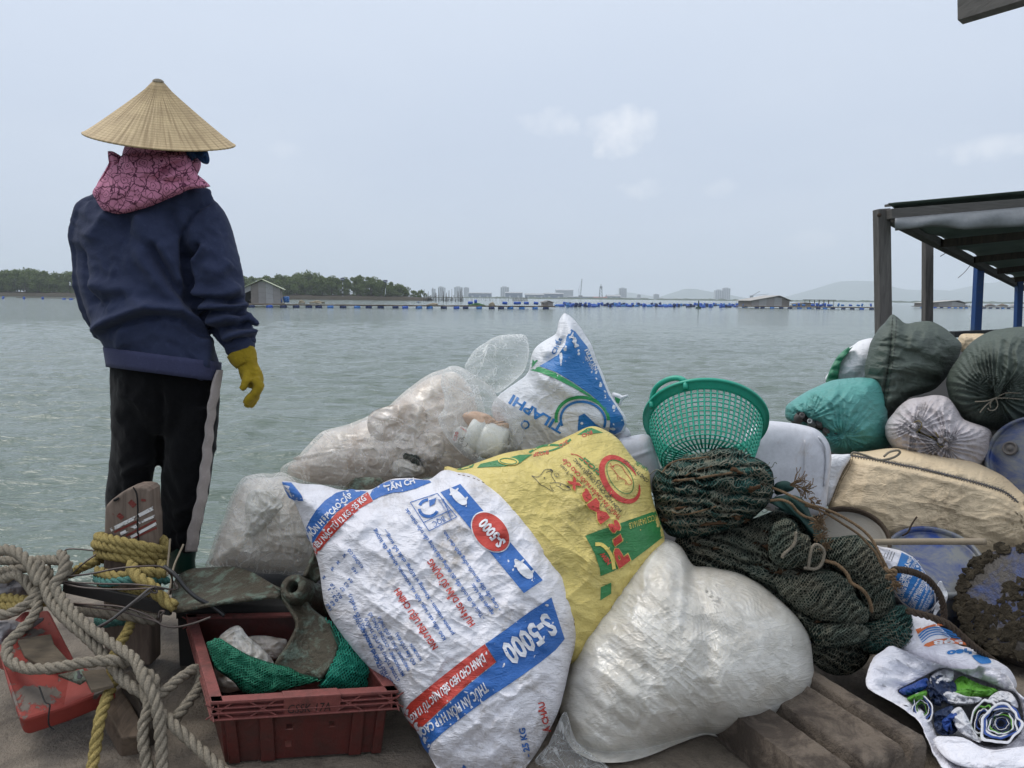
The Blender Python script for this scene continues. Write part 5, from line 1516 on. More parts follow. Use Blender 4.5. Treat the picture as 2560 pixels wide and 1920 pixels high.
i1 = Blob(inner(ol1, Z6(560,900), 0.93), 2.385, 0.135, 0.09, 2.3, (0.05,-0.10), Z6(560,900), lambda a, b: crumple(a, b, 80, 0.014, 57, 40, 1.3) + crease(a, b, 40, 0.006, 58), 0.8)
i1.mesh('contents', M['waste_pale'], t_b1,240,80)
kn = Blob(zz(Z6,(420,640),(520,600),(640,640),(720,730),(680,790),(620,860),(520,960),(440,1010),(380,1000),(400,900),(390,760)),2.235,0.03,0.03,2.2,(0,-0.05), Z6(530,790), lambda a, b: crumple(a, b, 20,0.016,58,40,1.3),0.8)
kn.mesh('twisted_neck', M['milky_film'], t_b1,90,24)
ol2 = zz(Z7,(5,1012),(0,985),(25,905),(60,925),(95,905),(160,830),(250,740),(330,712),(420,690),(540,640),(650,590),(720,530),(780,478),(900,392),(1000,352),(1100,335),(1200,420),(1260,600),(1280,800),(1230,960),(1100,1010),(900,1040),(650,1080),(400,1090),(200,1075),(80,1045))
def rel2(px, py):
    return crease(px, py, 44, 0.010, 65, 20, 1.5) + crumple(px, py, 80,0.016,61,25,1.7) + crumple(px, py, 30,0.006,62,-30,1.7,2) + folds(px, py, [
        (zz(Z7,(250,900),(450,870),(620,950)),14,0.016),(zz(Z7,(600,760),(850,790),(950,900)),14,0.018),(zz(Z7,(350,760),(420,850),(560,1000)),12,-0.014),(zz(Z7,(700,560),(900,700),(1040,880)),12,0.014),(zz(Z7,(760,500),(930,520),(1000,600)),12,-0.014)])
t_b2 = empty('plastic_bag', P(900,1200,2.55), 'long clear plastic bag stuffed with brown waste film', 'bag')
B2 = Blob(ol2,2.56,0.17,0.13,2.3,(0.0,-0.15), Z7(620,800), rel2,0.5)
B2.mesh('film', M['clear_film'], t_b2,320,100,0.008)
i2 = Blob(inner(ol2, Z7(660,800), 0.93), 2.585, 0.145, 0.10, 2.3, (0,-0.15), Z7(660,800), lambda a, b: crumple(a, b, 90, 0.016, 67, 30, 1.3) + crease(a, b, 44, 0.007, 68), 0.8)
i2.mesh('contents', M['waste'], t_b2,260,80)
for k, (o3, Yo, mt, nm) in enumerate(((zz(Z7,(560,620),(700,570),(820,560),(900,620),(860,760),(720,830),(600,800),(540,720)),2.45, 'waste', 'waste_wad'),(zz(Z7,(690,930),(760,900),(860,930),(890,990),(800,1020),(700,1010)),2.44, 'waste_pale', 'waste_wad'),
                                  (zz(Z7,(760,860),(850,880),(880,960),(800,970),(760,920)),2.455, 'net_dark', 'dark_scrap'),(zz(Z7,(820,780),(930,740),(1010,800),(990,900),(900,930),(830,880)),2.45, 'waste', 'waste_wad'))):
    Blob(o3, Yo, 0.03,0.05,2.2,(0,0), None, lambda a, b, k=k: crumple(a, b, 30,0.02,70 + k, 20,1.2),0.8).mesh(nm, M[mt], t_b2,70,16)

# ------------------------------------------------------------------ thin carrier bag with a white jar
t_b3 = empty('plastic_bag', P(1210,1154,2.36), 'thin clear carrier bag holding a white plastic jar, handles standing up', 'bag')
ax = P(1105,1068,2.40) - P(1235,1120,2.36); ax /= np.linalg.norm(ax)
c0 = P(1215,1098,2.38)
s = mpp(2.38)
jar = MB(); jar.lathe([(0,-52 * s),(40 * s, -52 * s),(46 * s, -44 * s),(47 * s, -6 * s),(44 * s, 8 * s),(42 * s, 10 * s),(46 * s, 13 * s),(46 * s, 42 * s),(42 * s, 46 * s),(0,46 * s)], 36, c0 - ax * 0.0, ax, cap=False)
M['jar_white'] = m_plain('jar_white', (0.62,0.63,0.60),0.35,0.5,0.1,10, dirt=(0.50,0.46,0.30), damt=0.5, dscale=14)
t_jar = tag(jar.build('plastic_jar', M['jar_white'], None, True), 'white plastic jar with a small red label lying inside the thin carrier bag', 'jar')
lb = Blob(zz(Z7,(1105,700),(1205,770),(1180,880),(1060,800)),2.352,0.012,0.004,4,(0,0)); 
M['label_paper'] = m_plain('label_paper', (0.60,0.58,0.54),0.5)
lb.mesh('label', M['label_paper'], t_jar, 40,8)
pj = Print(lb, t_jar, 0.002); pj.text('p_red', 'C30', Z7(1082,795), Z7(1098,738),8,0.03); pj.ring('p_black', Z7(1125,800),12,12,0,1.6); pj.text('p_black', '0:10', Z7(1118,825), Z7(1132,778),7,0.02); pj.strip('p_red', zz(Z7,(1110,708),(1200,772)),2.5); pj.build({'p_red': 'red_print', 'p_black': 'black_print'})
Blob(zz(Z7,(1120,640),(1190,610),(1280,630),(1350,680),(1400,660),(1460,690),(1420,760),(1300,760),(1200,740)),2.40,0.04,0.04,2.2,(0,0), None, lambda a, b: crumple(a, b, 24,0.02,77,20),0.8).mesh('peach_scrap', m_plain('peach', (0.62,0.40,0.27),0.5,0.4,0.3,12), t_b3,80,18)
ol3 = zz(Z7,(988,440),(1000,370),(1030,338),(1075,330),(1140,352),(1200,400),(1270,440),(1310,480),(1345,530),(1430,600),(1495,650),(1520,685),(1500,770),(1460,840),(1400,885),(1300,905),(1220,922),(1150,895),(1090,845),(1030,780),(980,690),(970,645),(1005,590),(1010,520))
def rel3(px, py):
    return crumple(px, py, 50,0.014,81,70,1.5) + folds(px, py, [(zz(Z7,(1150,360),(1190,450),(1200,600)),12,0.02),(zz(Z7,(1220,430),(1330,560),(1480,680)),12,0.018),(zz(Z7,(1050,400),(1100,520),(1060,640)),14,-0.016)])
B3 = Blob(ol3,2.38,0.10,0.09,2.3,(0,-0.05), Z7(1220,660), rel3,0.5)
B3.mesh('film', M['clear_film_thin'], t_b3,160,44,0.008)
ol4 = zz(Z7,(1140,350),(1150,300),(1190,240),(1250,195),(1330,150),(1420,138),(1500,140),(1525,180),(1532,250),(1515,330),(1490,375),(1410,450),(1345,495),(1300,480),(1230,420))
Blob(ol4,2.40,0.06,0.06,2.4,(0,0), None, lambda a, b: crumple(a, b, 45,0.016,85,50,1.6) + folds(a, b, [(zz(Z7,(1160,340),(1260,280),(1300,340),(1240,420)),9,0.02),(zz(Z7,(1330,160),(1290,300),(1300,460)),9,-0.015)]),0.5).mesh('handle_loop', M['clear_film_thin'], t_b3,120,34,0.012)
# ------------------------------------------------------------------ green plastic basket
def unit(v): v = np.asarray(v, float); return v / np.linalg.norm(v)
bc = P(1762,1048,2.42); s = mpp(2.36)
los = unit(CAM - bc)
e1 = unit(np.cross(los, [0,0,1])) * -1
e1 = unit(np.array([1,0,0.02]) - los * (np.array([1,0,0.02]) @ los))
up_ = unit(np.cross(los, e1)); up_ = up_ if up_[2] > 0 else -up_
th = math.radians(50)
nax = -los * math.cos(th) + up_ * math.sin(th)
e2 = unit(np.cross(nax, e1)); e2 = e2 if e2[2] > 0 else -e2
RB = 143 * s; DB = 0.175
def bk(a, r, d): return bc + (e1 * math.cos(a) + e2 * math.sin(a)) * r - nax * d
def brad(d): return RB * (1 - 0.26 * (d / DB) ** 1.5)
t_bk = empty('basket', bk(0,0, DB), 'round green plastic lattice basket tilted open on the net pile', 'basket')
mb = MB()
for k in range(56):
    a = k / 56 * 2 * math.pi
    pts = [bk(a, brad(d), d) for d in np.linspace(0.004, DB - 0.012,9)] + [bk(a, brad(DB) * 0.94, DB)] + ([bk(a, brad(DB) * f, DB) for f in (0.7,0.45,0.22)] if k % 2 == 0 else [bk(a, brad(DB) * 0.6, DB)])
    mb.tube(pts, 0.0030,4)
for d in np.linspace(0.012, DB - 0.006,12):
    a = np.linspace(0,2 * math.pi, 97)
    mb.tube([bk(x, brad(d), d) for x in a], 0.0026,4, False)
for f in (0.94,0.75,0.57,0.4,0.22):
    a = np.linspace(0,2 * math.pi, 65)
    mb.tube([bk(x, brad(DB) * f, DB) for x in a], 0.0026,4, False)
mb.build('lattice', M['basket_green'], t_bk, True)
mb = MB(); rings = []
for a in np.linspace(0,2 * math.pi, 97)[:-1]:
    rings.append([bk(a, RB - 0.004,0.026), bk(a, RB + 0.004,0.004), bk(a, RB + 0.013,-0.004), bk(a, RB + 0.020,0.002), bk(a, RB + 0.019,0.012), bk(a, RB + 0.012,0.008), bk(a, RB + 0.004,0.028)])
rings.append(rings[0])
mb.loft(rings, True, False); mb.build('rim', M['basket_green'], t_bk, True)
for c in (128,308):
    mb = MB(); pts = []
    for q in np.linspace(-1,1,22):
        a = math.radians(c + q * 21)
        pts.append(bk(a, RB + 0.012 + 0.012 * (1 - q * q),-0.020 * (1 - q ** 4)))
    mb.tube(pts, 0.0085,8)
    for q in (-1,1):
        a = math.radians(c + q * 21); mb.tube([bk(a, RB + 0.012,-0.004), bk(a, RB + 0.012,0.03)], 0.008,6)
    mb.build('handle', M['basket_green'], t_bk, True)

# ------------------------------------------------------------------ white containers behind it
def rel_can(px, py): return crumple(px, py, 120,0.005,91)
ol = zz(Z12,(1060,620),(1160,545),(1230,526),(1320,530),(1450,545),(1560,565),(1650,592),(1715,640),(1765,710),(1788,790),(1792,870),(1775,1020),(1760,1150),(1745,1280),(1700,1340),(1500,1340),(1250,1300),(1100,1200),(1040,1000),(1030,800))
t_can = empty('plastic_can', P(1985,1290,2.6), 'large white plastic canister with rounded shoulders and brown scuffs', 'canister')
Blob(ol, 2.60,0.06,0.16,5.0,(-0.05,-0.05), None, rel_can, 0.3).mesh('body', M['white_plastic'], t_can, 150,40)
mb = MB(); mb.tube(pxpath([(2046,1092,2.545),(2062,1118,2.55),(2066,1160,2.55),(2060,1215,2.55)], 16),0.004,6); mb.build('moulded_edge', M['white_plastic'], t_can, True)
mb = MB(); mb.tube(pxpath([(2012,1100,2.535),(2014,1160,2.53),(2006,1230,2.53)], 14),0.003,6); mb.build('moulded_rib', M['white_plastic'], t_can, True)
t_tub = empty('plastic_tub', P(1600,1230,2.42), 'white plastic tub half hidden between the yellow sack and the basket', 'tub')
Blob(zz(Z12,(-80,720),(40,665),(150,642),(220,655),(262,760),(300,880),(330,1000),(310,1100),(150,1130),(-60,1080)),2.42,0.06,0.10,4.5,(0,0), None, lambda a, b: 0.004 * np.exp(-(((b - 1150) + (a - 1560) * 0.35) / 5) ** 2),0.3).mesh('body', M['white_plastic'], t_tub, 120,30)
Blob(zz(Z12,(-120,720),(-60,620),(0,575),(40,600),(60,650),(20,690),(-60,730)),2.50,0.04,0.06,3.5).mesh('lid', M['white_plastic'], t_tub, 60,14)

# ------------------------------------------------------------------ fishing nets
def net_cords(blob, poly, name, mat, parent, cell=(9.5,6.5), deg=0, lift=0.003, r=0.0007, seed=0, warp=16, keep=0.93, loose=0.010, kind=True, rs=1.15):
    poly = np.asarray(cat_closed(poly, 120)); x0, y0 = poly.min(0); x1, y1 = poly.max(0)
    cx, cy = (x0 + x1) / 2,(y0 + y1) / 2; S = max(x1 - x0, y1 - y0) * 0.75
    ni, nj = int(2 * S / cell[0]), int(2 * S / cell[1])
    i, j = np.meshgrid(np.arange(ni), np.arange(nj), indexing='ij')
    u = -S + (i + 0.5 * (j % 2)) * cell[0]; v = -S + j * cell[1]
    u = u + warp * fbm(u / 60, v / 60,0.2, seed, 2) + (RNG.rand(*u.shape) - 0.5) * 2.4
    v = v + warp * fbm(u / 60 + 7, v / 50,0.8, seed + 4,2) + (RNG.rand(*u.shape) - 0.5) * 2.0
    a, b = rot2(u, v, -deg); px, py = cx + a, cy + b
    from mathutils.geometry import intersect_point_tri_2d
    # inside test, vectorised
    ins_ = np.zeros(px.shape, bool); n = len(poly); q = n - 1
    for k in range(n):
        xi, yi = poly[k]; xj, yj = poly[q]
        c = ((yi > py) != (yj > py)) & (px < (xj - xi) * (py - yi) / (yj - yi + 1e-9) + xi)
        ins_ ^= c; q = k
    h = lift + loose * np.clip(fbm(px / 45, py / 45,0.5, seed + 9,2),0,1)
    w = blob.pt(px, py, h)
    keepm = vnoise(px / 55, py / 55,0.1, seed + 21) > (1 - keep) * 2 - 1
    segs = []
    for dj, di_even, di_odd in ((1,0,0),(1,-1,1)):
        A = np.s_[:, :-1]; B = np.s_[:, 1:]
        for jj in range(nj - 1):
            d = di_even if jj % 2 == 0 else di_odd
            I = np.arange(max(0,-d), ni - max(0, d))
            ok = ins_[I, jj] & ins_[I + d, jj + 1] & keepm[I, jj]
            segs.append(np.stack([w[I[ok], jj], w[I[ok] + d, jj + 1]], 1))
    sg = np.concatenate(segs)
    if len(sg) == 0: return None
    d = sg[:, 1] - sg[:, 0]; L = np.linalg.norm(d, axis=1); sg = sg[L < 0.05]; d = d[L < 0.05]; d /= np.linalg.norm(d, axis=1)[:, None]
    x = np.cross(d, los); x /= np.linalg.norm(x, axis=1)[:, None]; y = np.cross(d, x)
    m = len(sg); vv = np.zeros((m, 6,3))
    for k in range(3):
        o = (x * math.cos(k * 2.094) + y * math.sin(k * 2.094)) * r * rs
        vv[:, k] = sg[:, 0] + o; vv[:, 3 + k] = sg[:, 1] + o
    base = np.arange(m)[:, None] * 6
    ff = np.concatenate([base + np.array(q) for q in ((0,1,4,3),(1,2,5,4),(2,0,3,5))]).tolist()
    o = new_mesh(name, vv.reshape(-1,3), ff, mat, parent, True)
    if kind: o['kind'] = 'stuff'
    return o
def net_relief(seed, deg, wl, amp, amp2=0.008):
    def f(px, py):
        a, b = rot2(px, py, deg)
        b2 = b + 22 * vnoise(a / 120, b / 70,0.4, seed) + 10 * vnoise(a / 45, b / 40,0.1, seed + 2)
        return amp * (np.abs(np.sin(b2 / wl * math.pi)) ** 0.7 - 0.6) + crumple(px, py, 26, amp2, seed + 5, deg, 1.5)
    return f
def net_fringe(blob, poly, parent, n, seed, mat='net_cord', size=7):
    """loose folds of twine standing off the pile"""
    r = np.random.RandomState(seed); poly = cat_closed(poly, 60); mb = MB()
    x0, y0 = poly.min(0); x1, y1 = poly.max(0); k = 0
    while k < n:
        x, y = r.uniform(x0, x1), r.uniform(y0, y1)
        if not pip(poly.tolist(), x, y): continue
        a = r.uniform(-0.5,0.6); L = r.uniform(14,60)
        pts = [(x + t * L * math.cos(a) + r.randn() * 3, y + t * L * math.sin(a) + 6 * math.sin(t * 5 + r.rand() * 6) + r.randn() * 2) for t in np.linspace(-0.5,0.5,6)]
        q = cat_open(np.array(pts),14)
        mb.tube(blob.pt(q[:, 0], q[:, 1], 0.006 + 0.006 * r.rand()),0.0009 + 0.0009 * r.rand(),4); k += 1
    o = mb.build('loose_twine', M[mat], parent, True); o['kind'] = 'stuff'
def net_rags(blob, spots, parent):
    for k, (x, y, a, b, deg) in enumerate(spots):
        t = np.linspace(0,2 * math.pi, 12)[:-1]; ca, sa = math.cos(math.radians(deg)), math.sin(math.radians(deg)); r = np.random.RandomState(k + 3)
        rr = 1 + 0.3 * r.randn(11)
        o = [(x + rr[i] * (a * math.cos(q) * ca - b * math.sin(q) * sa), y + rr[i] * (a * math.cos(q) * sa + b * math.sin(q) * ca)) for i, q in enumerate(t)]
        d = float(blob.depth(np.array(float(x)), np.array(float(y))))
        Blob(o, d - 0.006,0.012,0.01,2.0,(0,0),(x, y), lambda p, q: crumple(p, q, 9,0.008, k + 3),0.8).mesh('weed_tuft', M['net_rag'], parent, 40,10)

ol_n1 = zz(Z12,(235,1040),(262,975),(330,930),(420,872),(560,822),(700,800),(830,760),(960,770),(1100,835),(1225,880),(1288,965),(1302,1080),(1285,1190),(1210,1290),(1060,1400),(880,1480),(640,1535),(440,1530),(345,1470),(300,1370),(262,1230),(240,1130))
t_n1 = empty('fishing_net', P(1780,1345,2.2), 'folded dark green fishing net bundle under the basket, topmost of the pile', 'net')
N1 = Blob(ol_n1,2.20,0.13,0.12,2.4,(0,-0.25), Z12(770,1150), net_relief(101,4,26,0.040),0.9)
N1.mesh('folded_body', M['net_dark'], t_n1,220,80,0.02)
net_cords(N1, ol_n1, 'net_mesh', M['net_cord_teal'], t_n1,(7.6,5.0),-5,0.003,0.0008,1)
net_cords(N1, zz(Z12,(262,1000),(420,880),(830,765),(1220,880),(1290,1080),(1200,1290),(880,1470),(500,1500),(300,1350)), 'net_mesh', M['net_cord'], t_n1,(13,8),12,0.010,0.0008,2,20,0.62,0.016)
net_fringe(N1, ol_n1, t_n1,170,4)
net_rags(N1, [(1690,1202,12,5,-10),(1880,1222,22,8,-15),(1905,1210,12,7,0),(1838,1292,14,8,10),(1862,1300,10,8,0),(1790,1310,26,6,-8),(1660,1300,12,6,20),(1700,1270,16,4,-8),(1840,1178,18,8,15)], t_n1)
mb = MB()
for pts, R in (([(1655,1182,0),(1672,1162,0),(1700,1150,0),(1740,1146,0),(1772,1142,0)], 0.0028),([(1690,1202,0),(1740,1196,0),(1790,1188,0),(1830,1182,0)], 0.0035),([(1712,1190,0),(1740,1176,0),(1780,1165,0)], 0.0022),([(1680,1280,0),(1710,1286,0),(1750,1278,0),(1790,1266,0)], 0.0025)):
    q = cat_open(np.array(pts, float)[:, :2], 30); rope(mb, N1.pt(q[:, 0], q[:, 1], 0.012), R, rough=0.1)
mb.build('bundle_cord', M['rope_brown'], t_n1, True)

ol_n2 = [(1690,1340),(1800,1320),(1900,1290),(1960,1270),(2010,1280),(2040,1310),(2064,1345),(2076,1400),(2150,1440),(2170,1500),(2180,1560),(2178,1620),(2150,1670),(2094,1690),(2036,1662),(2010,1600),(1950,1530),(1850,1470),(1740,1440),(1700,1400)]
t_n2 = empty('fishing_net', P(2080,1690,2.0), 'big grey-green fishing net heap spilling down behind the milky bag', 'net')
N2 = Blob(ol_n2,2.18,0.13,0.15,2.4,(-0.05,-0.35),(1970,1450), net_relief(111,22,30,0.046),0.9)
N2.mesh('folded_body', M['net_dark'], t_n2,240,80,0.02)
net_cords(N2, ol_n2, 'net_mesh', M['net_cord'], t_n2,(8,5.2),20,0.003,0.0008,5)
net_cords(N2, ol_n2, 'net_mesh', M['net_cord'], t_n2,(14,8.5),-15,0.012,0.0008,6,24,0.60,0.018)
net_fringe(N2, ol_n2, t_n2,200,8)
net_rags(N2, [(1890,1360,18,6,-5),(1915,1330,10,5,0),(1920,1368,12,8,30),(1925,1425,22,9,10),(1952,1428,18,8,-10),(1990,1420,16,7,5),(2012,1460,18,9,0),(2010,1515,20,10,-10),(2050,1555,24,9,-35),(1990,1440,12,6,0),(1900,1412,20,7,-20),(1740,1360,22,6,5),(1790,1370,14,5,0)], t_n2)
lobes = [(zz(Z13,(800,560),(900,500),(1000,540),(1040,620),(1120,660),(1140,740),(1240,760),(1250,860),(1180,940),(1050,930),(900,940),(780,860),(760,720)),2.05,0.05,121,-40,18),
         (zz(Z13,(820,1010),(1000,980),(1200,950),(1350,970),(1480,1060),(1520,1160),(1600,1260),(1640,1310),(1620,1400),(1500,1450),(1300,1420),(1100,1350),(950,1250),(830,1120)),2.03,0.06,131,-28,20),
         (zz(Z13,(1110,1440),(1300,1400),(1500,1400),(1620,1440),(1640,1500),(1560,1580),(1350,1620),(1180,1600)),2.0,0.05,141,-10,16),
         (zz(Z13,(1240,690),(1380,660),(1550,655),(1680,750),(1790,950),(1850,1150),(1850,1300),(1760,1390),(1640,1380),(1560,1200),(1480,1050),(1330,940),(1240,850)),2.10,0.07,151,-35,18),
         (zz(Z13,(1560,1420),(1700,1380),(1860,1260),(1960,1270),(2030,1420),(2055,1550),(1980,1620),(1850,1640),(1700,1680),(1580,1650),(1540,1540)),2.06,0.07,161,-40,15)]
for o_, Y_, fr, sd, dg, wl in lobes:
    nb_ = Blob(o_, Y_, fr, 0.10,2.3,(0,-0.25), None, net_relief(sd, dg, wl, 0.022,0.008),0.9)
    nb_.mesh('net_fold', M['net_dark'], t_n2,120,36,0.02)
    net_cords(nb_, o_, 'net_mesh', M['net_cord_teal' if sd == 161 else 'net_cord'], t_n2,(7.4,5.2) if sd != 161 else (6,4.5), dg + 25,0.003,0.0008, sd, 10)
    net_cords(nb_, o_, 'net_mesh', M['net_cord'], t_n2,(9.5,7.0), dg - 20,0.008,0.0007, sd + 1,14,0.7,0.010)
mb = MB()
for pts in ([(1990,1330),(1985,1360),(1960,1385),(1955,1395)], [(2020,1420),(2030,1370),(2045,1362),(2060,1378),(2056,1405),(2040,1422),(2010,1420)]):
    q = cat_open(np.array(pts, float),30); rope(mb, P(q[:, 0], q[:, 1], np.full(30,1.985)),0.0045, rough=0.1)
mb.build('head_rope', M['rope_grey'], t_n2, True)
# smooth dark green net band across the pile
bd = Blob(zz(Z13,(800,330),(950,300),(1060,335),(1110,420),(1160,540),(1230,660),(1250,760),(1200,760),(1100,620),(1000,500),(880,430),(760,400)),2.12,0.05,0.06,2.6,(0,-0.2), None, lambda a, b: 0.006 * np.sin(rot2(a, b, 48)[1] / 3.2),0.6)
M['net_band'] = m_plain('net_band', (0.014,0.05,0.042),0.75,0.3,0.4,30,0.5,120)
bd.mesh('net_band', M['net_band'], t_n2,120,26)
Blob(zz(Z13,(810,240),(830,200),(900,178),(960,200),(985,250),(900,290),(830,300)),2.2,0.03,0.04,2.6).mesh('net_band', M['net_band'], t_n2,60,14)
# frayed brown lines over the nets
def cord(name, pts, R, mat, label=None, cat='rope', parent=None, rough=0.12, n=80, group=None):
    mb = MB(); rope(mb, pxpath(pts, n), R, rough=rough, seed=int(pts[0][0]))
    o = mb.build(name, M[mat], parent, True)
    return tag(o, label, cat, group) if label else o
def z3(Z, *p): return [(*Z(a, b), c) for a, b, c in p]
cord('net_rope', z3(Z13,(800,240,2.14),(900,280,2.10),(1000,330,2.07),(1120,385,2.05),(1240,420,2.05),(1400,490,2.04),(1560,590,2.02),(1660,690,2.0),(1720,800,1.98),(1770,900,1.97),(1800,960,1.97)),0.0042, 'rope_brown', 'long brown net line running from the white canister to the knotted end', 'rope')
cord('net_rope', z3(Z13,(1080,390,2.06),(1240,450,2.05),(1420,560,2.04),(1540,640,2.03),(1600,700,2.02),(1690,800,2.0),(1740,900,1.98),(1790,965,1.975)),0.0036, 'rope_brown', 'lower of the two brown net lines meeting at the knot', 'rope')
k_ = cord('net_rope', z3(Z13,(780,350,2.09),(880,345,2.07),(960,380,2.05),(1010,440,2.05),(1080,490,2.04),(1150,510,2.04),(1190,540,2.03)),0.0042, 'rope_brown', 'brown net line lying on the dark green band above the frayed tuft', 'rope')
cord('net_rope', z3(Z13,(1250,870,2.0),(1350,900,1.99),(1440,980,1.98),(1480,1060,1.97),(1560,1110,1.96),(1620,1180,1.96),(1650,1260,1.96),(1655,1310,1.97)),0.0052, 'rope_brown', 'thick twisted brown rope between the two round net folds', 'rope')
mb = MB(); rr_ = np.random.RandomState(5)
def tuft(mb, px, py, Y, ang0, n, L, spread, r=0.0011):
    for k in range(n):
        a = ang0 + rr_.randn() * spread; l = L * rr_.uniform(0.5,1.1); b = rr_.randn() * 0.5
        pts = [(px + math.cos(a + b * t) * l * t + rr_.randn() * 1.2, py + math.sin(a + b * t) * l * t + rr_.randn() * 1.2, Y - 0.02 * t * rr_.rand()) for t in np.linspace(0,1,5)]
        mb.tube(pxpath(pts, 9), r, 4)
for a in ((960,215,2.1,-0.15,26,48),(1060,240,2.09,0.3,22,34),(1120,330,2.07,0.6,14,22),(1180,370,2.06,-0.5,8,14)):
    tuft(mb, *Z13(a[0], a[1]), *a[2:6], 0.45)
    mb_ = None
o = mb.build('frayed_twine', M['rope_brown'], k_, True); o['kind'] = 'stuff'
mb = MB()
for a in ((1200,540,2.02,1.4,60,26,1.6),(1215,640,2.02,1.5,40,22,1.0),(1240,720,2.02,1.1,20,24,0.5)):
    tuft(mb, *Z13(a[0], a[1]), *a[2:])
o = mb.build('frayed_knot', M['rope_brown'], k_, True); o['kind'] = 'stuff'
mb = MB()
rope(mb, pxpath(z3(Z13,(1770,930,1.96),(1800,960,1.95),(1850,955,1.95),(1860,985,1.95),(1800,1000,1.945),(1790,1020,1.95),(1860,1020,1.95)),40),0.006, rough=0.15)
tuft(mb, *Z13(1840,1030),1.95,1.1,34,30,0.18,0.0014)
tag(mb.build('rope_knot', M['rope_brown'], None, True), 'brown rope knot with a frayed tassel above the blue label', 'knot')

# ------------------------------------------------------------------ sacks on the right
ol = zz(Z14,(148,840),(165,800),(210,765),(330,690),(450,632),(560,590),(700,572),(840,568),(960,600),(1020,760),(1040,950),(1060,1120),(1000,1190),(900,1212),(760,1235),(640,1235),(560,1215),(460,1130),(330,1010),(220,960),(155,920))
def rel_teal(px, py):
    return gather(px, py, *Z14(330,920),26,0.016,75,3,12) + gather(px, py, *Z14(650,1070),24,0.016,70,5,10) + crumple(px, py, 60,0.014,171,30,1.3) + crease(px, py, 40, 0.008, 173, 40, 1.4, 4) + folds(px, py, [(zz(Z14,(230,880),(330,925),(450,990),(560,1060),(650,1050)),9,-0.030),(zz(Z14,(300,740),(400,760),(480,860)),14,-0.012),(zz(Z14,(600,660),(540,760),(480,850)),12,0.014)])
t_teal = empty('stuffed_sack', P(2100,1134,3.1), 'teal woven sack with torn opening showing bottles', 'sack')
B_teal = Blob(ol, 3.12,0.20,0.16,2.4,(0,-0.15), Z14(620,900), rel_teal, 0.4)
B_teal.mesh('sack_body', M['teal_sack'], t_teal, 200,60,0.006)
bx_ = Blob(zz(Z14,(250,880),(290,862),(340,880),(420,930),(520,965),(600,985),(650,1020),(620,1055),(560,1065),(480,1035),(400,990),(310,945)),2.975,0.004,0.03,2.5,(0,0), None, lambda a, b: crumple(a, b, 12,0.012,177),0.6)
bx_.Y = float(B_teal.depth(*[np.array(c) for c in Z14(450,970)])) + 0.004
bx_.mesh('torn_opening', M['black'], t_teal, 70,14)
for k, (x, y, rpx, mt) in enumerate(((365,945,9, 'blue_drum'),(555,1010,9, 'jar_white'),(440,960,10, 'hubgrey'),(500,1020,9, 'hubgrey'),(590,1040,8, 'dark_hull'),(290,895,9, 'hubgrey'))):
    px, py = Z14(x, y); Yb = bx_.Y - 0.012; sb = mpp(Yb); c = P(px, py, Yb); ax = unit(unit(CAM - c) + np.array([-0.3 + 0.1 * k, 0,0.2]))
    bt = empty('bottle', c - ax * 0.10, ['blue plastic bottle neck with a white ring in the torn teal sack', 'white bottle cap in the torn teal sack, rightmost but one', 'grey bottle in the middle of the torn teal sack', 'grey bottle below the middle in the torn teal sack', 'dark bottle at the right end of the torn teal sack', 'grey bottle at the left end of the torn teal sack'][k], 'bottle')
    MB().lathe([(0,-0.10),(rpx * sb * 1.5,-0.10),(rpx * sb * 1.5,-0.03),(rpx * sb * 0.8,-0.005),(rpx * sb * 0.8,0.006),(0,0.006)], 14, c, ax, cap=False).build('bottle_body', M[mt], bt, True)
    MB().lathe([(rpx * sb * 0.45,0.004),(rpx * sb * 0.66,0.004),(rpx * sb * 0.66,0.011),(rpx * sb * 0.45,0.011),(rpx * sb * 0.45,0.004)], 14, c, ax, cap=False).build('bottle_ring', M['jar_white' if k in (0,1) else 'hubgrey'], bt, True)

ol = zz(Z14,(1058,30),(1085,22),(1120,45),(1190,98),(1290,85),(1400,80),(1500,122),(1600,200),(1672,270),(1665,340),(1620,450),(1560,545),(1450,660),(1330,710),(1220,742),(1160,800),(1100,855),(1020,930),(962,985),(935,985),(910,930),(885,880),(868,780),(858,680),(842,580),(835,480),(858,370),(890,258),(950,152),(1010,90))
def rel_g1(px, py):
    a, b = rot2(px, py, 8)
    seamx = np.interp(py, [Z14(0,30)[1], Z14(0,400)[1], Z14(0,800)[1], Z14(0,985)[1]], [Z14(1085,0)[0], Z14(1055,0)[0], Z14(985,0)[0], Z14(950,0)[0]])
    w = np.exp(-((px - seamx) / 60) ** 2)
    return w * 0.012 * (np.abs(np.sin(py / 9 + 1.5 * vnoise(px / 40, py / 30,0,6))) - 0.5) + crumple(px, py, 70,0.018,181,10,1.6) + crease(px, py, 40, 0.009, 183, 10, 1.5, 4) - 0.016 * np.exp(-((px - seamx) / 6) ** 2) + folds(px, py, [(zz(Z14,(1110,60),(1250,180),(1330,330)),16,0.02),(zz(Z14,(1120,480),(1300,450),(1500,520)),12,0.016),(zz(Z14,(1100,620),(1300,560),(1480,600)),12,-0.016),(zz(Z14,(1060,760),(1200,690),(1320,680)),10,0.014),(zz(Z14,(1190,100),(1300,140),(1330,240)),10,-0.02)])
t_g1 = empty('stuffed_sack', P(2200,1062,3.2), 'dark grey-green sack standing on end with a stitched seam and pointed corner', 'sack')
B_g1 = Blob(ol, 3.28,0.22,0.18,2.3,(0.4,-0.10), Z14(1180,470), rel_g1,0.4)
B_g1.mesh('sack_body', M['grey_sack'], t_g1,200,60,0.005)
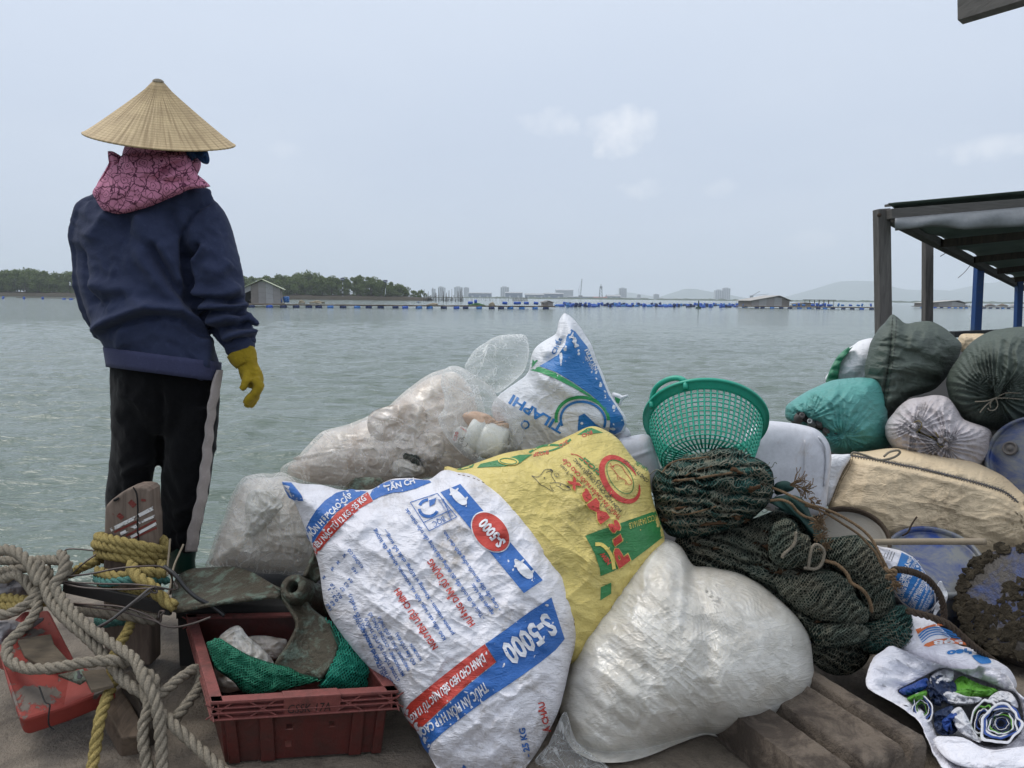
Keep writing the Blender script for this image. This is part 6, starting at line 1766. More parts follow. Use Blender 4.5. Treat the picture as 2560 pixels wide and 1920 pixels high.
for dx in (-8,26):
    q = cat_open(np.array(zz(Z14,(1085 + dx, 45),(1075 + dx, 200),(1058 + dx, 400),(1020 + dx, 640),(985 + dx, 800),(962 + dx, 860)), float),60)
    mb = MB()
    for k in range(0,59,2): mb.tube(B_g1.pt(q[k:k + 2,0], q[k:k + 2,1], 0.002),0.0016,4)
    mb.build('seam_stitching', M['cable'], t_g1)

ol = zz(Z14,(1540,640),(1545,560),(1590,470),(1650,390),(1720,300),(1800,228),(1900,175),(2000,150),(2212,128),(2420,170),(2560,300),(2640,520),(2620,760),(2480,920),(2300,985),(2100,1020),(1950,1025),(1800,992),(1690,930),(1620,860),(1575,760))
tx, ty = Z14(1965,730)
def rel_g2(px, py):
    return gather(px, py, tx, ty, 40,0.030,130,7,14) + crumple(px, py, 70,0.015,191,40,1.3) + crease(px, py, 36, 0.007, 193, 40, 1.4, 4) - 0.05 * np.exp(-(np.hypot(px - tx, py - ty) / 26) ** 2)
t_g2 = empty('stuffed_sack', P(2520,1075,3.1), 'round dark grey-green sack with mouth tied shut at the right edge', 'sack')
B_g2 = Blob(ol, 3.12,0.24,0.2,2.3,(0,-0.05), Z14(2080,590), rel_g2,0.4)
B_g2.mesh('sack_body', M['grey_sack'], t_g2,220,64,0.006)
nk = Blob(zz(Z14,(1950,640),(1975,600),(2040,520),(2080,530),(2060,620),(2010,700),(1985,760),(1955,700)), float(B_g2.depth(np.array(tx), np.array(ty))) - 0.03,0.03,0.05,2.2,(0,0), None, lambda a, b: gather(a, b, *Z14(1965,690),16,0.012,60,2,4),0.6)
nk.mesh('tied_neck', M['grey_sack'], t_g2,70,18)
mb = MB(); Yk = float(B_g2.depth(np.array(tx), np.array(ty))) - 0.045
for pts in (((1790,775),(1880,770),(1960,745),(2060,700),(2212,705)),((1960,745),(2060,745),(2200,755)),((1925,830),(1920,790),(1960,745),(1985,800),(1960,845),(1915,850),(1900,830)),((1960,745),(1880,810),(1830,870))):
    mb.tube(pxpath([(*Z14(*p), Yk) for p in pts], 26),0.0022,5)
mb.build('tie_cord', M['rope_grey'], t_g2, True)

ol = zz(Z14,(1010,1000),(1030,940),(1080,880),(1140,810),(1220,752),(1330,735),(1450,718),(1560,745),(1640,850),(1700,930),(1900,1005),(1945,1100),(1935,1200),(1890,1290),(1780,1370),(1650,1425),(1520,1410),(1400,1375),(1290,1320),(1200,1270),(1120,1210),(1060,1150),(1018,1080))
def rel_dw(px, py):
    return gather(px, py, *Z14(1270,1000),26,0.020,90,3,8) + gather(px, py, *Z14(1540,1150),26,0.022,95,9,8) + crumple(px, py, 50,0.014,201,30,1.3) + crease(px, py, 30, 0.007, 203, 40, 1.4, 4) + folds(px, py, [(zz(Z14,(1260,1000),(1330,1050),(1440,1090),(1540,1150)),8,-0.022)])
t_dw = empty('stuffed_sack', P(2350,1190,2.95), 'grubby white sack with puckered mouth laced by yellow twine', 'sack')
B_dw = Blob(ol, 2.98,0.18,0.14,2.4,(0,-0.1), Z14(1460,1090), rel_dw, 0.4)
B_dw.mesh('sack_body', M['dirty_white_sack'], t_dw, 220,64,0.006)
for (x, y) in ((1265,985),(1530,1150),(1490,1110)):
    px, py = Z14(x, y); d = float(B_dw.depth(np.array(px), np.array(py)))
    Blob([(px - 7, py - 5),(px - 1, py - 8),(px + 6, py - 6),(px + 9, py + 2),(px + 3, py + 8),(px - 6, py + 6)], d - 0.004,0.014,0.01,2.0,(0,0), None, lambda a, b: crumple(a, b, 7,0.008,7),0.8).mesh('gathered_knot', M['dirty_white_sack'], t_dw, 40,10)
mb = MB()
for pts in (((1255,960),(1300,940),(1330,970),(1310,1020),(1285,1040)),((1300,1010),(1330,1050),(1400,1075),(1470,1115)),((1450,1040),(1470,1080),(1500,1120),(1545,1150)),((1460,1130),(1490,1165),(1530,1150))):
    q = cat_open(np.array(zz(Z14, *pts), float),22); mb.tube(B_dw.pt(q[:, 0], q[:, 1], 0.008),0.0018,5)
mb.build('lacing_twine', M['rope_yellow'], t_dw, True)
for (x, y, a, b) in ((1290,1042,11,4),(1420,1082,9,3)):
    px, py = Z14(x, y); d = float(B_dw.depth(np.array(px), np.array(py)))
    Blob([(px - a, py - 1),(px, py - b),(px + a, py),(px, py + b)], d - 0.001,0.004,0.004,2).mesh('mouth_gap', M['black'], t_dw, 24,6)

ol = zz(Z14,(500,600),(540,500),(590,410),(650,340),(740,285),(780,255),(840,235),(905,228),(1000,260),(1080,400),(1080,560),(950,660),(700,690))
t_nw = empty('stuffed_sack', P(2140,985,3.5), 'bright white sack with a green netted edge behind the teal sack', 'sack')
Blob(ol, 3.52,0.15,0.14,2.4,(0,0), None, lambda a, b: crumple(a, b, 40,0.012,211),0.4).mesh('sack_body', M['netted_white'], t_nw, 120,34,0.008)
M['green_trim'] = m_plain('green_trim', (0.03,0.20,0.10),0.5,0.4,0.3,20, dirt=(0.30,0.42,0.34), damt=0.4, dscale=18)
ge = Blob(zz(Z14,(500,610),(535,500),(585,405),(650,335),(745,280),(690,345),(640,410),(620,500),(600,600),(560,640)),3.40,0.03,0.05,2.5,(0,0), None, lambda a, b: 0.010 * (np.abs(np.sin(b / 7)) - 0.5),0.8)
ge.mesh('green_edge', M['green_trim'], t_nw, 90,18,0.01)

ol = [(2134,1134),(2170,1128),(2238,1120),(2330,1130),(2420,1150),(2500,1185),(2560,1225),(2620,1260),(2640,1320),(2600,1370),(2545,1380),(2480,1400),(2412,1410),(2330,1400),(2240,1380),(2150,1340),(2095,1290),(2066,1262),(2074,1232),(2090,1195),(2108,1165)]
def rel_cr(px, py):
    seam = np.interp(px, [2130,2238,2412,2513,2556], [1139,1159,1199,1231,1266])
    return crease(px, py, 60, 0.006, 225, 15, 1.4, 4) + crumple(px, py, 110,0.010,221,15,1.2) + crumple(px, py, 34,0.003,223,10,1.4,2) - 0.010 * np.exp(-((py - seam) / 7) ** 2) + 0.008 * np.exp(-((py - seam - 14) / 9) ** 2) + (px > 2440) * gather(px, py, 2575,1300,20,0.016,90,4,10)
t_cr = empty('stuffed_sack', P(2330,1380,2.8), 'long cream woven sack lying under the grubby white sack', 'sack')
B_cr = Blob(ol, 2.84,0.17,0.16,2.6,(0,-0.35),(2340,1260), rel_cr, 0.3)
B_cr.mesh('sack_body', M['cream_sack'], t_cr, 220,60,0.002)
q = cat_open(np.array([(2130,1139),(2180,1147),(2238,1159),(2330,1178),(2412,1199),(2470,1215),(2513,1231),(2545,1256)], float),120)
mb = MB()
for k in range(0,118,2):
    t = q[k + 1] - q[k]; nrm_ = np.array([-t[1], t[0]]) / np.linalg.norm(t) * 4.5
    a, b = q[k] - nrm_, q[k] + nrm_ + t * 0.6
    mb.tube(B_cr.pt(np.array([a[0], b[0]]), np.array([a[1], b[1]]),0.004),0.0016,4)
mb.tube(B_cr.pt(q[:, 0], q[:, 1], 0.002),0.004,6)
mb.build('seam_stitching', M['hubgrey'], t_cr, True)
q = cat_open(np.array(zz(Z14,(725,1225),(690,1330),(620,1450),(575,1560),(548,1640)), float),60)
for dx in (0,5):
    mb = MB()
    for k in range(0,59,2): mb.tube(B_cr.pt(q[k:k + 2,0] + dx, q[k:k + 2,1] + dx * 0.3,0.002),0.0012,4)
    mb.build('edge_stitching', M['rope_brown'], t_cr)
rope_l = [(*Z14(*p),2.70) for p in ((715,1245),(740,1215),(830,1235),(940,1275),(1020,1275),(1100,1250),(1140,1215),(1120,1195),(1050,1210),(1000,1250))]
mb = MB(); mb.tube(pxpath(rope_l, 60),0.0042,8); mb.build('drawstring', M['rope_grey'], t_cr, True)
t_w2 = Blob(zz(Z16,(535,130),(640,125),(720,135),(640,280),(580,430),(530,560),(500,560),(480,400),(500,200)),2.80,0.03,0.08,3,(0,0), None, lambda a, b: crumple(a, b, 50,0.008,231),0.5).mesh('plastic_sheet', M['netted_white'], None, 80,20)
tag(t_w2, 'strip of white woven sheet between the canister and the cream sack', 'sheet')

# ------------------------------------------------------------------ drums
def drum_at(name, label, c_px, Y, r_px, L, axis, mat, cat='drum', bung=None, crust=0, rimmat=None):
    c = P(c_px[0], c_px[1], Y); r = r_px * mpp(Y); ax = unit(axis)
    t = empty(name, c - ax * L, label, cat)
    body = MB().lathe([(0,-L),(r * 0.96,-L),(r, -L * 0.96),(r, -L * 0.66),(r * 1.03,-L * 0.64),(r * 1.03,-L * 0.60),(r, -L * 0.58),(r, -L * 0.35),(r * 1.03,-L * 0.33),(r * 1.03,-L * 0.29),(r, -L * 0.27),(r * 1.0,-0.012)], 48, c, ax, cap=False)
    body.build('drum_side', M[mat], t, True)
    if not crust: MB().lathe([(r * 0.97,-0.02),(r * 1.03,-0.016),(r * 1.045,0.0),(r * 1.03,0.010),(r * 0.965,0.010),(r * 0.95,-0.006)], 48, c, ax, cap=False).build('drum_rim', M[rimmat or mat], t, True)
    MB().lathe([(r, -0.014), (r * 0.985, 0.004), (r * 0.93, 0.014), (r * 0.6, 0.018), (0.0001, 0.020)] if crust else [(r * 0.955,-0.006),(r * 0.90,-0.010),(r * 0.85,-0.007),(r * 0.3,-0.005),(0.0001,-0.005)], 48, c, ax, cap=False).build('drum_head', M[mat], t, True)
    x = unit(np.cross(ax, [0,0,1])); y = np.cross(x, ax)
    if bung:
        b = c + x * bung[0] * r + y * bung[1] * r
        MB().lathe([(0.026,-0.006),(0.026,0.004),(0.020,0.006),(0.019,0.0),(0.010,0.001),(0.009,0.006),(0.0001,0.006)], 22, b, ax, cap=False).build('bung_cap', M['hubgrey'], t, True)
    if crust:
        rr = np.random.RandomState(crust); mb = MB()
        for k in range(crust):
            if rr.rand() < 0.84:
                a = rr.rand() * 6.283; q = r * math.sqrt(rr.rand()) * 1.0
                p = c + x * math.cos(a) * q + y * math.sin(a) * q; nn_ = ax
                if vnoise(np.array(math.cos(a) * q / r * 2.2), np.array(math.sin(a) * q / r * 2.2),0.3,5) < -0.12 and q < r * 0.85: continue
            else:
                a = rr.rand() * 6.283; p = c + (x * math.cos(a) + y * math.sin(a)) * r * 1.02 - ax * rr.rand() * L * 0.8; nn_ = x * math.cos(a) + y * math.sin(a)
            sz = rr.uniform(0.005,0.017)
            v = rr.randn(10,3); v /= np.linalg.norm(v, axis=1)[:, None]
            bm = bmesh.new(); bmesh.ops.create_icosphere(bm, subdivisions=1, radius=1.0)
            vv = np.array([tuple(q_.co) for q_ in bm.verts]); ff = [tuple(w.index for w in f.verts) for f in bm.faces]; bm.free()
            vv = vv * sz * (1 + 0.35 * rr.randn(len(vv),1)); h = vv @ nn_; vv = vv - np.outer(h, nn_) * 0.45
            mb.add(vv + p + ax * (0.016 if nn_ is ax else 0), ff)
        o = mb.build('barnacles', M['barnacle'], t, False); o['kind'] = 'stuff'
    return t
def axis_to(c_px, Y, yaw, lift):
    c = P(c_px[0], c_px[1], Y); l = unit(CAM - c); r = unit(np.cross(l, [0,0,1])); u = np.cross(r, l)
    return l + r * yaw + u * lift
drum_at('oil_drum', 'blue drum lying end-on at the right edge above the crusted drum', (2590,1152),2.78,112,0.45, axis_to((2590,1152),2.78,0.30,0.12), 'blue_drum', bung=(0.56,0.20))
drum_at('oil_drum', 'blue drum with a dusty lid standing tilted beside the label sheet', (2335,1402),2.52,112,0.34, axis_to((2335,1402),2.52,-0.10,0.95), 'blue_drum')
drum_at('oil_drum', 'grey muddy drum lid showing between the net and the cream sack', (2112,1352),2.50,104,0.30, axis_to((2112,1352),2.50,0.1,0.75), 'grey_drum', rimmat='rope_dark')
drum_at('oil_drum', 'dark drum crusted with barnacles lying end-on at the right edge', (2548,1502),2.26,150,0.45, axis_to((2548,1502),2.26,0.42,0.30), 'crust_drum', crust=900)
cord('drum_cord', [(2256,1339,2.46),(2270,1330,2.44),(2280,1310,2.44),(2292,1292,2.45)], 0.003, 'rope_dark', 'short dark twine end sticking up from the drum rim', 'rope')
# pole
mb = MB(); mb.tube(pxpath([(2150,1356,2.33),(2300,1354,2.30),(2464,1354,2.27)], 30) , np.full(30,8.5 * mpp(2.3)),12)
tag(mb.build('wooden_pole', M['bamboo'], None, True), 'round wooden pole lying across the drums', 'pole')
# blue printed label sheet
M['p_sheet_blue'] = m_plain('p_sheet_blue', (0.03,0.16,0.45),0.4,0.5,0.2,8, kind='UV')
lab = Blob(zz(Z16,(900,900),(960,918),(1060,935),(1160,962),(1260,1020),(1330,1100),(1390,1200),(1440,1310),(1450,1400),(1420,1460),(1350,1500),(1260,1480),(1150,1400),(1050,1250),(950,1100)),2.36,0.09,0.02,2.6,(0.1,-0.1), None, lambda a, b: crumple(a, b, 50,0.010,241),0.5)
t_lab = empty('feed_sack', P(2270,1530,2.36), 'blue and white printed sack crumpled against the tilted blue drum', 'sack')
lab.mesh('sack_body', M['open_sack'], t_lab, 120,30,0.006)
pr = Print(lab, t_lab)
pr.poly('p_blue_light', zz(Z16,(1155,970),(1260,1025),(1330,1105),(1385,1200),(1432,1310),(1440,1395),(1415,1450),(1350,1490),(1262,1472),(1160,1395),(1080,1285),(1085,1180),(1110,1110)))
for b, s_, e, c in (('ANH SMH VÀNG', (1120,1330),(1255,1010),10),('KHOA HỌC INTERNATIONAL', (1112,1360),(1300,1040),9),('LONG BIO-TECH', (1160,1370),(1265,1130),11),('thức ăn hỗn hợp dạng viên cho tôm', (1200,1400),(1350,1130),5),('thành phần dinh dưỡng xem trên bao bì', (1222,1430),(1370,1170),5),
                    ('CÔNG TY TNHH KRSV TH', (1262,1460),(1392,1195),12),('khu công nghiệp số hai đường số sáu', (1300,1478),(1410,1240),5),('điện thoại và fax của nhà sản xuất', (1330,1486),(1425,1290),5),('SỐ LÔ VÀ HẠN', (1368,1480),(1436,1340),7)):
    pr.text('p_white', b, Z16(*s_), Z16(*e), c, 0.02,1)
for k in range(4): pr.strip('p_black', zz(Z16,(1000 + k * 22,1010 + k * 12),(1030 + k * 22,940 + k * 10)),1.4)
pr.build({'p_blue_light': 'blue_print', 'p_white': 'white_print', 'p_black': 'black_print'})
tr = Blob(zz(Z16,(1450,1290),(1490,1215),(1520,1260),(1555,1340),(1530,1420),(1470,1480),(1430,1540),(1400,1500),(1430,1440),(1470,1400)),2.30,0.012,0.03,2.3,(0,0), None, lambda a, b: crumple(a, b, 14,0.012,247),0.8)
tr.mesh('torn_edge', M['netted_white'], t_lab, 70,16,0.02)
cord('mooring_rope', [(*Z16(*p), y) for p, y in (((1090,1118),1.96),((1200,1130),2.0),((1300,1160),2.05),((1390,1215),2.08),((1460,1300),2.10),((1505,1400),2.12),((1520,1500),2.13),((1518,1570),2.14))], 0.010, 'rope_dark', 'dark rope arching over the blue label sheet', 'rope', rough=0.08)
cord('mooring_rope', [(*Z16(*p), y) for p, y in (((1200,1475),2.0),((1300,1500),2.0),((1420,1535),2.0),((1560,1595),2.0),((1660,1680),2.0),((1760,1770),2.0),((1850,1840),2.02),((1950,1910),2.06))], 0.010, 'rope_dark', 'dark rope running along the top of the open white sack', 'rope', rough=0.08)

# ------------------------------------------------------------------ open white sack with rolled sacks inside
t_os = empty('open_sack', P(2420,1925,1.9), 'open white sack at bottom right with rolled printed sacks inside', 'sack')
ob_ = Blob(zz(Z15,(1150,420),(1230,338),(1330,350),(1420,385),(1530,480),(1640,590),(1740,620),(1850,665),(2010,750),(2100,820),(2150,960),(2000,1020),(1700,900),(1400,800),(1200,700),(1100,600)),2.06,0.09,0.12,2.4,(0.02,-0.25), None, lambda a, b: crumple(a, b, 60,0.010,251),0.4)
ob_.mesh('sack_back', M['open_sack'], t_os, 140,36,0.004)
pr = Print(ob_, t_os)
pr.poly('p_orange', zz(Z15,(1275,462),(1320,445),(1335,470),(1295,500)))
pr.strip('p_orange', zz(Z15,(1300,480),(1380,440),(1480,420),(1560,430)),5,0,30)
for k in range(4): pr.strip('p_blue_light', zz(Z15,(1300 + k * 10,520 + k * 18),(1370 + k * 14,460 + k * 18),(1470 + k * 14,445 + k * 20),(1580 + k * 12,480 + k * 24),(1660,520 + k * 6)),3.6 - 0.4 * k, 0,36)
pr.poly('p_orange', zz(Z15,(1345,605),(1360,585),(1450,550),(1560,535),(1680,550),(1800,600),(1790,615),(1680,592),(1560,578),(1460,590),(1390,612)))
pr.text('p_white', '508', Z15(1690,555), Z15(1430,560),10,0.03,1, bow=-2)
pr.text('p_blue_light', 'heo', Z15(1762,622), Z15(1545,648),16,0.05, capv=(0,14))
pr.poly('p_blue_light', zz(Z15,(1765,690),(1830,682),(1900,705),(1930,745),(1880,758),(1830,752)), smooth=40)
pr.build({'p_orange': 'orange_print', 'p_blue_light': 'blue_print', 'p_white': 'white_print'})
def loop(Z, pts, n, c):
    o = cat_closed(np.asarray(zz(Z, *pts), float),300); d = o - np.asarray(c); a = np.arctan2(d[:, 1], d[:, 0]); r = np.hypot(*d.T)
    i = np.argsort(a); a, r = a[i], r[i]
    t = np.linspace(-math.pi, math.pi, n, endpoint=False)
    rr = np.interp(t, np.concatenate([a - 6.2832, a, a + 6.2832]), np.concatenate([r, r, r]))
    return np.stack([c[0] + rr * np.cos(t), c[1] + rr * np.sin(t)], 1)
cc = Z15(1680,1130); NL = 200
def Ysl(py): return 1.94 - (py - 1620) * 0.00118
lip = loop(Z15, [(838,930),(850,860),(880,790),(915,710),(960,655),(1050,602),(1130,620),(1210,655),(1350,720),(1500,768),(1600,800),(1700,795),(1790,800),(1830,770),(1950,800),(2080,870),(2150,1000),(2240,1080),(2330,1250),(2350,1480),(2300,1640),(2150,1720),(1900,1740),(1650,1720),(1530,1680),(1450,1570),(1395,1450),(1330,1300),(1230,1195),(1100,1110),(980,1040),(880,985)], NL, cc)
inn = loop(Z15, [(1115,995),(1200,940),(1330,870),(1480,800),(1600,812),(1750,860),(1900,915),(2050,985),(2140,1020),(2200,1150),(2212,1300),(2140,1420),(2020,1480),(1900,1480),(1780,1440),(1640,1380),(1480,1400),(1440,1330),(1400,1240),(1320,1150),(1220,1070)], NL, cc)
tt = np.linspace(-math.pi, math.pi, NL, endpoint=False)
lip = cc + (lip - cc) * (1 + 0.022 * fbm(np.cos(tt) * 7, np.sin(tt) * 7, 0.4, 265, 3))[:, None]
wob = fbm(np.cos(tt) * 3, np.sin(tt) * 3,0.3,261,3)
Yl = Ysl(lip[:, 1]) + 0.012 * wob
def ringY(l, Y): return PZ(l[:, 0], l[:, 1], Y)
rings = []
back = cc + (lip - cc) * 0.93
rings.append(ringY(cc + (lip - cc) * 0.80, Yl + 0.28)); rings.append(ringY(cc + (lip - cc) * 0.96, Yl + 0.10)); rings.append(ringY(cc + (lip - cc) * 0.998, Yl + 0.02)); rings.append(ringY(lip, Yl))
for f in (0.12,0.3,0.5,0.7,0.85,1.0):
    m_ = lip * (1 - f) + inn * f
    w_ = 0.020 * fbm(m_[:, 0] / 26, m_[:, 1] / 26,0.2,262,3) * math.sin(f * math.pi) + 0.020 * (ridge(m_[:, 0] / 40, m_[:, 1] / 30,0,263,1) - 0.5) * math.sin(f * math.pi)
    rings.append(ringY(m_, Ysl(m_[:, 1]) + 0.05 * f - w_))
Yi = Ysl(inn[:, 1]) + 0.05
rings.append(ringY(cc + (inn - cc) * 0.98, Yi + 0.03)); rings.append(ringY(cc + (inn - cc) * 0.93, Yi + 0.07)); rings.append(ringY(cc + (inn - cc) * 0.6, Ysl(cc[1] + (inn[:, 1] - cc[1]) * 0.6) + 0.14)); rings.append(ringY(cc + (inn - cc) * 0.02, np.full(NL, Ysl(cc[1]) + 0.15)))
MB().loft(rings, True, False).build('sack_mouth', M['open_sack'], t_os, True, np.concatenate([np.concatenate([lip] * 4), *[lip * (1 - f) + inn * f for f in (0.12,0.3,0.5,0.7,0.85,1.0)], np.concatenate([inn] * 4)]) / 1000.0)
M['c_white'] = m_plain('c_white', (0.60,0.60,0.63),0.45,0.4,0.2,16,0.3,40)
M['c_green'] = m_plain('c_green', (0.10,0.30,0.03),0.45,0.4,0.3,14,0.3,40)
M['c_blue'] = m_plain('c_blue', (0.015,0.055,0.25),0.45,0.4,0.4,14,0.3,40)
M['c_navy'] = m_plain('c_navy', (0.012,0.025,0.07),0.5,0.4,0.4,14,0.3,40)
def roll(cx, cy, a, b, turns, Y, cols, label, seed, depth=0.12, deg=0):
    t = empty('rolled_sack', P(*Z15(cx, cy), Y + depth), label, 'sack')
    c = np.array(Z15(cx, cy)); n = 46; r_ = np.random.RandomState(seed)
    for k, cname in enumerate(cols):
        f0 = 1 - k / (len(cols) + 0.6); mb = MB(); rg = []
        tt_ = np.linspace(0,2 * math.pi * 1.02, n); j = 1 + 0.22 * fbm(np.cos(tt_) * 1.4 + k * 0.35, np.sin(tt_) * 1.4,0.3, seed + k, 2)
        for w_, dY in ((1.0,0),(0.93,-0.004),(0.86,0.002),(0.86, depth),(1.0, depth)):
            x = a * f0 * w_ * j * np.cos(tt_); y = b * f0 * w_ * j * np.sin(tt_); x, y = rot2(x, y, -deg)
            rg.append(PZ(c[0] + x * 0.2893, c[1] + y * 0.2893, Ysl(c[1] + y * 0.2893) + Y - 1.90 + dY * 0.6 + 0.003 * k))
        mb.loft(rg, False, False); mb.build('sack_layer', M[cname], t, True)
    return t
roll(2015,1275,190,165,3,1.90, ['c_white', 'c_blue', 'c_white', 'c_navy', 'c_white', 'c_green', 'c_navy', 'c_white', 'c_blue', 'c_navy'], 'tight roll of white, blue and green printed sack at the right of the open sack', 3)
roll(1860,1250,120,190,3,1.925, ['c_white', 'c_green', 'c_white', 'c_blue', 'c_white'], 'green and white sack roll just left of the tight roll', 5, deg=15)
roll(1330,1150,90,130,3,1.93, ['c_white', 'c_blue', 'c_white', 'c_green', 'c_navy'], 'small upright roll at the left inside the open sack', 8, deg=-20)
def wad(name, pts, Y, mat, label, seed, am=0.016):
    o = Blob(zz(Z15, *pts), Ysl(np.mean([Z15(*q)[1] for q in pts])) + Y - 1.90,0.018,0.03,2.4,(0,-1.18), None, lambda a, b: crumple(a, b, 14 if am > 0.01 else 50, am, seed, 30,1.6) + folds(a, b, [(zz(Z15, pts[0], pts[len(pts) // 2]),6,0.01)]),0.8).mesh(name, M[mat], None, 70,18,0.01)
    return tag(o, label, 'sack')
wad('folded_sack', [(1580,1000),(1620,900),(1680,860),(1720,880),(1850,940),(1990,985),(1930,1040),(1750,1050),(1620,1090),(1550,1080)], 1.955, 'c_green', 'bright green folded sack edge across the top of the open sack', 301)
wad('folded_sack', [(1400,880),(1500,810),(1600,815),(1600,900),(1560,1000),(1500,1040),(1430,980)], 1.96, 'c_white', 'white folded sack at the top left inside the open sack', 303)
wad('folded_sack', [(1130,990),(1250,930),(1370,880),(1380,950),(1300,1010),(1190,1030)], 1.955, 'c_blue', 'blue folded sack at the far left inside the open sack', 305)
wad('folded_sack', [(1370,880),(1430,850),(1440,980),(1480,1060),(1560,1100),(1640,1090),(1560,1130),(1440,1110),(1380,1000)], 1.95, 'c_navy', 'dark blue folded sack in the middle of the open sack', 307)
wad('folded_sack', [(1500,1010),(1600,1000),(1720,1040),(1850,1050),(1800,1100),(1640,1110),(1540,1090)], 1.94, 'c_white', 'white folded strip below the green sack edge', 309)
wad('folded_sack', [(1580,1190),(1650,1130),(1700,1180),(1780,1330),(1840,1440),(1740,1400),(1640,1330)], 1.915, 'c_white', 'pointed white sack flap in front of the green roll', 311)
wad('folded_sack', [(1430,1200),(1500,1150),(1600,1120),(1600,1200),(1640,1320),(1560,1380),(1460,1350)], 1.94, 'c_navy', 'dark crumpled sack between the rolls', 313)
wad('folded_sack', [(1500,1260),(1560,1200),(1640,1150),(1640,1200),(1570,1290),(1600,1340),(1540,1340)], 1.925, 'c_blue', 'blue crumpled sack edge between the rolls', 315)
wad('folded_sack', [(1200,1060),(1290,1010),(1370,990),(1360,1050),(1280,1110)], 1.945, 'c_green', 'green folded sack above the small upright roll', 317)
wad('folded_sack', [(1980,1000),(2080,1000),(2140,1060),(2160,1140),(2060,1110),(1900,1080)], 1.93, 'c_white', 'grey-white folded sack above the tight roll', 319)
wad('folded_sack', [(1420,1400),(1560,1385),(1700,1400),(1850,1480),(2000,1500),(2200,1450),(2330,1500),(2300,1640),(2000,1680),(1700,1650),(1520,1560)], 1.885, 'open_sack', 'smooth white inner lining at the bottom of the open sack', 321, 0.008)
# ------------------------------------------------------------------ canopy boat on the right
def pb(mb, a, b, w, h): return mb.beam(P(*a), P(*b), w, h)
t_cp = empty('canopy_boat', P(2300,1000,4.5), 'wooden canopy frame with grey tarpaulin roof on blue and grey posts', 'canopy')
def post(x0, y0, x1, y1, Y, wpx, mat):
    a, b = P(x0, y0, Y), P(x1, y1, Y); w = wpx * mpp(Y)
    MB().beam(a, b, w, w).build('post', M[mat], t_cp, False, bevel=0.004)
post(2204,523,2212,1060,4.0,31, 'canopy_wood'); post(2319,600,2317,1060,5.4,20, 'canopy_wood')
post(2449,640,2428,1060,6.6,18, 'blue_post'); post(2548,700,2536,1060,8.2,14, 'blue_post')
c00, c01 = P(2222,536,3.94), P(2640,504,3.94)
MB().beam(c00, c01,0.06,25 * mpp(3.94)).build('front_beam', M['canopy_beam'], t_cp, False, bevel=0.004)
e0, e1_ = P(2228,546,4.05), P(2560,722,9.0)
MB().beam(e0, e1_, 0.06,0.05).build('side_beam', M['canopy_beam'], t_cp, False, bevel=0.004)
MB().beam(P(2222,527,4.0) + (0,0,0.03), P(2640,492,4.0) + (0,0,0.03),0.10,0.012).build('front_batten', M['canopy_beam'], t_cp)
# tarpaulin roof: sags between the rafters
nu, nv = 34,40; g = []
f0, f1 = P(2220,520,3.9), P(2760,470,3.9); b0 = P(2566,708,9.3); b1 = b0 + np.array([2.6,0.3,0.30])
for i in range(nu):
    for j in range(nv):
        u, v = i / (nu - 1), j / (nv - 1)
        p = (f0 * (1 - u) + f1 * u) * (1 - v) + (b0 * (1 - u) + b1 * u) * v
        g.append(p + np.array([0,0,0.02 - min(v * 8,1) * (0.02 - 0.018 * float(fbm(np.array(u * 4), np.array(v * 7),0.2,271,3)) + 0.03 * math.sin(v * math.pi * 5.2) ** 2)]))
ff = [(i * nv + j, i * nv + j + 1,(i + 1) * nv + j + 1,(i + 1) * nv + j) for i in range(nu - 1) for j in range(nv - 1)]
o = new_mesh('tarpaulin', np.array(g), ff, M['tarp'], t_cp); md = o.modifiers.new('s', 'SOLIDIFY'); md.thickness = 0.004
for k in range(1,6):
    v = k / 5.2; a = f0 * (1 - v) + b0 * v; b = f1 * (1 - v) + b1 * v
    MB().beam(a + (0.02,0,-0.05), b + (0,0,-0.05),0.05,0.05).build('rafter', M['dark_wood'], t_cp)
q = []
n = 60
for i in range(n):
    u = i / (n - 1); x = 2238 + (2660 - 2238) * u
    yt = 545 - 36 * u; yb = np.interp(x, [2238,2266,2329,2370,2412,2470,2560,2660], [577,573,566,569,574,571,566,556])
    for t in np.linspace(0,1,6):
        q.append(P(x, yt + (yb - yt) * t, 3.90 - 0.02 * math.sin(t * 3) + 0.015 * math.sin(u * 21 + t * 2) * t))
ff = [(i * 6 + j, i * 6 + j + 1,(i + 1) * 6 + j + 1,(i + 1) * 6 + j) for i in range(n - 1) for j in range(5)]
o = new_mesh('tarpaulin_flap', np.array(q), ff, M['tarp_flap'], t_cp); md = o.modifiers.new('s', 'SOLIDIFY'); md.thickness = 0.004
mb = MB()
for pts in (((2351,641,5.0),(2362,634,5.0),(2372,628,5.0)),((2395,695,6.0),(2412,680,6.0),(2428,660,6.0))): mb.tube(pxpath(pts, 10),0.0025,4)
mb.build('loose_string', M['hubgrey'], t_cp)
for y, z in ((534, 'a'),):
    MB().lathe([(0,-0.004),(0.010,-0.004),(0.010,0.004),(0,0.006)], 12, P(2198,538,3.955),(0,-1,0), cap=False).build('bolt', M['rope_dark'], t_cp, True)
MB().beam(P(2380,836,4.6), P(2640,826,4.6),0.06,0.035).build('side_rail', M['cable'], t_cp)
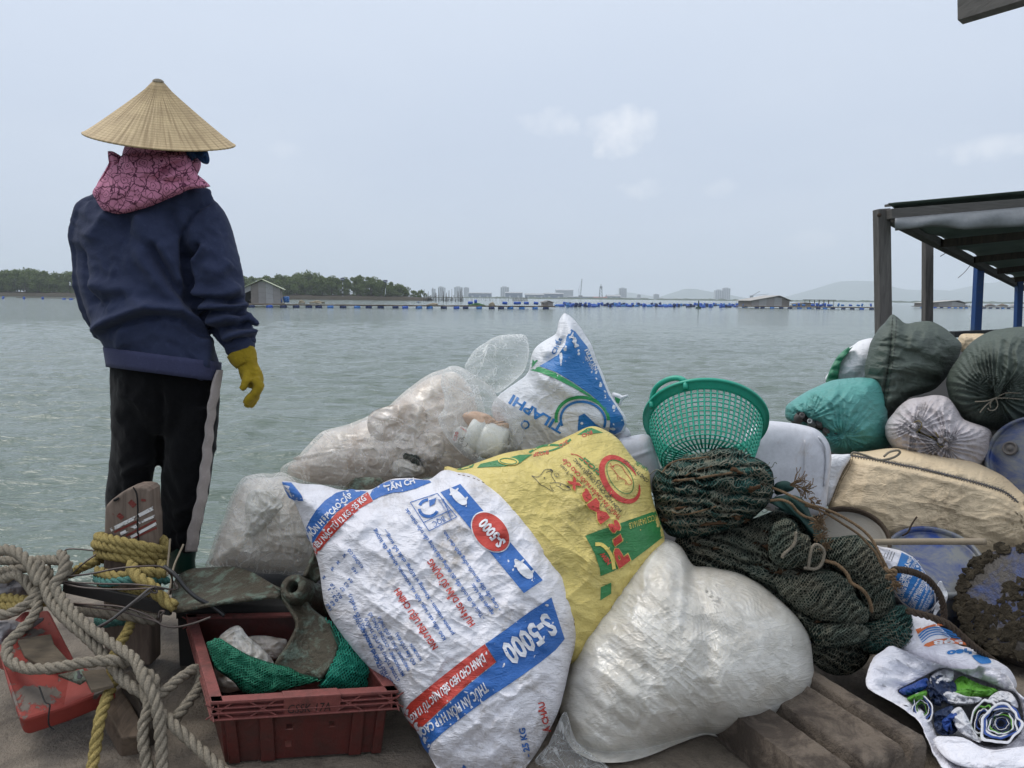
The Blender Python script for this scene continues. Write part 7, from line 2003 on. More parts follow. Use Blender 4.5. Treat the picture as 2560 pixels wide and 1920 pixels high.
# boat body under the canopy, hidden behind the sacks
hull = MB(); rg = []
for Y, x0, z1 in ((3.75,1.75,0.62),(4.5,1.85,0.62),(6.0,2.6,0.62),(8.0,3.8,0.60),(9.4,4.9,0.60)):
    rg.append([(x0, Y, z1),(x0 + 0.12, Y, -0.9),(x0 + 3.2, Y, -0.9),(x0 + 3.3, Y, z1)])
hull.loft(rg); hull.build('hull', M['dark_hull'], t_cp)
t_cs = Blob([(2400,838),(2430,834),(2470,836),(2500,850),(2480,880),(2430,890),(2395,870)], 3.6,0.08,0.08,2.4,(0,0), None, lambda a, b: crumple(a, b, 20,0.02,281),0.6).mesh('stuffed_sack', M['cream_sack'], None, 60,16)
tag(t_cs, 'peach sack peeping out between the two dark grey sacks', 'sack')
# overhead roof beam of the boat we stand on
a = P(2396,22,1.60); d = unit(P(2660,-66,1.32) - a)
mb = MB()
p0, p1 = P(2393,-30,1.62), P(2394,50,1.62); p2 = P(2407,61,1.60)
q1 = P(2720,-190,1.25), P(2720,-50,1.25), P(2735,-46,1.235)
dep = np.array([0.03,0.05,0.0])
q1 = [a_ + (b_ - a_) * 4.5 for a_, b_ in ((p0, q1[0]), (p1, q1[1]))]; b2_ = P(2407,61,1.66); b3_ = b2_ + (q1[1] - p1)
mb.hexa([p0, q1[0], q1[0] + dep, p0 + dep, p1, q1[1], b3_, b2_])
tag(mb.build('roof_beam', M['canopy_beam'], None), 'grey wooden roof beam end hanging into the top right corner', 'beam')

# ------------------------------------------------------------------ mooring post with ropes
YP = 2.20; s = mpp(YP)
t_po = empty('mooring_post', P(325,1665, YP), 'weathered wooden mooring post with traces of red and white paint', 'post')
ol = np.array(zz(Z3,(893,700),(898,560),(902,430),(915,390),(960,345),(1040,285),(1100,250),(1160,232),(1240,229),(1300,240),(1335,268),(1340,330),(1345,440),(1360,500),(1362,640),(1362,820),(1350,1100),(1340,1400),(1345,1780),(900,1780),(890,1400),(885,1000)), float)
ol[:, 0] = np.where(ol[:, 0] > 330, 330 + (ol[:, 0] - 330) * 0.80, ol[:, 0])
mb = MB(); front, back = P(ol[:, 0], ol[:, 1], YP - 0.045), P(ol[:, 0], ol[:, 1], YP - 0.045)
back = back + np.array([0.0,0.07,0.0])
k = len(ol)
V0 = np.vstack([front, back]); F = [tuple(range(k))[::-1], tuple(range(k, 2 * k))] + [(i, (i + 1) % k, k + (i + 1) % k, k + i) for i in range(k)]
o = new_mesh('post_body', V0, F, M['post_wood'], t_po, False)
bm = bmesh.new(); bm.from_mesh(o.data); bmesh.ops.recalc_face_normals(bm, faces=bm.faces); bm.to_mesh(o.data); bm.free()
md = o.modifiers.new('b', 'BEVEL'); md.width = 0.008; md.segments = 3; md.limit_method = 'ANGLE'; md.angle_limit = math.radians(50)
class Flat:
    def __init__(s, Y): s.Y = Y
    def pt(s, px, py, off=0.0): return P(px, py, np.full(np.shape(px), s.Y) - off)
pr = Print(Flat(YP - 0.045), t_po, 0.0012)
for a, b, w, c in (((955,605),(1185,490),9, 'white_flake'),((1200,480),(1335,410),9, 'white_flake'),((1040,640),(1180,570),8, 'white_flake'),((1200,545),(1345,480),6, 'white_flake'),((1130,668),(1185,640),7, 'white_flake'),((1200,630),(1350,548),7, 'white_flake'),
                   ((985,625),(1185,530),5, 'red_flake'),((1090,655),(1350,520),5, 'red_flake'),((1150,675),(1355,585),5, 'red_flake'),((1120,355),(1165,400),13, 'red_flake'),((1020,470),(1060,505),12, 'red_flake'),((1220,345),(1260,350),6, 'red_flake')):
    pr.strip(c, zz(Z3, a, b), w, 1 if c == 'white_flake' else 0, g=6.0)
pr.build({'white_flake': 'white_paint', 'red_flake': 'red_paint'})
mb = MB(); mb.tube(pxpath([(*Z3(*p), YP - 0.046) for p in ((1150,236),(1180,290),(1190,420),(1188,560),(1195,690))], 24),0.0022,4); mb.build('crack', M['black'], t_po)
mb = MB(); mb.tube(pxpath([(*Z3(*p), YP - 0.05) for p in ((985,350),(1005,342),(1025,332))], 8),0.004,5); mb.build('notch', M['black'], t_po)

def wrap(turns, R, mat, name, label, pts_extra=None):
    """rope turns round the post; each turn is (y_left, y_right, half_width_px, x_centre)"""
    mb = MB(); path = []
    for (yl, yr, hw, xc, ph0, ph1) in turns:
        for a in np.linspace(ph0, ph1,28):
            x = xc + hw * math.cos(a); y = (yl + yr) / 2 + (yr - yl) / 2 * math.cos(a)
            path.append(P(x, y, YP + 0.005 - 0.095 * math.sin(a)))
    rope(mb, np.array(path), R, rough=0.06)
    return tag(mb.build(name, M[mat], None, True), label, 'rope')
PI = math.pi
RY = 0.0155
wrap([(1342,1350,78,326, PI * 1.5, PI),(1342,1378,84,330, PI, 0),(1352,1350,80,328,0,-PI),(1360,1392,86,326, PI, 0),(1370,1366,80,326,0,-PI),(1384,1408,80,326, PI, 0)], RY, 'rope_yellow', 'mooring_rope', 'thick yellow rope wound three times round the mooring post')
cord('mooring_rope', [(*Z3(*p), y) for p, y in (((600,990),2.2),((700,930),2.17),((800,890),2.16),((880,860),2.2))], RY * 0.9, 'rope_yellow', 'yellow rope end running left behind the mooring post', rough=0.06)
cord('mooring_rope', [(*Z3(*p), y) for p, y in (((840,960),2.1),((960,1000),2.06),((1080,1000),2.05),((1180,960),2.06),((1300,970),2.06),((1395,990),2.1),((1400,880),2.14))], RY, 'rope_yellow', 'yellow rope turn round the foot of the mooring post above the teal rope', rough=0.06)
cord('mooring_rope', [(*Z3(*p), y) for p, y in (((1130,900),2.06),((1165,980),2.03),((1230,1040),2.0),((1310,1090),1.99),((1370,1160),1.98),((1430,1220),1.98),((1490,1255),1.97),((1515,1270),1.97))], RY * 1.12, 'rope_yellow', 'yellow rope falling to a cut end right of the mooring post', rough=0.06)
cord('mooring_rope', [(*Z3(*p), y) for p, y in (((830,1020),2.1),((900,1062),2.05),((1050,1045),2.03),((1200,1040),2.04),((1330,1030),2.07),((1450,1045),2.12))], 0.0125, 'rope_teal', 'teal rope tied round the foot of the mooring post', rough=0.06)
cord('mooring_rope', [(*Z3(*p), y) for p, y in (((860,1090),2.1),((980,1140),2.06),((1120,1160),2.05),((1280,1150),2.08))], RY * 0.9, 'rope_yellow', 'dirty yellow rope loop below the teal rope', rough=0.06)
cord('mooring_rope', [(*Z3(*p), y) for p, y in (((830,1390),2.12),((900,1415),2.1),((1000,1400),2.1),((1090,1395),2.12))], 0.012, 'rope_teal', 'dull teal rope end low on the mooring post', rough=0.06)
cord('mooring_rope', [(*Z3(*p), y) for p, y in (((700,1290),2.1),((850,1310),2.06),((1050,1330),2.04),((1200,1360),2.04),((1340,1390),2.06))], 0.018, 'rope_grey', 'dark grey rope round the base of the mooring post', rough=0.06)
# yellow rope down to the deck
cord('mooring_rope', [(*Z4(*p), y) for p, y in (((1140,390),2.05),((1100,480),2.0),((1040,580),1.96),((980,700),1.92),((965,800),1.88),((985,890),1.84),((930,1040),1.78),((880,1180),1.74),((850,1320),1.71),((825,1480),1.69),((800,1640),1.66),((785,1760),1.64))], RY * 0.92, 'rope_yellow', 'yellow rope hanging from the mooring post across the wooden block', n=140, rough=0.06)
# heavy grey ropes
RG = 0.0145
GR = [('heavy grey rope loop sweeping over the red board to the left', [((-60,10),2.1),((40,20),2.08),((150,-10),2.05),((260,100),2.03),((330,230),1.97),((280,360),1.93),((180,470),1.90),((90,560),1.87),((55,660),1.84),((110,750),1.81),((250,800),1.79),((450,795),1.78),((650,760),1.78),((850,735),1.79),((1000,735),1.80),((1110,760),1.82)], Z4,(0,0)),
      ('upper heavy grey rope running from the knot down to the crate', [((520,-190),2.05),((560,-140),2.02),((540,-20),1.99),((470,80),1.97),((520,180),1.95),((600,290),1.92),((740,420),1.88),((900,540),1.85),((1050,640),1.82),((1170,730),1.79),((1240,880),1.75),((1330,1050),1.72),((1370,1200),1.70),((1390,1400),1.68),((1400,1600),1.66),((1410,1780),1.64)], Z4,(0,0)),
      ('lower heavy grey rope beside it, ending under the other coils', [((330,-120),2.02),((370,0),2.0),((400,120),1.97),((450,240),1.94),((560,360),1.91),((690,480),1.88),((820,600),1.86),((940,740),1.83),((1040,870),1.80),((1140,960),1.78),((1250,1020),1.77),((1290,1120),1.74),((1240,1280),1.71),((1240,1450),1.69),((1270,1640),1.67),((1290,1780),1.65)], Z4,(0,0)),
      ('grey rope bight lying against the red crate', [((1250,830),1.80),((1330,900),1.78),((1330,1000),1.775),((1400,1010),1.78),((1520,910),1.82),((1620,840),1.86),((1700,800),1.88),((1735,850),1.88),((1720,960),1.85),((1650,1060),1.81),((1560,1180),1.77),((1500,1250),1.75)], Z4,(0,0)),
      ('grey rope running along the deck to the front of the crate', [((1370,1180),1.74),((1440,1230),1.72),((1520,1310),1.70),((1640,1420),1.69),((1760,1530),1.67),((1870,1630),1.65),((1960,1720),1.63)], Z4,(0,0)),
      ('upper grey rope loop behind the knot at the left edge', [((-120,1000),2.15),((0,960),2.14),((150,945),2.12),((300,930),2.12),((420,950),2.10),((380,1000),2.08)], Z3,(0,0)),
      ('grey rope crossing level behind the knot', [((-100,860),2.2),((60,865),2.18),((250,870),2.15),((400,860),2.12),((520,870),2.08),((585,910),2.05),((560,1000),2.03),((480,1050),2.02),((400,1120),2.0),((330,1200),1.98),((270,1280),1.96)], Z3,(0,0)),
      ('grey rope arching up over the left edge of the deck', [((-120,820),2.12),((0,785),2.08),((100,780),2.06),((190,830),2.04),((260,900),2.02),((300,980),2.0),((350,1080),1.98)], Z3,(0,0)),
      ('short grey rope crossing under the knot', [((340,930),2.04),((420,980),2.03),((380,1080),2.01),((300,1180),1.98),((180,1280),1.96),((60,1330),1.95),((-80,1340),1.96)], Z3,(0,0))]
for lab_, pts, Z, _ in GR:
    cord('heavy_rope', [(*Z(*p), y) for p, y in pts], RG if 'arching' not in lab_ else RG * 1.1, 'rope_grey', lab_, 'rope', n=160, rough=0.13)
cord('mooring_rope', [(*Z3(*p), y) for p, y in (((-80,1200),2.1),((60,1195),2.08),((160,1210),2.06),((240,1215),2.04))], RY, 'rope_yellow', 'upper of two yellow ropes leaving the left edge of the picture', rough=0.06)
cord('mooring_rope', [(*Z3(*p), y) for p, y in (((-80,1270),2.08),((60,1268),2.06),((180,1262),2.04),((300,1240),2.02),((420,1220),2.0))], RY * 0.9, 'rope_yellow', 'lower of two yellow ropes leaving the left edge of the picture', rough=0.06)
# wires
def wire(pts, r, label, mat='wire', Z=Z3, n=60):
    mb = MB(); mb.tube(pxpath([(*Z(*p), y) for p, y in pts], n), r, 6)
    return tag(mb.build('wire', M[mat], None, True), label, 'wire')
wire([((820,785),2.1),((700,772),2.1),((590,770),2.1),((548,800),2.1),((545,850),2.1)], 0.0022, 'thin black wire loop left of the wound yellow rope')
wire([((830,815),2.08),((740,880),2.06),((660,950),2.05),((600,1010),2.04),((540,1060),2.03)], 0.0024, 'thin wire running down from the wound rope to the knot')
wire([((560,1010),2.0),((800,980),1.97),((1000,940),1.96),((1200,920),1.96),((1380,920),1.98),((1470,980),2.0),((1490,1060),2.02),((1470,1160),2.03)], 0.0026, 'long brown wire bowed across the mooring post')
wire([((540,1050),2.0),((700,1062),1.97),((900,1070),1.96),((1150,1075),1.96),((1350,1095),1.96),((1480,1120),1.98),((1535,1110),2.0),((1500,1050),2.02)], 0.0026, 'upper of two level wires below the teal rope')
wire([((540,1065),1.99),((700,1100),1.96),((900,1115),1.95),((1100,1118),1.95),((1280,1110),1.95),((1420,1120),1.97)], 0.0026, 'lower of two level wires below the teal rope')
wire([((820,1460),1.92),((960,1380),1.92),((1100,1270),1.92),((1200,1190),1.92),((1300,1110),1.93),((1350,1120),1.94)], 0.0034, 'bright wire bundle slanting up to the twisted wire knot', 'hubgrey')
wire([((840,1462),1.925),((980,1372),1.925),((1120,1262),1.925),((1220,1195),1.925),((1310,1135),1.93)], 0.0030, 'second strand of the slanting wire bundle', 'hubgrey')
wire([((640,1240),1.96),((800,1250),1.95),((1000,1262),1.94),((1150,1295),1.93),((1280,1345),1.93),((1380,1400),1.93),((1395,1340),1.93),((1420,1310),1.93),((1380,1310),1.935),((1370,1370),1.93)], 0.0028, 'wire ending in a ring beside the crate')
wire([((640,1252),1.962),((820,1275),1.95),((1020,1300),1.94),((1200,1350),1.93),((1350,1395),1.925),((1410,1430),1.92),((1520,1445),1.90),((1680,1410),1.88),((1820,1358),1.88)], 0.0028, 'wire reaching over the corner of the red crate')
wire([((1470,680),2.16),((1460,800),2.14),((1450,900),2.12),((1445,1000),2.1)], 0.0030, 'upright thin stick beside the green boot', 'bamboo')
wire([((1585,730),2.16),((1540,830),2.13),((1500,930),2.1),((1475,1080),2.06),((1450,1170),2.04)], 0.0030, 'leaning thin stick beside the green boot', 'bamboo')
wire([((1420,920),2.02),((1520,1000),2.0),((1600,1100),1.99),((1700,1190),1.98),((1830,1260),1.98),((1940,1345),1.98)], 0.0058, 'black cable draped over the propeller blade', 'cable')
mb = MB()
for k in range(7):
    a = k * 0.9; mb.tube(pxpath([(*Z3(1330 + 28 * math.cos(t + a),1125 + 24 * math.sin(t * 1.2 + a)),1.93 + 0.008 * math.sin(t * 2 + k)) for t in np.linspace(0,5,12)], 30),0.0022,5)
tag(mb.build('wire_knot', M['wire'], None, True), 'tangle of twisted wire at the foot of the mooring post', 'wire')
mb = MB(); mb.beam(P(*Z3(555,1090),2.06), P(*Z3(1480,1290),1.99),0.012,0.034)
tag(mb.build('flat_bar', M['dark_hull'], None, bevel=0.002), 'black flat bar slanting across the foot of the mooring post', 'bar')

# ------------------------------------------------------------------ red painted board, lying tilted
t_rb = empty('painted_board', P(120,1840,1.8), 'heavy boat timber with flaking red paint and a split end', 'timber')
def plate(name, pts, thick, mat, parent, bevel=0.006, down=(0,0.02,-1)):
    top = np.array([P(*p) for p in pts]); bot = top + unit(down) * thick; k = len(top)
    o = new_mesh(name, np.vstack([top, bot]), [tuple(range(k)), tuple(range(2 * k - 1, k - 1,-1))] + [(i, k + i, k + (i + 1) % k, (i + 1) % k) for i in range(k)], M[mat], parent, False)
    bm = bmesh.new(); bm.from_mesh(o.data); bmesh.ops.recalc_face_normals(bm, faces=bm.faces); bm.to_mesh(o.data); bm.free()
    if bevel:
        md = o.modifiers.new('b', 'BEVEL'); md.width = bevel; md.segments = 2; md.limit_method = 'ANGLE'; md.angle_limit = math.radians(35)
    return o
def z4y(*p): return [(*Z4(a, b), c) for a, b, c in p]
plate('board_body', z4y((-150,640,1.99),(200,300,2.06),(420,290,2.07),(640,720,1.93),(985,945,1.84),(960,965,1.83),(560,1130,1.76),(215,1240,1.70),(165,1225,1.70),(80,980,1.77),(0,700,1.88)),0.052, 'red_paint_wood', t_rb, 0.010,(-0.05,0.35,-1))
plate('bare_inlay', z4y((150,550,1.936),(300,520,1.945),(440,500,1.95),(470,590,1.92),(600,735,1.88),(480,790,1.858),(320,755,1.87),(210,690,1.893)),0.012, 'bare_wood', t_rb, 0.002)
plate('metal_plate', z4y((500,850,1.80),(720,800,1.815),(760,880,1.79),(690,925,1.775)),0.006, 'bronze', t_rb, 0.001)
plate('metal_plate', z4y((705,820,1.805),(900,800,1.81),(985,940,1.775),(790,985,1.76)),0.008, 'bare_wood', t_rb, 0.001)
mb = MB(); mb.lathe([(0,0),(0.006,0),(0.006,0.004),(0.003,0.004),(0.003,0.018),(0.0001,0.018)], 10, P(*Z4(690,875),1.775),(0,-0.3,1), cap=False); mb.build('nail', M['hubgrey'], t_rb, True)
mb = MB(); mb.tube(pxpath([(*Z4(*p), y) for p, y in (((340,960),1.765),((390,1090),1.715),((430,1110),1.705),((420,1210),1.69),((425,1290),1.69),((470,1330),1.69))], 24),0.0018,4); mb.build('split', M['black'], t_rb)
tag(plate('timber_block', z4y((905,1140,1.80),(960,1010,1.86),(1050,950,1.90),(1240,1290,1.77),(1200,1375,1.735),(1050,1400,1.725)),0.062, 'block_wood', None, 0.005,(-0.12,0.12,-1)), 'short squared timber block beside the red board', 'timber')
tag(plate('timber_block', z4y((1040,870,1.88),(1130,800,1.93),(1290,1000,1.86),(1330,1300,1.78),(1250,1330,1.77),(1180,1080,1.82)),0.05, 'dark_wood', None, 0.005), 'narrow dark timber under the grey ropes next to the block', 'timber')
tag(Blob(zz(Z3,(-60,1020),(60,995),(160,985),(250,1010),(290,1080),(250,1180),(100,1180),(-60,1190)),2.2,0.05,0.06,2.4,(0,-0.2), None, lambda a, b: crumple(a, b, 30,0.03,291),0.6).mesh('grey_tarp', M['grey_cloth'], None, 100,26), 'crumpled grey sheet behind the ropes at the left edge', 'sheet')
tag(Blob(zz(Z4,(-60,420),(100,380),(200,400),(330,360),(385,370),(300,440),(170,520),(60,620),(-60,640)),1.98,0.03,0.03,2.4,(0,-0.2), None, lambda a, b: crumple(a, b, 26,0.02,293),0.6).mesh('grey_hose', M['grey_cloth'], None, 90,22), 'limp grey canvas sleeve lying on the red board', 'sleeve')

# ------------------------------------------------------------------ propeller
t_pp = empty('boat_propeller', P(740,1560,2.05), 'big verdigris bronze boat propeller with hub and three curved blades', 'propeller')
hc = P(735,1470,1.98); hax = unit(unit(CAM - hc) + np.array([-0.35,0,0.25])); r = 35 * mpp(1.98)
MB().lathe([(r * 0.42,-0.10),(r * 0.42,0.012),(r * 0.50,0.016),(r * 0.92,0.010),(r * 1.0,0.0),(r * 1.06,-0.03),(r * 1.3,-0.12),(r * 1.45,-0.20)], 36, hc, hax, cap=False).build('hub', M['bronze'], t_pp, True)
MB().lathe([(0.0001,-0.05),(r * 0.43,-0.05)], 24, hc, hax, cap=False).build('shaft_bore', M['black'], t_pp)
def blade(rows, thick, name='blade', n=26):
    """rows: list of (edge_a, edge_b) as (px, py, Y); a curved thick sheet between them"""
    A = cat_open(np.array([q[0] for q in rows], float), n); B = cat_open(np.array([q[1] for q in rows], float), n)
    m = 14; g = []
    for i in range(n):
        for j in range(m):
            t = j / (m - 1); p = A[i] * (1 - t) + B[i] * t
            g.append(P(p[0], p[1], p[2] + 0.02 * math.sin(t * math.pi)))
    f = [(i * m + j, i * m + j + 1,(i + 1) * m + j + 1,(i + 1) * m + j) for i in range(n - 1) for j in range(m - 1)]
    o = new_mesh(name, np.array(g), f, M['bronze'], t_pp)
    md = o.modifiers.new('s', 'SOLIDIFY'); md.thickness = thick; md.offset = 0
    return o
def b5(*p): return (*Z5(p[0], p[1]), p[2])
blade([(b5(1040,170,2.0), b5(1260,200,2.0)),(b5(1130,300,1.96), b5(1310,290,1.98)),(b5(1180,420,1.93), b5(1430,380,1.95)),(b5(1120,560,1.90), b5(1510,490,1.93)),(b5(1030,700,1.87), b5(1540,600,1.90)),(b5(990,790,1.86), b5(1500,740,1.87)),(b5(1090,850,1.85), b5(1430,840,1.85)),(b5(1240,880,1.85), b5(1390,890,1.85))], 0.010)
def b6(*p): return (*Z6(p[0], p[1]), p[2])
blade([(b6(700,1465,2.02), b6(690,1530,1.98)),(b6(560,1380,2.10), b6(560,1535,1.97)),(b6(420,1310,2.18), b6(400,1555,1.97)),(b6(270,1278,2.23), b6(200,1580,1.97)),(b6(100,1285,2.25), b6(0,1615,1.97)),(b6(-80,1300,2.25), b6(-120,1640,1.97)),(b6(-200,1370,2.22), b6(-225,1650,1.98)),(b6(-245,1450,2.16), b6(-245,1600,2.02))], 0.010)
blade([(b6(900,1350,2.02), b6(1000,1400,2.06)),(b6(960,1200,2.10), b6(1150,1250,2.12)),(b6(1050,950,2.2), b6(1400,1000,2.2)),(b6(1180,700,2.28), b6(1600,750,2.28)),(b6(1260,570,2.31), b6(1620,580,2.31)),(b6(1340,500,2.33), b6(1550,498,2.33))], 0.010)

# ------------------------------------------------------------------ red fish crate
zt_, zb_ = 0.168,0.006
FL, FR, BL_, BR_ = G(545,1752, zt_), G(972,1726, zt_), G(483,1546, zt_), G(838,1540, zt_)
fl, fr, bl_, br_ = [np.array([*(c[:2] * 0.93 + np.mean([FL, FR, BL_, BR_], 0)[:2] * 0.07), zb_]) for c in (FL, FR, BL_, BR_)]
t_ct = empty('fish_crate', np.mean([fl, fr, bl_, br_], 0), 'red plastic fish crate with handwritten mark, holding mesh bags', 'crate')
def wall_grid(T0, T1, B0, B1, th, inward, name, holes=()):
    mb = MB(); inw = unit(inward) * th
    def q(u, v): return (T0 * (1 - u) + T1 * u) * v + (B0 * (1 - u) + B1 * u) * (1 - v)
    us = sorted({0.0,1.0, *[x for h in holes for x in h[:2]]}); vs = sorted({0.0,1.0, *[x for h in holes for x in h[2:]]})
    for i in range(len(us) - 1):
        for j in range(len(vs) - 1):
            um, vm = (us[i] + us[i + 1]) / 2,(vs[j] + vs[j + 1]) / 2
            if any(h[0] < um < h[1] and h[2] < vm < h[3] for h in holes): continue
            c = [q(us[i], vs[j]), q(us[i + 1], vs[j]), q(us[i + 1], vs[j + 1]), q(us[i], vs[j + 1])]
            mb.hexa([c[0], c[1], c[1] + inw, c[0] + inw, c[3], c[2], c[2] + inw, c[3] + inw])
    return mb.build(name, M['crate'], t_ct)
cen = np.mean([FL, FR, BL_, BR_], 0)
def inw(a, b):
    m = (a + b) / 2; d = cen - m; d[2] = 0; return d
hl = [(0.40,0.44,0.74,0.84),(0.39,0.43,0.46,0.56),(0.38,0.42,0.18,0.28),(0.66,0.70,0.74,0.84),(0.65,0.69,0.46,0.56)]
wall_grid(FL, FR, fl, fr, 0.006, inw(FL, FR), 'front_wall', hl)
wall_grid(BL_, FL, bl_, fl, 0.006, inw(BL_, FL), 'side_wall'); wall_grid(FR, BR_, fr, br_, 0.006, inw(FR, BR_), 'side_wall'); wall_grid(BR_, BL_, br_, bl_, 0.006, inw(BR_, BL_), 'back_wall')
MB().hexa([fl, fr, br_, bl_, fl + (0,0,0.006), fr + (0,0,0.006), br_ + (0,0,0.006), bl_ + (0,0,0.006)]).build('floor', M['crate'], t_ct)
def rimseg(a, b, name='rim'):
    d = unit(b - a); out = -unit(inw(a, b)); up = np.array([0,0,1.0]); mb = MB(); e = d * 0.017
    def pc(o0, o1, z0, z1): mb.hexa([a - e + out * o0 + up * z0, b + e + out * o0 + up * z0, b + e + out * o1 + up * z0, a - e + out * o1 + up * z0, a - e + out * o0 + up * z1, b + e + out * o0 + up * z1, b + e + out * o1 + up * z1, a - e + out * o1 + up * z1])
    pc(-0.010,0.018,0.0,0.007)
    pc(0.0,0.018,-0.013,-0.0095); pc(0.0,0.018,-0.025,-0.0215); pc(0.0,0.020,-0.040,-0.036)
    pc(0.0,0.003,-0.04,0.0)
    L = np.linalg.norm(b - a)
    for x in np.linspace(0.0,1.0,3 if L < 0.35 else 5):
        m = a * (1 - x) + b * x
        mb.beam(m - d * 0.03 + out * 0.014 + up * (-0.037), m + d * 0.03 + out * 0.014 + up * 0.0,0.003,0.004); mb.beam(m + d * 0.03 + out * 0.0145 + up * (-0.037), m - d * 0.03 + out * 0.0145 + up * 0.0,0.003,0.004)
    return mb.build(name, M['crate_rim'], t_ct, bevel=0.0015)
rimseg(FL, FR); rimseg(BL_, FL); rimseg(FR, BR_); rimseg(BR_, BL_)
fo = -unit(inw(FL, FR))
def onf(u, z, o): return FL * (1 - u) + FR * u + np.array([0,0, z]) + fo * o
MB().hexa([onf(0.37,-0.043,0.012), onf(0.70,-0.043,0.012), onf(0.70,-0.043,0.001), onf(0.37,-0.043,0.001), onf(0.37,0.010,0.024), onf(0.70,0.010,0.024), onf(0.70,0.010,-0.012), onf(0.37,0.010,-0.012)]).build('handle_panel', M['crate_rim'], t_ct, bevel=0.003)
for u0, u1 in ((0.02,0.09),(0.22,0.31),(0.78,0.86),(0.93,0.99)):
    def wv(u, v, o): return (FL * (1 - u) + FR * u) * v + (fl * (1 - u) + fr * u) * (1 - v) + fo * o
    MB().hexa([wv(u0,0.0,0.010), wv(u1,0.0,0.010), wv(u1,0.0,0.0005), wv(u0,0.0,0.0005), wv(u0 + 0.005,0.76,0.012), wv(u1 - 0.005,0.76,0.012), wv(u1 - 0.005,0.76,0.0005), wv(u0 + 0.005,0.76,0.0005)]).build('corner_rib', M['crate'], t_ct, bevel=0.002)
v, f, asp = text2d('GSSK 17A', 0.0,0.15)
w = np.array([onf(0.39 + 0.25 * a, -0.036 + 0.026 * b + 0.002 * math.sin(a * 9),0.0245 - 0.0108 * (0.026 - 0.026 * b + 0.01) / 0.053 - 0.0) for a, b in v])
w = np.array([onf(0.39 + 0.25 * a, -0.034 + 0.024 * b, 0.012 + (0.012) * ((-0.034 + 0.024 * b) + 0.043) / 0.053 + 0.0012) for a, b in v])
new_mesh('marker_lettering', w, f, M['marker'], t_ct, False)
# mesh bags and film inside the crate
def mesh_bag(name, outline, Y, front, label, mat, seed, cell, deg, inner=None, slope=(0,0)):
    t = empty(name, P(*np.mean(outline, 0), Y), label, 'mesh bag')
    b = Blob(outline, Y, front, 0.05,2.4, slope, None, lambda x, y: crumple(x, y, 34,0.014, seed, deg, 1.5),0.6)
    if inner: b2_ = Blob(outline, Y + 0.006, front * 0.9,0.04,2.4, slope, None, lambda x, y: crumple(x, y, 34,0.014, seed, deg, 1.5),0.6); b2_.mesh('lining', inner, t, 100,26)
    net_cords(b, outline, 'mesh', M[mat], t, cell, deg, 0.001,0.00085, seed, 5,1.2,0.002)
    net_cords(b, outline, 'mesh', M[mat], t, cell, deg + 8,0.006,0.00085, seed + 3,7,1.2,0.004)
    return t
M['mesh_lining'] = m_plain('mesh_lining', (0.008,0.075,0.042),0.7,0.3,0.4,20,0.3,60)
M['mesh_lining_teal'] = m_plain('mesh_lining_teal', (0.009,0.10,0.068),0.6,0.3,0.4,16,0.3,60)
tag(Blob(zz(Z5,(500,560),(560,480),(650,430),(700,440),(760,520),(880,620),(980,740),(960,860),(760,960),(600,1010),(510,980),(470,800)),1.97,0.03,0.05,2.4,(0,-0.3), None, lambda a, b: gather(a, b, *Z5(660,450),16,0.012,60,3,6) + crumple(a, b, 22,0.012,333),0.6).mesh('plastic_bag', M['waste_pale'], None, 100,26), 'whitish knotted plastic bag inside the red crate', 'bag')
tag(Blob(zz(Z5,(760,530),(900,515),(1000,530),(1100,560),(1050,700),(900,720),(800,640)),2.04,0.03,0.05,2.4,(0,-0.3), None, lambda a, b: crumple(a, b, 26,0.016,335),0.6).mesh('plastic_bag', M['waste'], None, 80,22), 'grey crumpled film behind the propeller blade in the crate', 'bag')
mesh_bag('mesh_bag', zz(Z5,(400,580),(440,560),(500,530),(620,600),(760,680),(900,730),(1000,760),(1120,790),(1250,860),(1400,890),(1300,930),(1100,980),(850,1030),(720,1010),(640,920),(560,860),(480,800),(440,700)),1.86,0.035, 'green plastic mesh bag lying across the front of the red crate', 'mesh_green', 341,(7.0,6.0),30, M['mesh_lining'], (0,-0.4))
mesh_bag('mesh_bag', zz(Z5,(1330,950),(1420,900),(1440,800),(1500,700),(1540,560),(1400,345),(1460,370),(1540,450),(1590,510),(1640,465),(1720,500),(1780,620),(1850,650),(1855,780),(1820,880),(1800,970),(1600,985),(1430,980)),1.90,0.05, 'bright teal mesh bag bulging behind the propeller blade in the crate', 'mesh_teal', 351,(7.4,6.4),10, M['mesh_lining_teal'], (0,-0.35))
# ------------------------------------------------------------------ person in conical hat, seen from behind
def m_cloth(name, col, weave=180, bump=0.25, fade=0.5):
    n = NT(name); v = n.coord('Object')
    c = n.mix(n.ramp(n.noise(v, 5,5,0.6), [(0.35, fade),(0.7,0)]), col, tuple(x * 0.6 for x in col))
    c = n.mix(n.ramp(n.noise(v, 90,3), [(0.55,0),(0.8,0.25)]), c, tuple(min(1, x * 1.7 + 0.01) for x in col))
    h = n.math('ADD', n.noise(v, weave, 3), n.math('MULTIPLY', n.noise(v, 30,4,0.6,0.8),0.8))
    return n.done(n.bsdf(c, 0.9, n.bump(h, bump, 0.006),0.12, Sheen_Weight=0.06))
M['jacket'] = m_cloth('jacket', (0.034,0.043,0.086)); M['hem'] = m_cloth('hem', (0.052,0.056,0.112)); M['trousers'] = m_cloth('trousers', (0.0032,0.0032,0.004),140,0.2)
M['stripe'] = m_cloth('stripe', (0.42,0.37,0.35),160,0.35,0.6); M['glove'] = m_cloth('glove', (0.36,0.255,0.022),240,0.4,0.6); M['boot'] = m_plain('boot', (0.008,0.045,0.032),0.35)
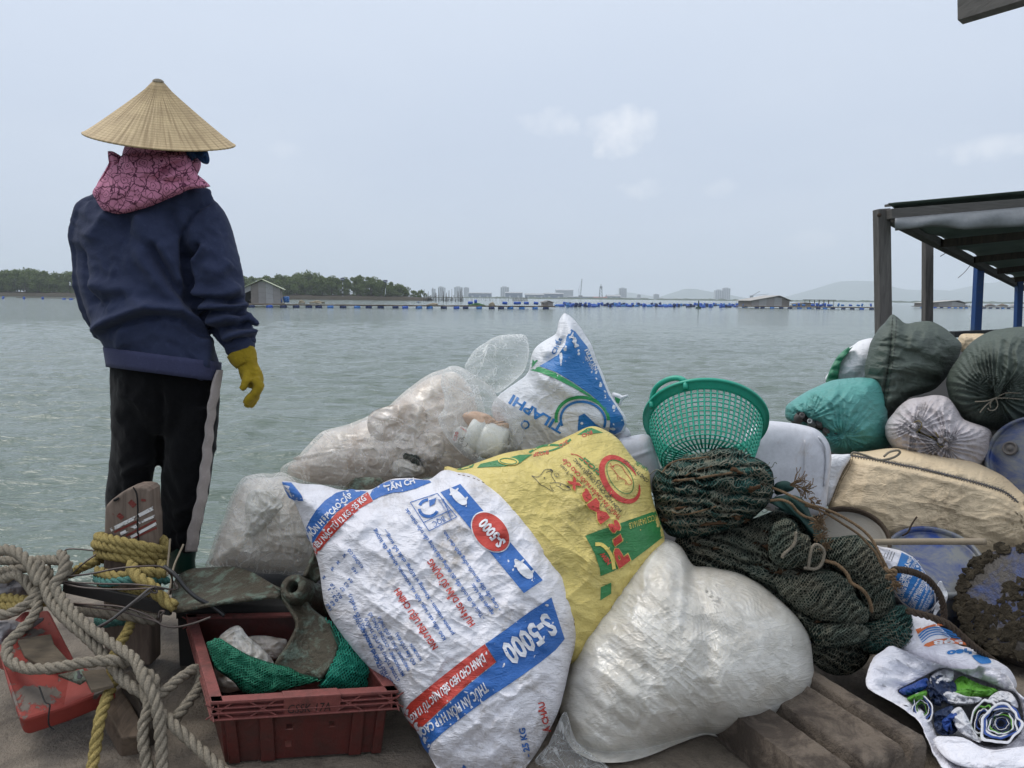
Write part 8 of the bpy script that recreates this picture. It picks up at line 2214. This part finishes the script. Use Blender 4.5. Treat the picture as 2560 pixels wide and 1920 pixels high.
M['skin'] = m_plain('skin', (0.35,0.20,0.13),0.5); M['bandana'] = m_cloth('bandana', (0.018,0.045,0.11),60,0.2)
def m_rose():
    n = NT('rose_cloth'); uv = n.coord('UV')
    d = n.t.nodes.new('ShaderNodeVectorMath'); d.operation = 'ADD'
    w = n.noise(uv, 34,2,0.5,0, 'Color'); sc_ = n.t.nodes.new('ShaderNodeVectorMath'); sc_.operation = 'SCALE'; n.L(w, sc_.inputs[0]); sc_.inputs['Scale'].default_value = 0.028
    n.L(uv, d.inputs[0]); n.L(sc_.outputs[0], d.inputs[1]); q = d.outputs[0]
    e1_ = n.voro(q, 62, 'DISTANCE_TO_EDGE'); f1 = n.voro(q, 27, 'F1'); e2_ = n.voro(q, 27, 'DISTANCE_TO_EDGE')
    l1 = n.ramp(e1_, [(0.02,1),(0.055,0)]); l2 = n.ramp(e2_, [(0.018,1),(0.042,0)])
    rg = n.ramp(n.math('ABSOLUTE', n.math('SUBTRACT', n.math('FRACT', n.math('MULTIPLY', f1,6.0)),0.5)), [(0.06,1),(0.13,0)])
    rg = n.math('MULTIPLY', rg, n.ramp(f1, [(0.30,1),(0.40,0)]))
    l1 = n.math('MULTIPLY', l1, n.ramp(f1, [(0.28,0),(0.36,1)]))
    ln = n.math('MAXIMUM', n.math('MAXIMUM', l1, l2), rg)
    c = n.mix(ln, (0.56,0.22,0.325),(0.10,0.028,0.055))
    return n.done(n.bsdf(c, 0.75, n.bump(n.noise(uv, 260,2),0.15,0.003),0.2))
M['rose'] = m_rose()
def m_straw():
    n = NT('straw'); uv = n.coord('UV')
    a = n.noise(n.coord('UV', (95,1.2,1)),1.0,3,0.6,0.25); r = n.wave(n.coord('UV', (0,1,0)),9.0,1.6,2,0.6, axis='Y'); b = n.noise(n.coord('UV', (7,4,1)),1.4,5,0.65)
    c = n.mix(n.ramp(a, [(0.40,0),(0.50,1)]),(0.40,0.29,0.16),(0.58,0.44,0.25))
    c = n.mix(n.ramp(b, [(0.35,0.6),(0.62,0)]), c, (0.36,0.26,0.145))
    c = n.mix(n.math('MULTIPLY', n.ramp(r, [(0.93,0),(0.985,1)]),0.55), c, (0.25,0.17,0.09))
    return n.done(n.bsdf(c, 0.65, n.bump(n.math('ADD', a, n.math('MULTIPLY', r, 0.15)),0.5,0.006),0.3))
M['straw'] = m_straw()
YB = 2.42
t_pe = empty('person', P(390,1428,2.40), 'person seen from behind in a conical straw hat, navy jacket and yellow glove', 'person')
def ring(xl, yl, xr, yr, Y, dep, n=30, e=2.3):
    a = np.arange(n) / n * 2 * math.pi
    ca, sa = np.cos(a), np.sin(a); f = (np.abs(ca) ** e + np.abs(sa) ** e) ** (-1 / e)
    x = (xl + xr) / 2 + (xr - xl) / 2 * ca * f; y = (yl + yr) / 2 + (yr - yl) / 2 * ca * f
    return P(x, y, Y + dep * sa * f)
def limb(mb, pts, k=18, n=40):
    q = cat_open(np.array(pts, float), n); return mb.tube(P(q[:, 0], q[:, 1], q[:, 2]), q[:, 3] * q[:, 2] / FPX, k)
# body under the clothes: one continuous figure
mb = MB()
mb.loft([ring(330,452,425,452, YB, 0.055), ring(245,505,480,505, YB, 0.06), ring(230,560,445,560, YB, 0.07), ring(235,680,440,680, YB, 0.07), ring(265,800,495,800, YB, 0.085), ring(280,920,520,930, YB, 0.10), ring(300,1010,520,1010, YB, 0.09)])
mb.loft([ring(345,470,420,470, YB, 0.045), ring(340,420,425,420, YB, 0.05), ring(325,380,450,380, YB - 0.01,0.08), ring(318,330,462,330, YB - 0.01,0.095), ring(325,280,455,280, YB, 0.09), ring(360,245,420,245, YB, 0.05)])
mb.tube(P(np.array([388,388.]), np.array([352,366.]), np.array([YB + 0.07, YB + 0.105])), [0.012,0.016], 8)
limb(mb, [(345,980, YB, 50),(330,1100, YB, 44),(325,1220, YB + 0.02,38),(325,1330, YB + 0.01,30),(325,1410, YB, 26)]); limb(mb, [(470,980, YB, 52),(462,1100, YB, 46),(458,1220, YB, 40),(450,1330, YB, 31),(448,1410, YB, 27)])
limb(mb, [(488,530, YB, 30),(530,640, YB, 27),(560,760, YB - 0.02,27),(600,860, YB - 0.04,24),(618,910, YB - 0.05,20)]); limb(mb, [(250,520, YB, 30),(226,640, YB + 0.03,18),(236,760, YB + 0.06,18),(278,830, YB + 0.17,17),(310,835, YB + 0.3,15)])
o = mb.build('body', M['skin'], t_pe, True); remesh_obj(o, 0.012,3)
# jacket
mb = MB()
mb.loft([ring(325,445,432,445, YB, 0.07), ring(262,466,500,462, YB, 0.092), ring(212,496,528,478, YB, 0.108), ring(192,535,520,520, YB, 0.122), ring(186,600,505,600, YB, 0.135), ring(190,680,500,680, YB, 0.142), ring(203,740,505,745, YB, 0.146), ring(226,800,516,810, YB, 0.150), ring(247,842,532,862, YB, 0.150), ring(260,868,548,900, YB, 0.146), ring(266,900,552,932, YB, 0.146), ring(268,916,549,952, YB, 0.148), ring(300,914,515,946, YB, 0.12)])
limb(mb, [(478,518, YB - 0.005,52),(508,560, YB - 0.015,60),(522,620, YB - 0.02,66),(532,690, YB - 0.025,70),(543,745, YB - 0.03,68),(566,796, YB - 0.04,54),(590,836, YB - 0.045,46),(606,868, YB - 0.05,37)], 26,60)
limb(mb, [(262,514, YB, 26),(236,532, YB + 0.01,42),(217,580, YB + 0.02,36),(214,660, YB + 0.03,30),(226,740, YB + 0.05,32),(252,800, YB + 0.09,30),(276,832, YB + 0.17,27),(305,838, YB + 0.28,22)], 20,50)
mb.tube(pxpath([(612,790, YB - 0.06),(630,802, YB - 0.065),(648,812, YB - 0.06)], 8), [0.020,0.018,0.016,0.014,0.013,0.012,0.011,0.010], 10)
o = mb.build('jacket', M['jacket'], t_pe, True); remesh_obj(o, 0.0075,3)
def jk(px, py, w):
    S = [(zz(Z2,(1130,-60),(1150,100),(1165,300),(1200,480),(1260,620),(1320,760),(1430,910),(1520,1020)),9,-0.030),
         (zz(Z2,(820,30),(930,210),(1060,430),(1230,640)),14,-0.016),(zz(Z2,(900,20),(1010,210),(1120,430)),14,0.012),(zz(Z2,(700,40),(840,260),(980,480),(1150,640)),18,0.010),
         (zz(Z2,(330,860),(450,770),(650,690),(880,640),(1080,670),(1250,790),(1400,960)),17,0.022),(zz(Z2,(400,850),(560,770),(760,710),(960,690),(1120,730),(1260,840),(1380,960)),10,-0.020),
         (zz(Z2,(180,60),(210,300),(260,480),(330,640)),10,-0.012),(zz(Z2,(330,620),(480,560),(660,520)),16,-0.010),(zz(Z2,(250,380),(420,450),(640,470),(820,520)),20,0.008),(zz(Z2,(420,620),(640,580),(900,600)),16,0.010),
         (zz(Z2,(1170,190),(1230,110),(1270,30)),11,-0.020),(zz(Z2,(1210,210),(1290,130),(1330,40)),10,0.012),(zz(Z2,(1190,460),(1330,530),(1500,520),(1650,420)),15,0.016),(zz(Z2,(1210,560),(1380,545),(1560,570),(1700,560)),10,-0.022),
         (zz(Z2,(1250,610),(1420,610),(1600,625),(1710,600)),12,0.018),(zz(Z2,(1260,660),(1430,660),(1600,670),(1700,650)),8,-0.018),(zz(Z2,(1350,760),(1500,720),(1660,730)),12,0.012),(zz(Z2,(1450,830),(1600,800),(1760,790)),9,-0.016),(zz(Z2,(1500,900),(1640,860),(1790,850)),10,0.014),(zz(Z2,(1530,950),(1660,915),(1800,905)),7,-0.014),
         (zz(Z2,(1300,250),(1450,300),(1560,200)),18,0.010),(zz(Z1,(1440,1215),(1300,1270),(1210,1370),(1160,1500),(1140,1650)),5,-0.008),(zz(Z1,(1010,1240),(1140,1265),(1260,1312)),3.5,-0.005),(zz(Z1,(230,1220),(300,1200),(340,1215)),3.5,-0.005),
         (zz(Z1,(720,1350),(760,1480),(840,1640)),18,0.009),(zz(Z1,(620,1350),(600,1500),(620,1650)),16,-0.008),(zz(Z1,(480,1330),(380,1450),(260,1600)),20,0.008),(zz(Z1,(980,1260),(1030,1400),(1100,1560)),18,-0.010),(zz(Z2,(1290,900),(1340,1050),(1320,1200)),16,0.008),(zz(Z2,(600,800),(560,920),(570,1000)),14,0.007)]
    return 2.0 * folds(px, py, S) + crumple(px, py, 70,0.009,501,40,1.4) + crease(px, py, 60, 0.004, 505, 30, 1.3, 4) + crumple(px, py, 24,0.0018,503,60,1.6,2)
sculpt(o, jk); jacket = o
mb = MB(); rg = []
for f in np.linspace(0,1,5):
    rg.append(ring(260 + 8 * f, 868 + 49 * f, 551 - 1 * f, 906 + 48 * f, YB, 0.157 + 0.001 * math.sin(f * 3),60))
mb.loft(rg, True, False); o = mb.build('hem_band', M['hem'], jacket, True); md = o.modifiers.new('s', 'SOLIDIFY'); md.thickness = 0.004
mb = MB(); limb(mb, [(590,850, YB - 0.05,33),(600,866, YB - 0.05,38),(607,880, YB - 0.05,33)], 24,8); o = mb.build('cuff', M['jacket'], jacket, True); sculpt(o, lambda x, y, w: crumple(x, y, 14,0.006,511))
# trousers
mb = MB()
mb.loft([ring(275,905,548,935, YB, 0.12), ring(272,950,552,960, YB, 0.125), ring(275,1010,550,1010, YB, 0.12), ring(282,1060,545,1060, YB, 0.11), ring(300,1090,530,1090, YB, 0.09)])
LEG = [(1020,408,549,0.11),(1080,404,545,0.105),(1150,403,534,0.10),(1208,402,527,0.095),(1260,401,516,0.09),(1310,400,505,0.085),(1350,401,498,0.08),(1382,404,493,0.078)]
mb.loft([ring(a, y, b, y, YB - 0.01, d) for y, a, b, d in LEG])
mb.loft([ring(a, y, b, y, YB + 0.01, d) for y, a, b, d in ((1020,276,402,0.11),(1090,278,398,0.105),(1150,273,391,0.10),(1210,266,380,0.095),(1260,262,377,0.09),(1320,266,376,0.085),(1382,274,372,0.08))])
o = mb.build('trousers', M['trousers'], t_pe, True); remesh_obj(o, 0.009,3)
sculpt(o, lambda x, y, w: crumple(x, y, 46,0.008,521,70,1.8) + folds(x, y, [([(402,960),(404,1100),(398,1180)], 9,-0.012),([(300,1190),(330,1170),(375,1150)], 8,0.012),([(430,1290),(470,1270),(500,1240)], 9,0.010),([(420,1340),(460,1330),(490,1300)], 8,-0.010),([(290,980),(340,1000),(380,1040)], 10,0.008)])); trous = o
def legpt(x, y):
    a = np.interp(y, [l[0] for l in LEG], [l[1] for l in LEG]); b = np.interp(y, [l[0] for l in LEG], [l[2] for l in LEG]); d = np.interp(y, [l[0] for l in LEG], [l[3] for l in LEG])
    if y < 1020: a, b, d = 408 - 40,554,0.118
    c = np.clip((x - (a + b) / 2) / ((b - a) / 2),-0.985,0.985)
    return P(x, y, YB - 0.012 - d * (1 - abs(c) ** 2.3) ** (1 / 2.3))
ST = [(925,541,553),(955,530,549),(1007,520,540),(1050,515,533),(1100,509,529),(1150,503,525),(1208,495,519),(1251,489,512),(1310,474,500),(1345,466,492),(1378,464,491)]
L_ = cat_open(np.array([(s_[1], s_[0]) for s_ in ST], float),70); R_ = cat_open(np.array([(s_[2], s_[0]) for s_ in ST], float),70)
g = []
for i in range(70):
    wv_ = 1.6 * math.sin(i * 0.8) * (i > 8)
    for j in range(6):
        t = j / 5; x = L_[i][0] * (1 - t) + R_[i][0] * t + wv_; y = L_[i][1] * (1 - t) + R_[i][1] * t
        g.append(legpt(x, y) + unit(CAM - legpt(x, y)) * (0.008 + 0.002 * math.sin(i * 0.8)))
o = new_mesh('side_stripe', np.array(g), [(i * 6 + j, i * 6 + j + 1,(i + 1) * 6 + j + 1,(i + 1) * 6 + j) for i in range(69) for j in range(5)], M['stripe'], trous); md = o.modifiers.new('s', 'SOLIDIFY'); md.thickness = 0.006
for x0, x1, dy in ((405,494,-0.01),(280,368,0.01)):
    mb = MB(); mb.loft([ring(x0 + 4,1350, x1 - 4,1350, YB + dy, 0.066), ring(x0,1376, x1 - 2,1376, YB + dy, 0.07), ring(x0 + 6,1400, x1 - 6,1400, YB + dy, 0.065), ring(x0 + 6,1424, x1 - 4,1424, YB + dy + 0.03,0.095), ring(x0 + 8,1436, x1 - 6,1436, YB + dy + 0.03,0.09)])
    mb.build('boot', M['boot'], t_pe, True)
# glove
mb = MB(); YG = YB - 0.055
limb(mb, [(604,868, YG, 29),(612,890, YG, 30),(619,912, YG, 25),(627,935, YG, 27),(636,952, YG, 25),(642,962, YG, 20)], 18,24)
for (dx, dY, tip) in ((0,-0.030,(612,1012)),(4,-0.010,(614,1019)),(6,0.010,(622,1019)),(6,0.028,(630,1008))):
    limb(mb, [(636 + dx * 0.5,944, YG + dY, 12),(645 + dx * 0.5,964, YG + dY, 12),(636 + dx * 0.5,984, YG + dY, 11.5),(tip[0] + 9, tip[1] - 14, YG + dY, 10.5),(tip[0] + 1, tip[1] - 2, YG + dY, 8)], 10,22)
limb(mb, [(617,930, YG - 0.022,11),(614,952, YG - 0.04,10.5),(610,966, YG - 0.045,9.6),(602,973, YG - 0.045,8)], 10,18)
o = mb.build('glove', M['glove'], t_pe, True); remesh_obj(o, 0.0038,2); sculpt(o, lambda x, y, w: crumple(x, y, 20,0.004,531,20,1.3)); gl = o
mb = MB(); limb(mb, [(594,876, YG, 31),(606,892, YG, 32.5),(616,908, YG, 28)], 24,8); mb.build('glove_cuff', M['glove'], gl, True)
# scarf
def rel_sc(px, py): return crumple(px, py, 60,0.010,541,20,1.3) + folds(px, py, [(zz(Z1,(1180,850),(1050,900),(940,960),(870,1060)),9,-0.022),(zz(Z1,(590,880),(760,920),(900,1000),(1000,1010)),12,0.014),(zz(Z1,(1000,900),(940,1010),(980,1060),(1250,1040)),9,-0.012),(zz(Z1,(440,1000),(390,1120),(380,1250)),8,-0.012),(zz(Z1,(600,780),(800,790),(1000,770),(1120,750)),7,-0.014)])
hd = Blob(zz(Z1,(590,560),(900,500),(1220,560),(1250,720),(1240,800),(1300,860),(1280,960),(1200,1040),(900,1080),(640,1020),(575,880),(575,780),(600,690)), YB - 0.03,0.115,0.12,2.2,(0,0), Z1(900,800), lambda a, b: crumple(a, b, 40,0.008,545) + folds(a, b, [(zz(Z1,(590,780),(800,800),(1000,780),(1150,760)),7,-0.02)]),0.5)
hd.mesh('head_scarf', M['rose'], t_pe, 130,40,0.004)
cp = Blob(zz(Z1,(575,800),(700,780),(900,770),(1120,760),(1200,830),(1250,960),(1330,1030),(1385,1085),(1392,1115),(1330,1105),(1200,1118),(1110,1160),(1000,1205),(850,1270),(700,1315),(600,1340),(520,1345),(440,1325),(385,1300),(335,1220),(298,1150),(330,1090),(400,1010),(450,930),(540,870)),2.298,0.045,0.08,3.0,(0.02,-0.12), Z1(830,1050), rel_sc, 0.4)
sc_o = cp.mesh('scarf_cape', M['rose'], t_pe, 170,50,0.003)
Blob(zz(Z1,(425,780),(470,766),(520,785),(575,830),(540,880),(480,960),(430,1040),(370,1110),(310,1140),(300,1135),(350,1050),(420,930),(450,860)),2.33,0.018,0.03,2.2,(0,0), Z1(460,900), lambda a, b: folds(a, b, [(zz(Z1,(440,790),(470,880),(400,1040)),5,-0.014)]),0.5).mesh('scarf_corner', M['rose'], t_pe, 80,20)
Blob(zz(Z1,(1130,730),(1250,720),(1340,735),(1378,830),(1365,885),(1310,875),(1260,830),(1215,860),(1180,870),(1140,820)),2.315,0.02,0.04,2.3,(0,0), None, lambda a, b: crumple(a, b, 18,0.016,551),0.6).mesh('bandana_tail', M['bandana'], t_pe, 80,20)
# hat
hc = P(402,351,2.385); hr = 167 * mpp(2.385); ax = unit(np.array([0.10,-0.235,1.0]))
ex = unit(np.cross([0,1,0], ax)); ey = np.cross(ax, ex); hh = 0.178
na = 288; a = np.arange(na + 1) / na * 2 * math.pi; pf = [(1.0,0.0),(0.985,0.012),(0.93,0.058),(0.85,0.128),(0.75,0.222),(0.62,0.345),(0.5,0.462),(0.38,0.58),(0.27,0.69),(0.17,0.795),(0.10,0.895),(0.06,0.94),(0.03,0.96),(0.004,0.968)]
vs, uvs = [], []
rib = np.where(np.arange(na + 1) % 4 < 2,1.0,-1.0)
for r_, h_ in pf:
    rr = hr * r_ * (1 + 0.010 * np.sin(a * 3 + 1) * r_) + 0.0009 * rib * (r_ > 0.1)
    zo = 0.006 * np.sin(a * 2 + 0.7) * r_
    vs.append(hc + np.outer(np.cos(a) * rr, ex) + np.outer(np.sin(a) * rr, ey) + np.outer(h_ * hh + zo, ax)); uvs.append(np.stack([a / (2 * math.pi), np.full(na + 1, r_)], 1))
k = na + 1
F = [(i * k + j, i * k + j + 1,(i + 1) * k + j + 1,(i + 1) * k + j) for i in range(len(pf) - 1) for j in range(na)]
hat = new_mesh('conical_hat', np.concatenate(vs), F, M['straw'], t_pe, True, np.concatenate(uvs)); md = hat.modifiers.new('s', 'SOLIDIFY'); md.thickness = 0.004; md.offset = -1
mb = MB(); mb.tube(np.vstack([vs[0] - ax * 0.002]),0.0032,6, False); mb.build('hat_rim', M['straw'], hat, True, np.repeat(uvs[0], 6,0))
mb = MB(); mb.lathe([(0.017, hh * 0.932),(0.013, hh * 0.958),(0.007, hh * 0.975),(0.0005, hh * 0.98)], 20, hc, ax, cap=False); mb.build('hat_tip', M['rope_grey'], hat, True)
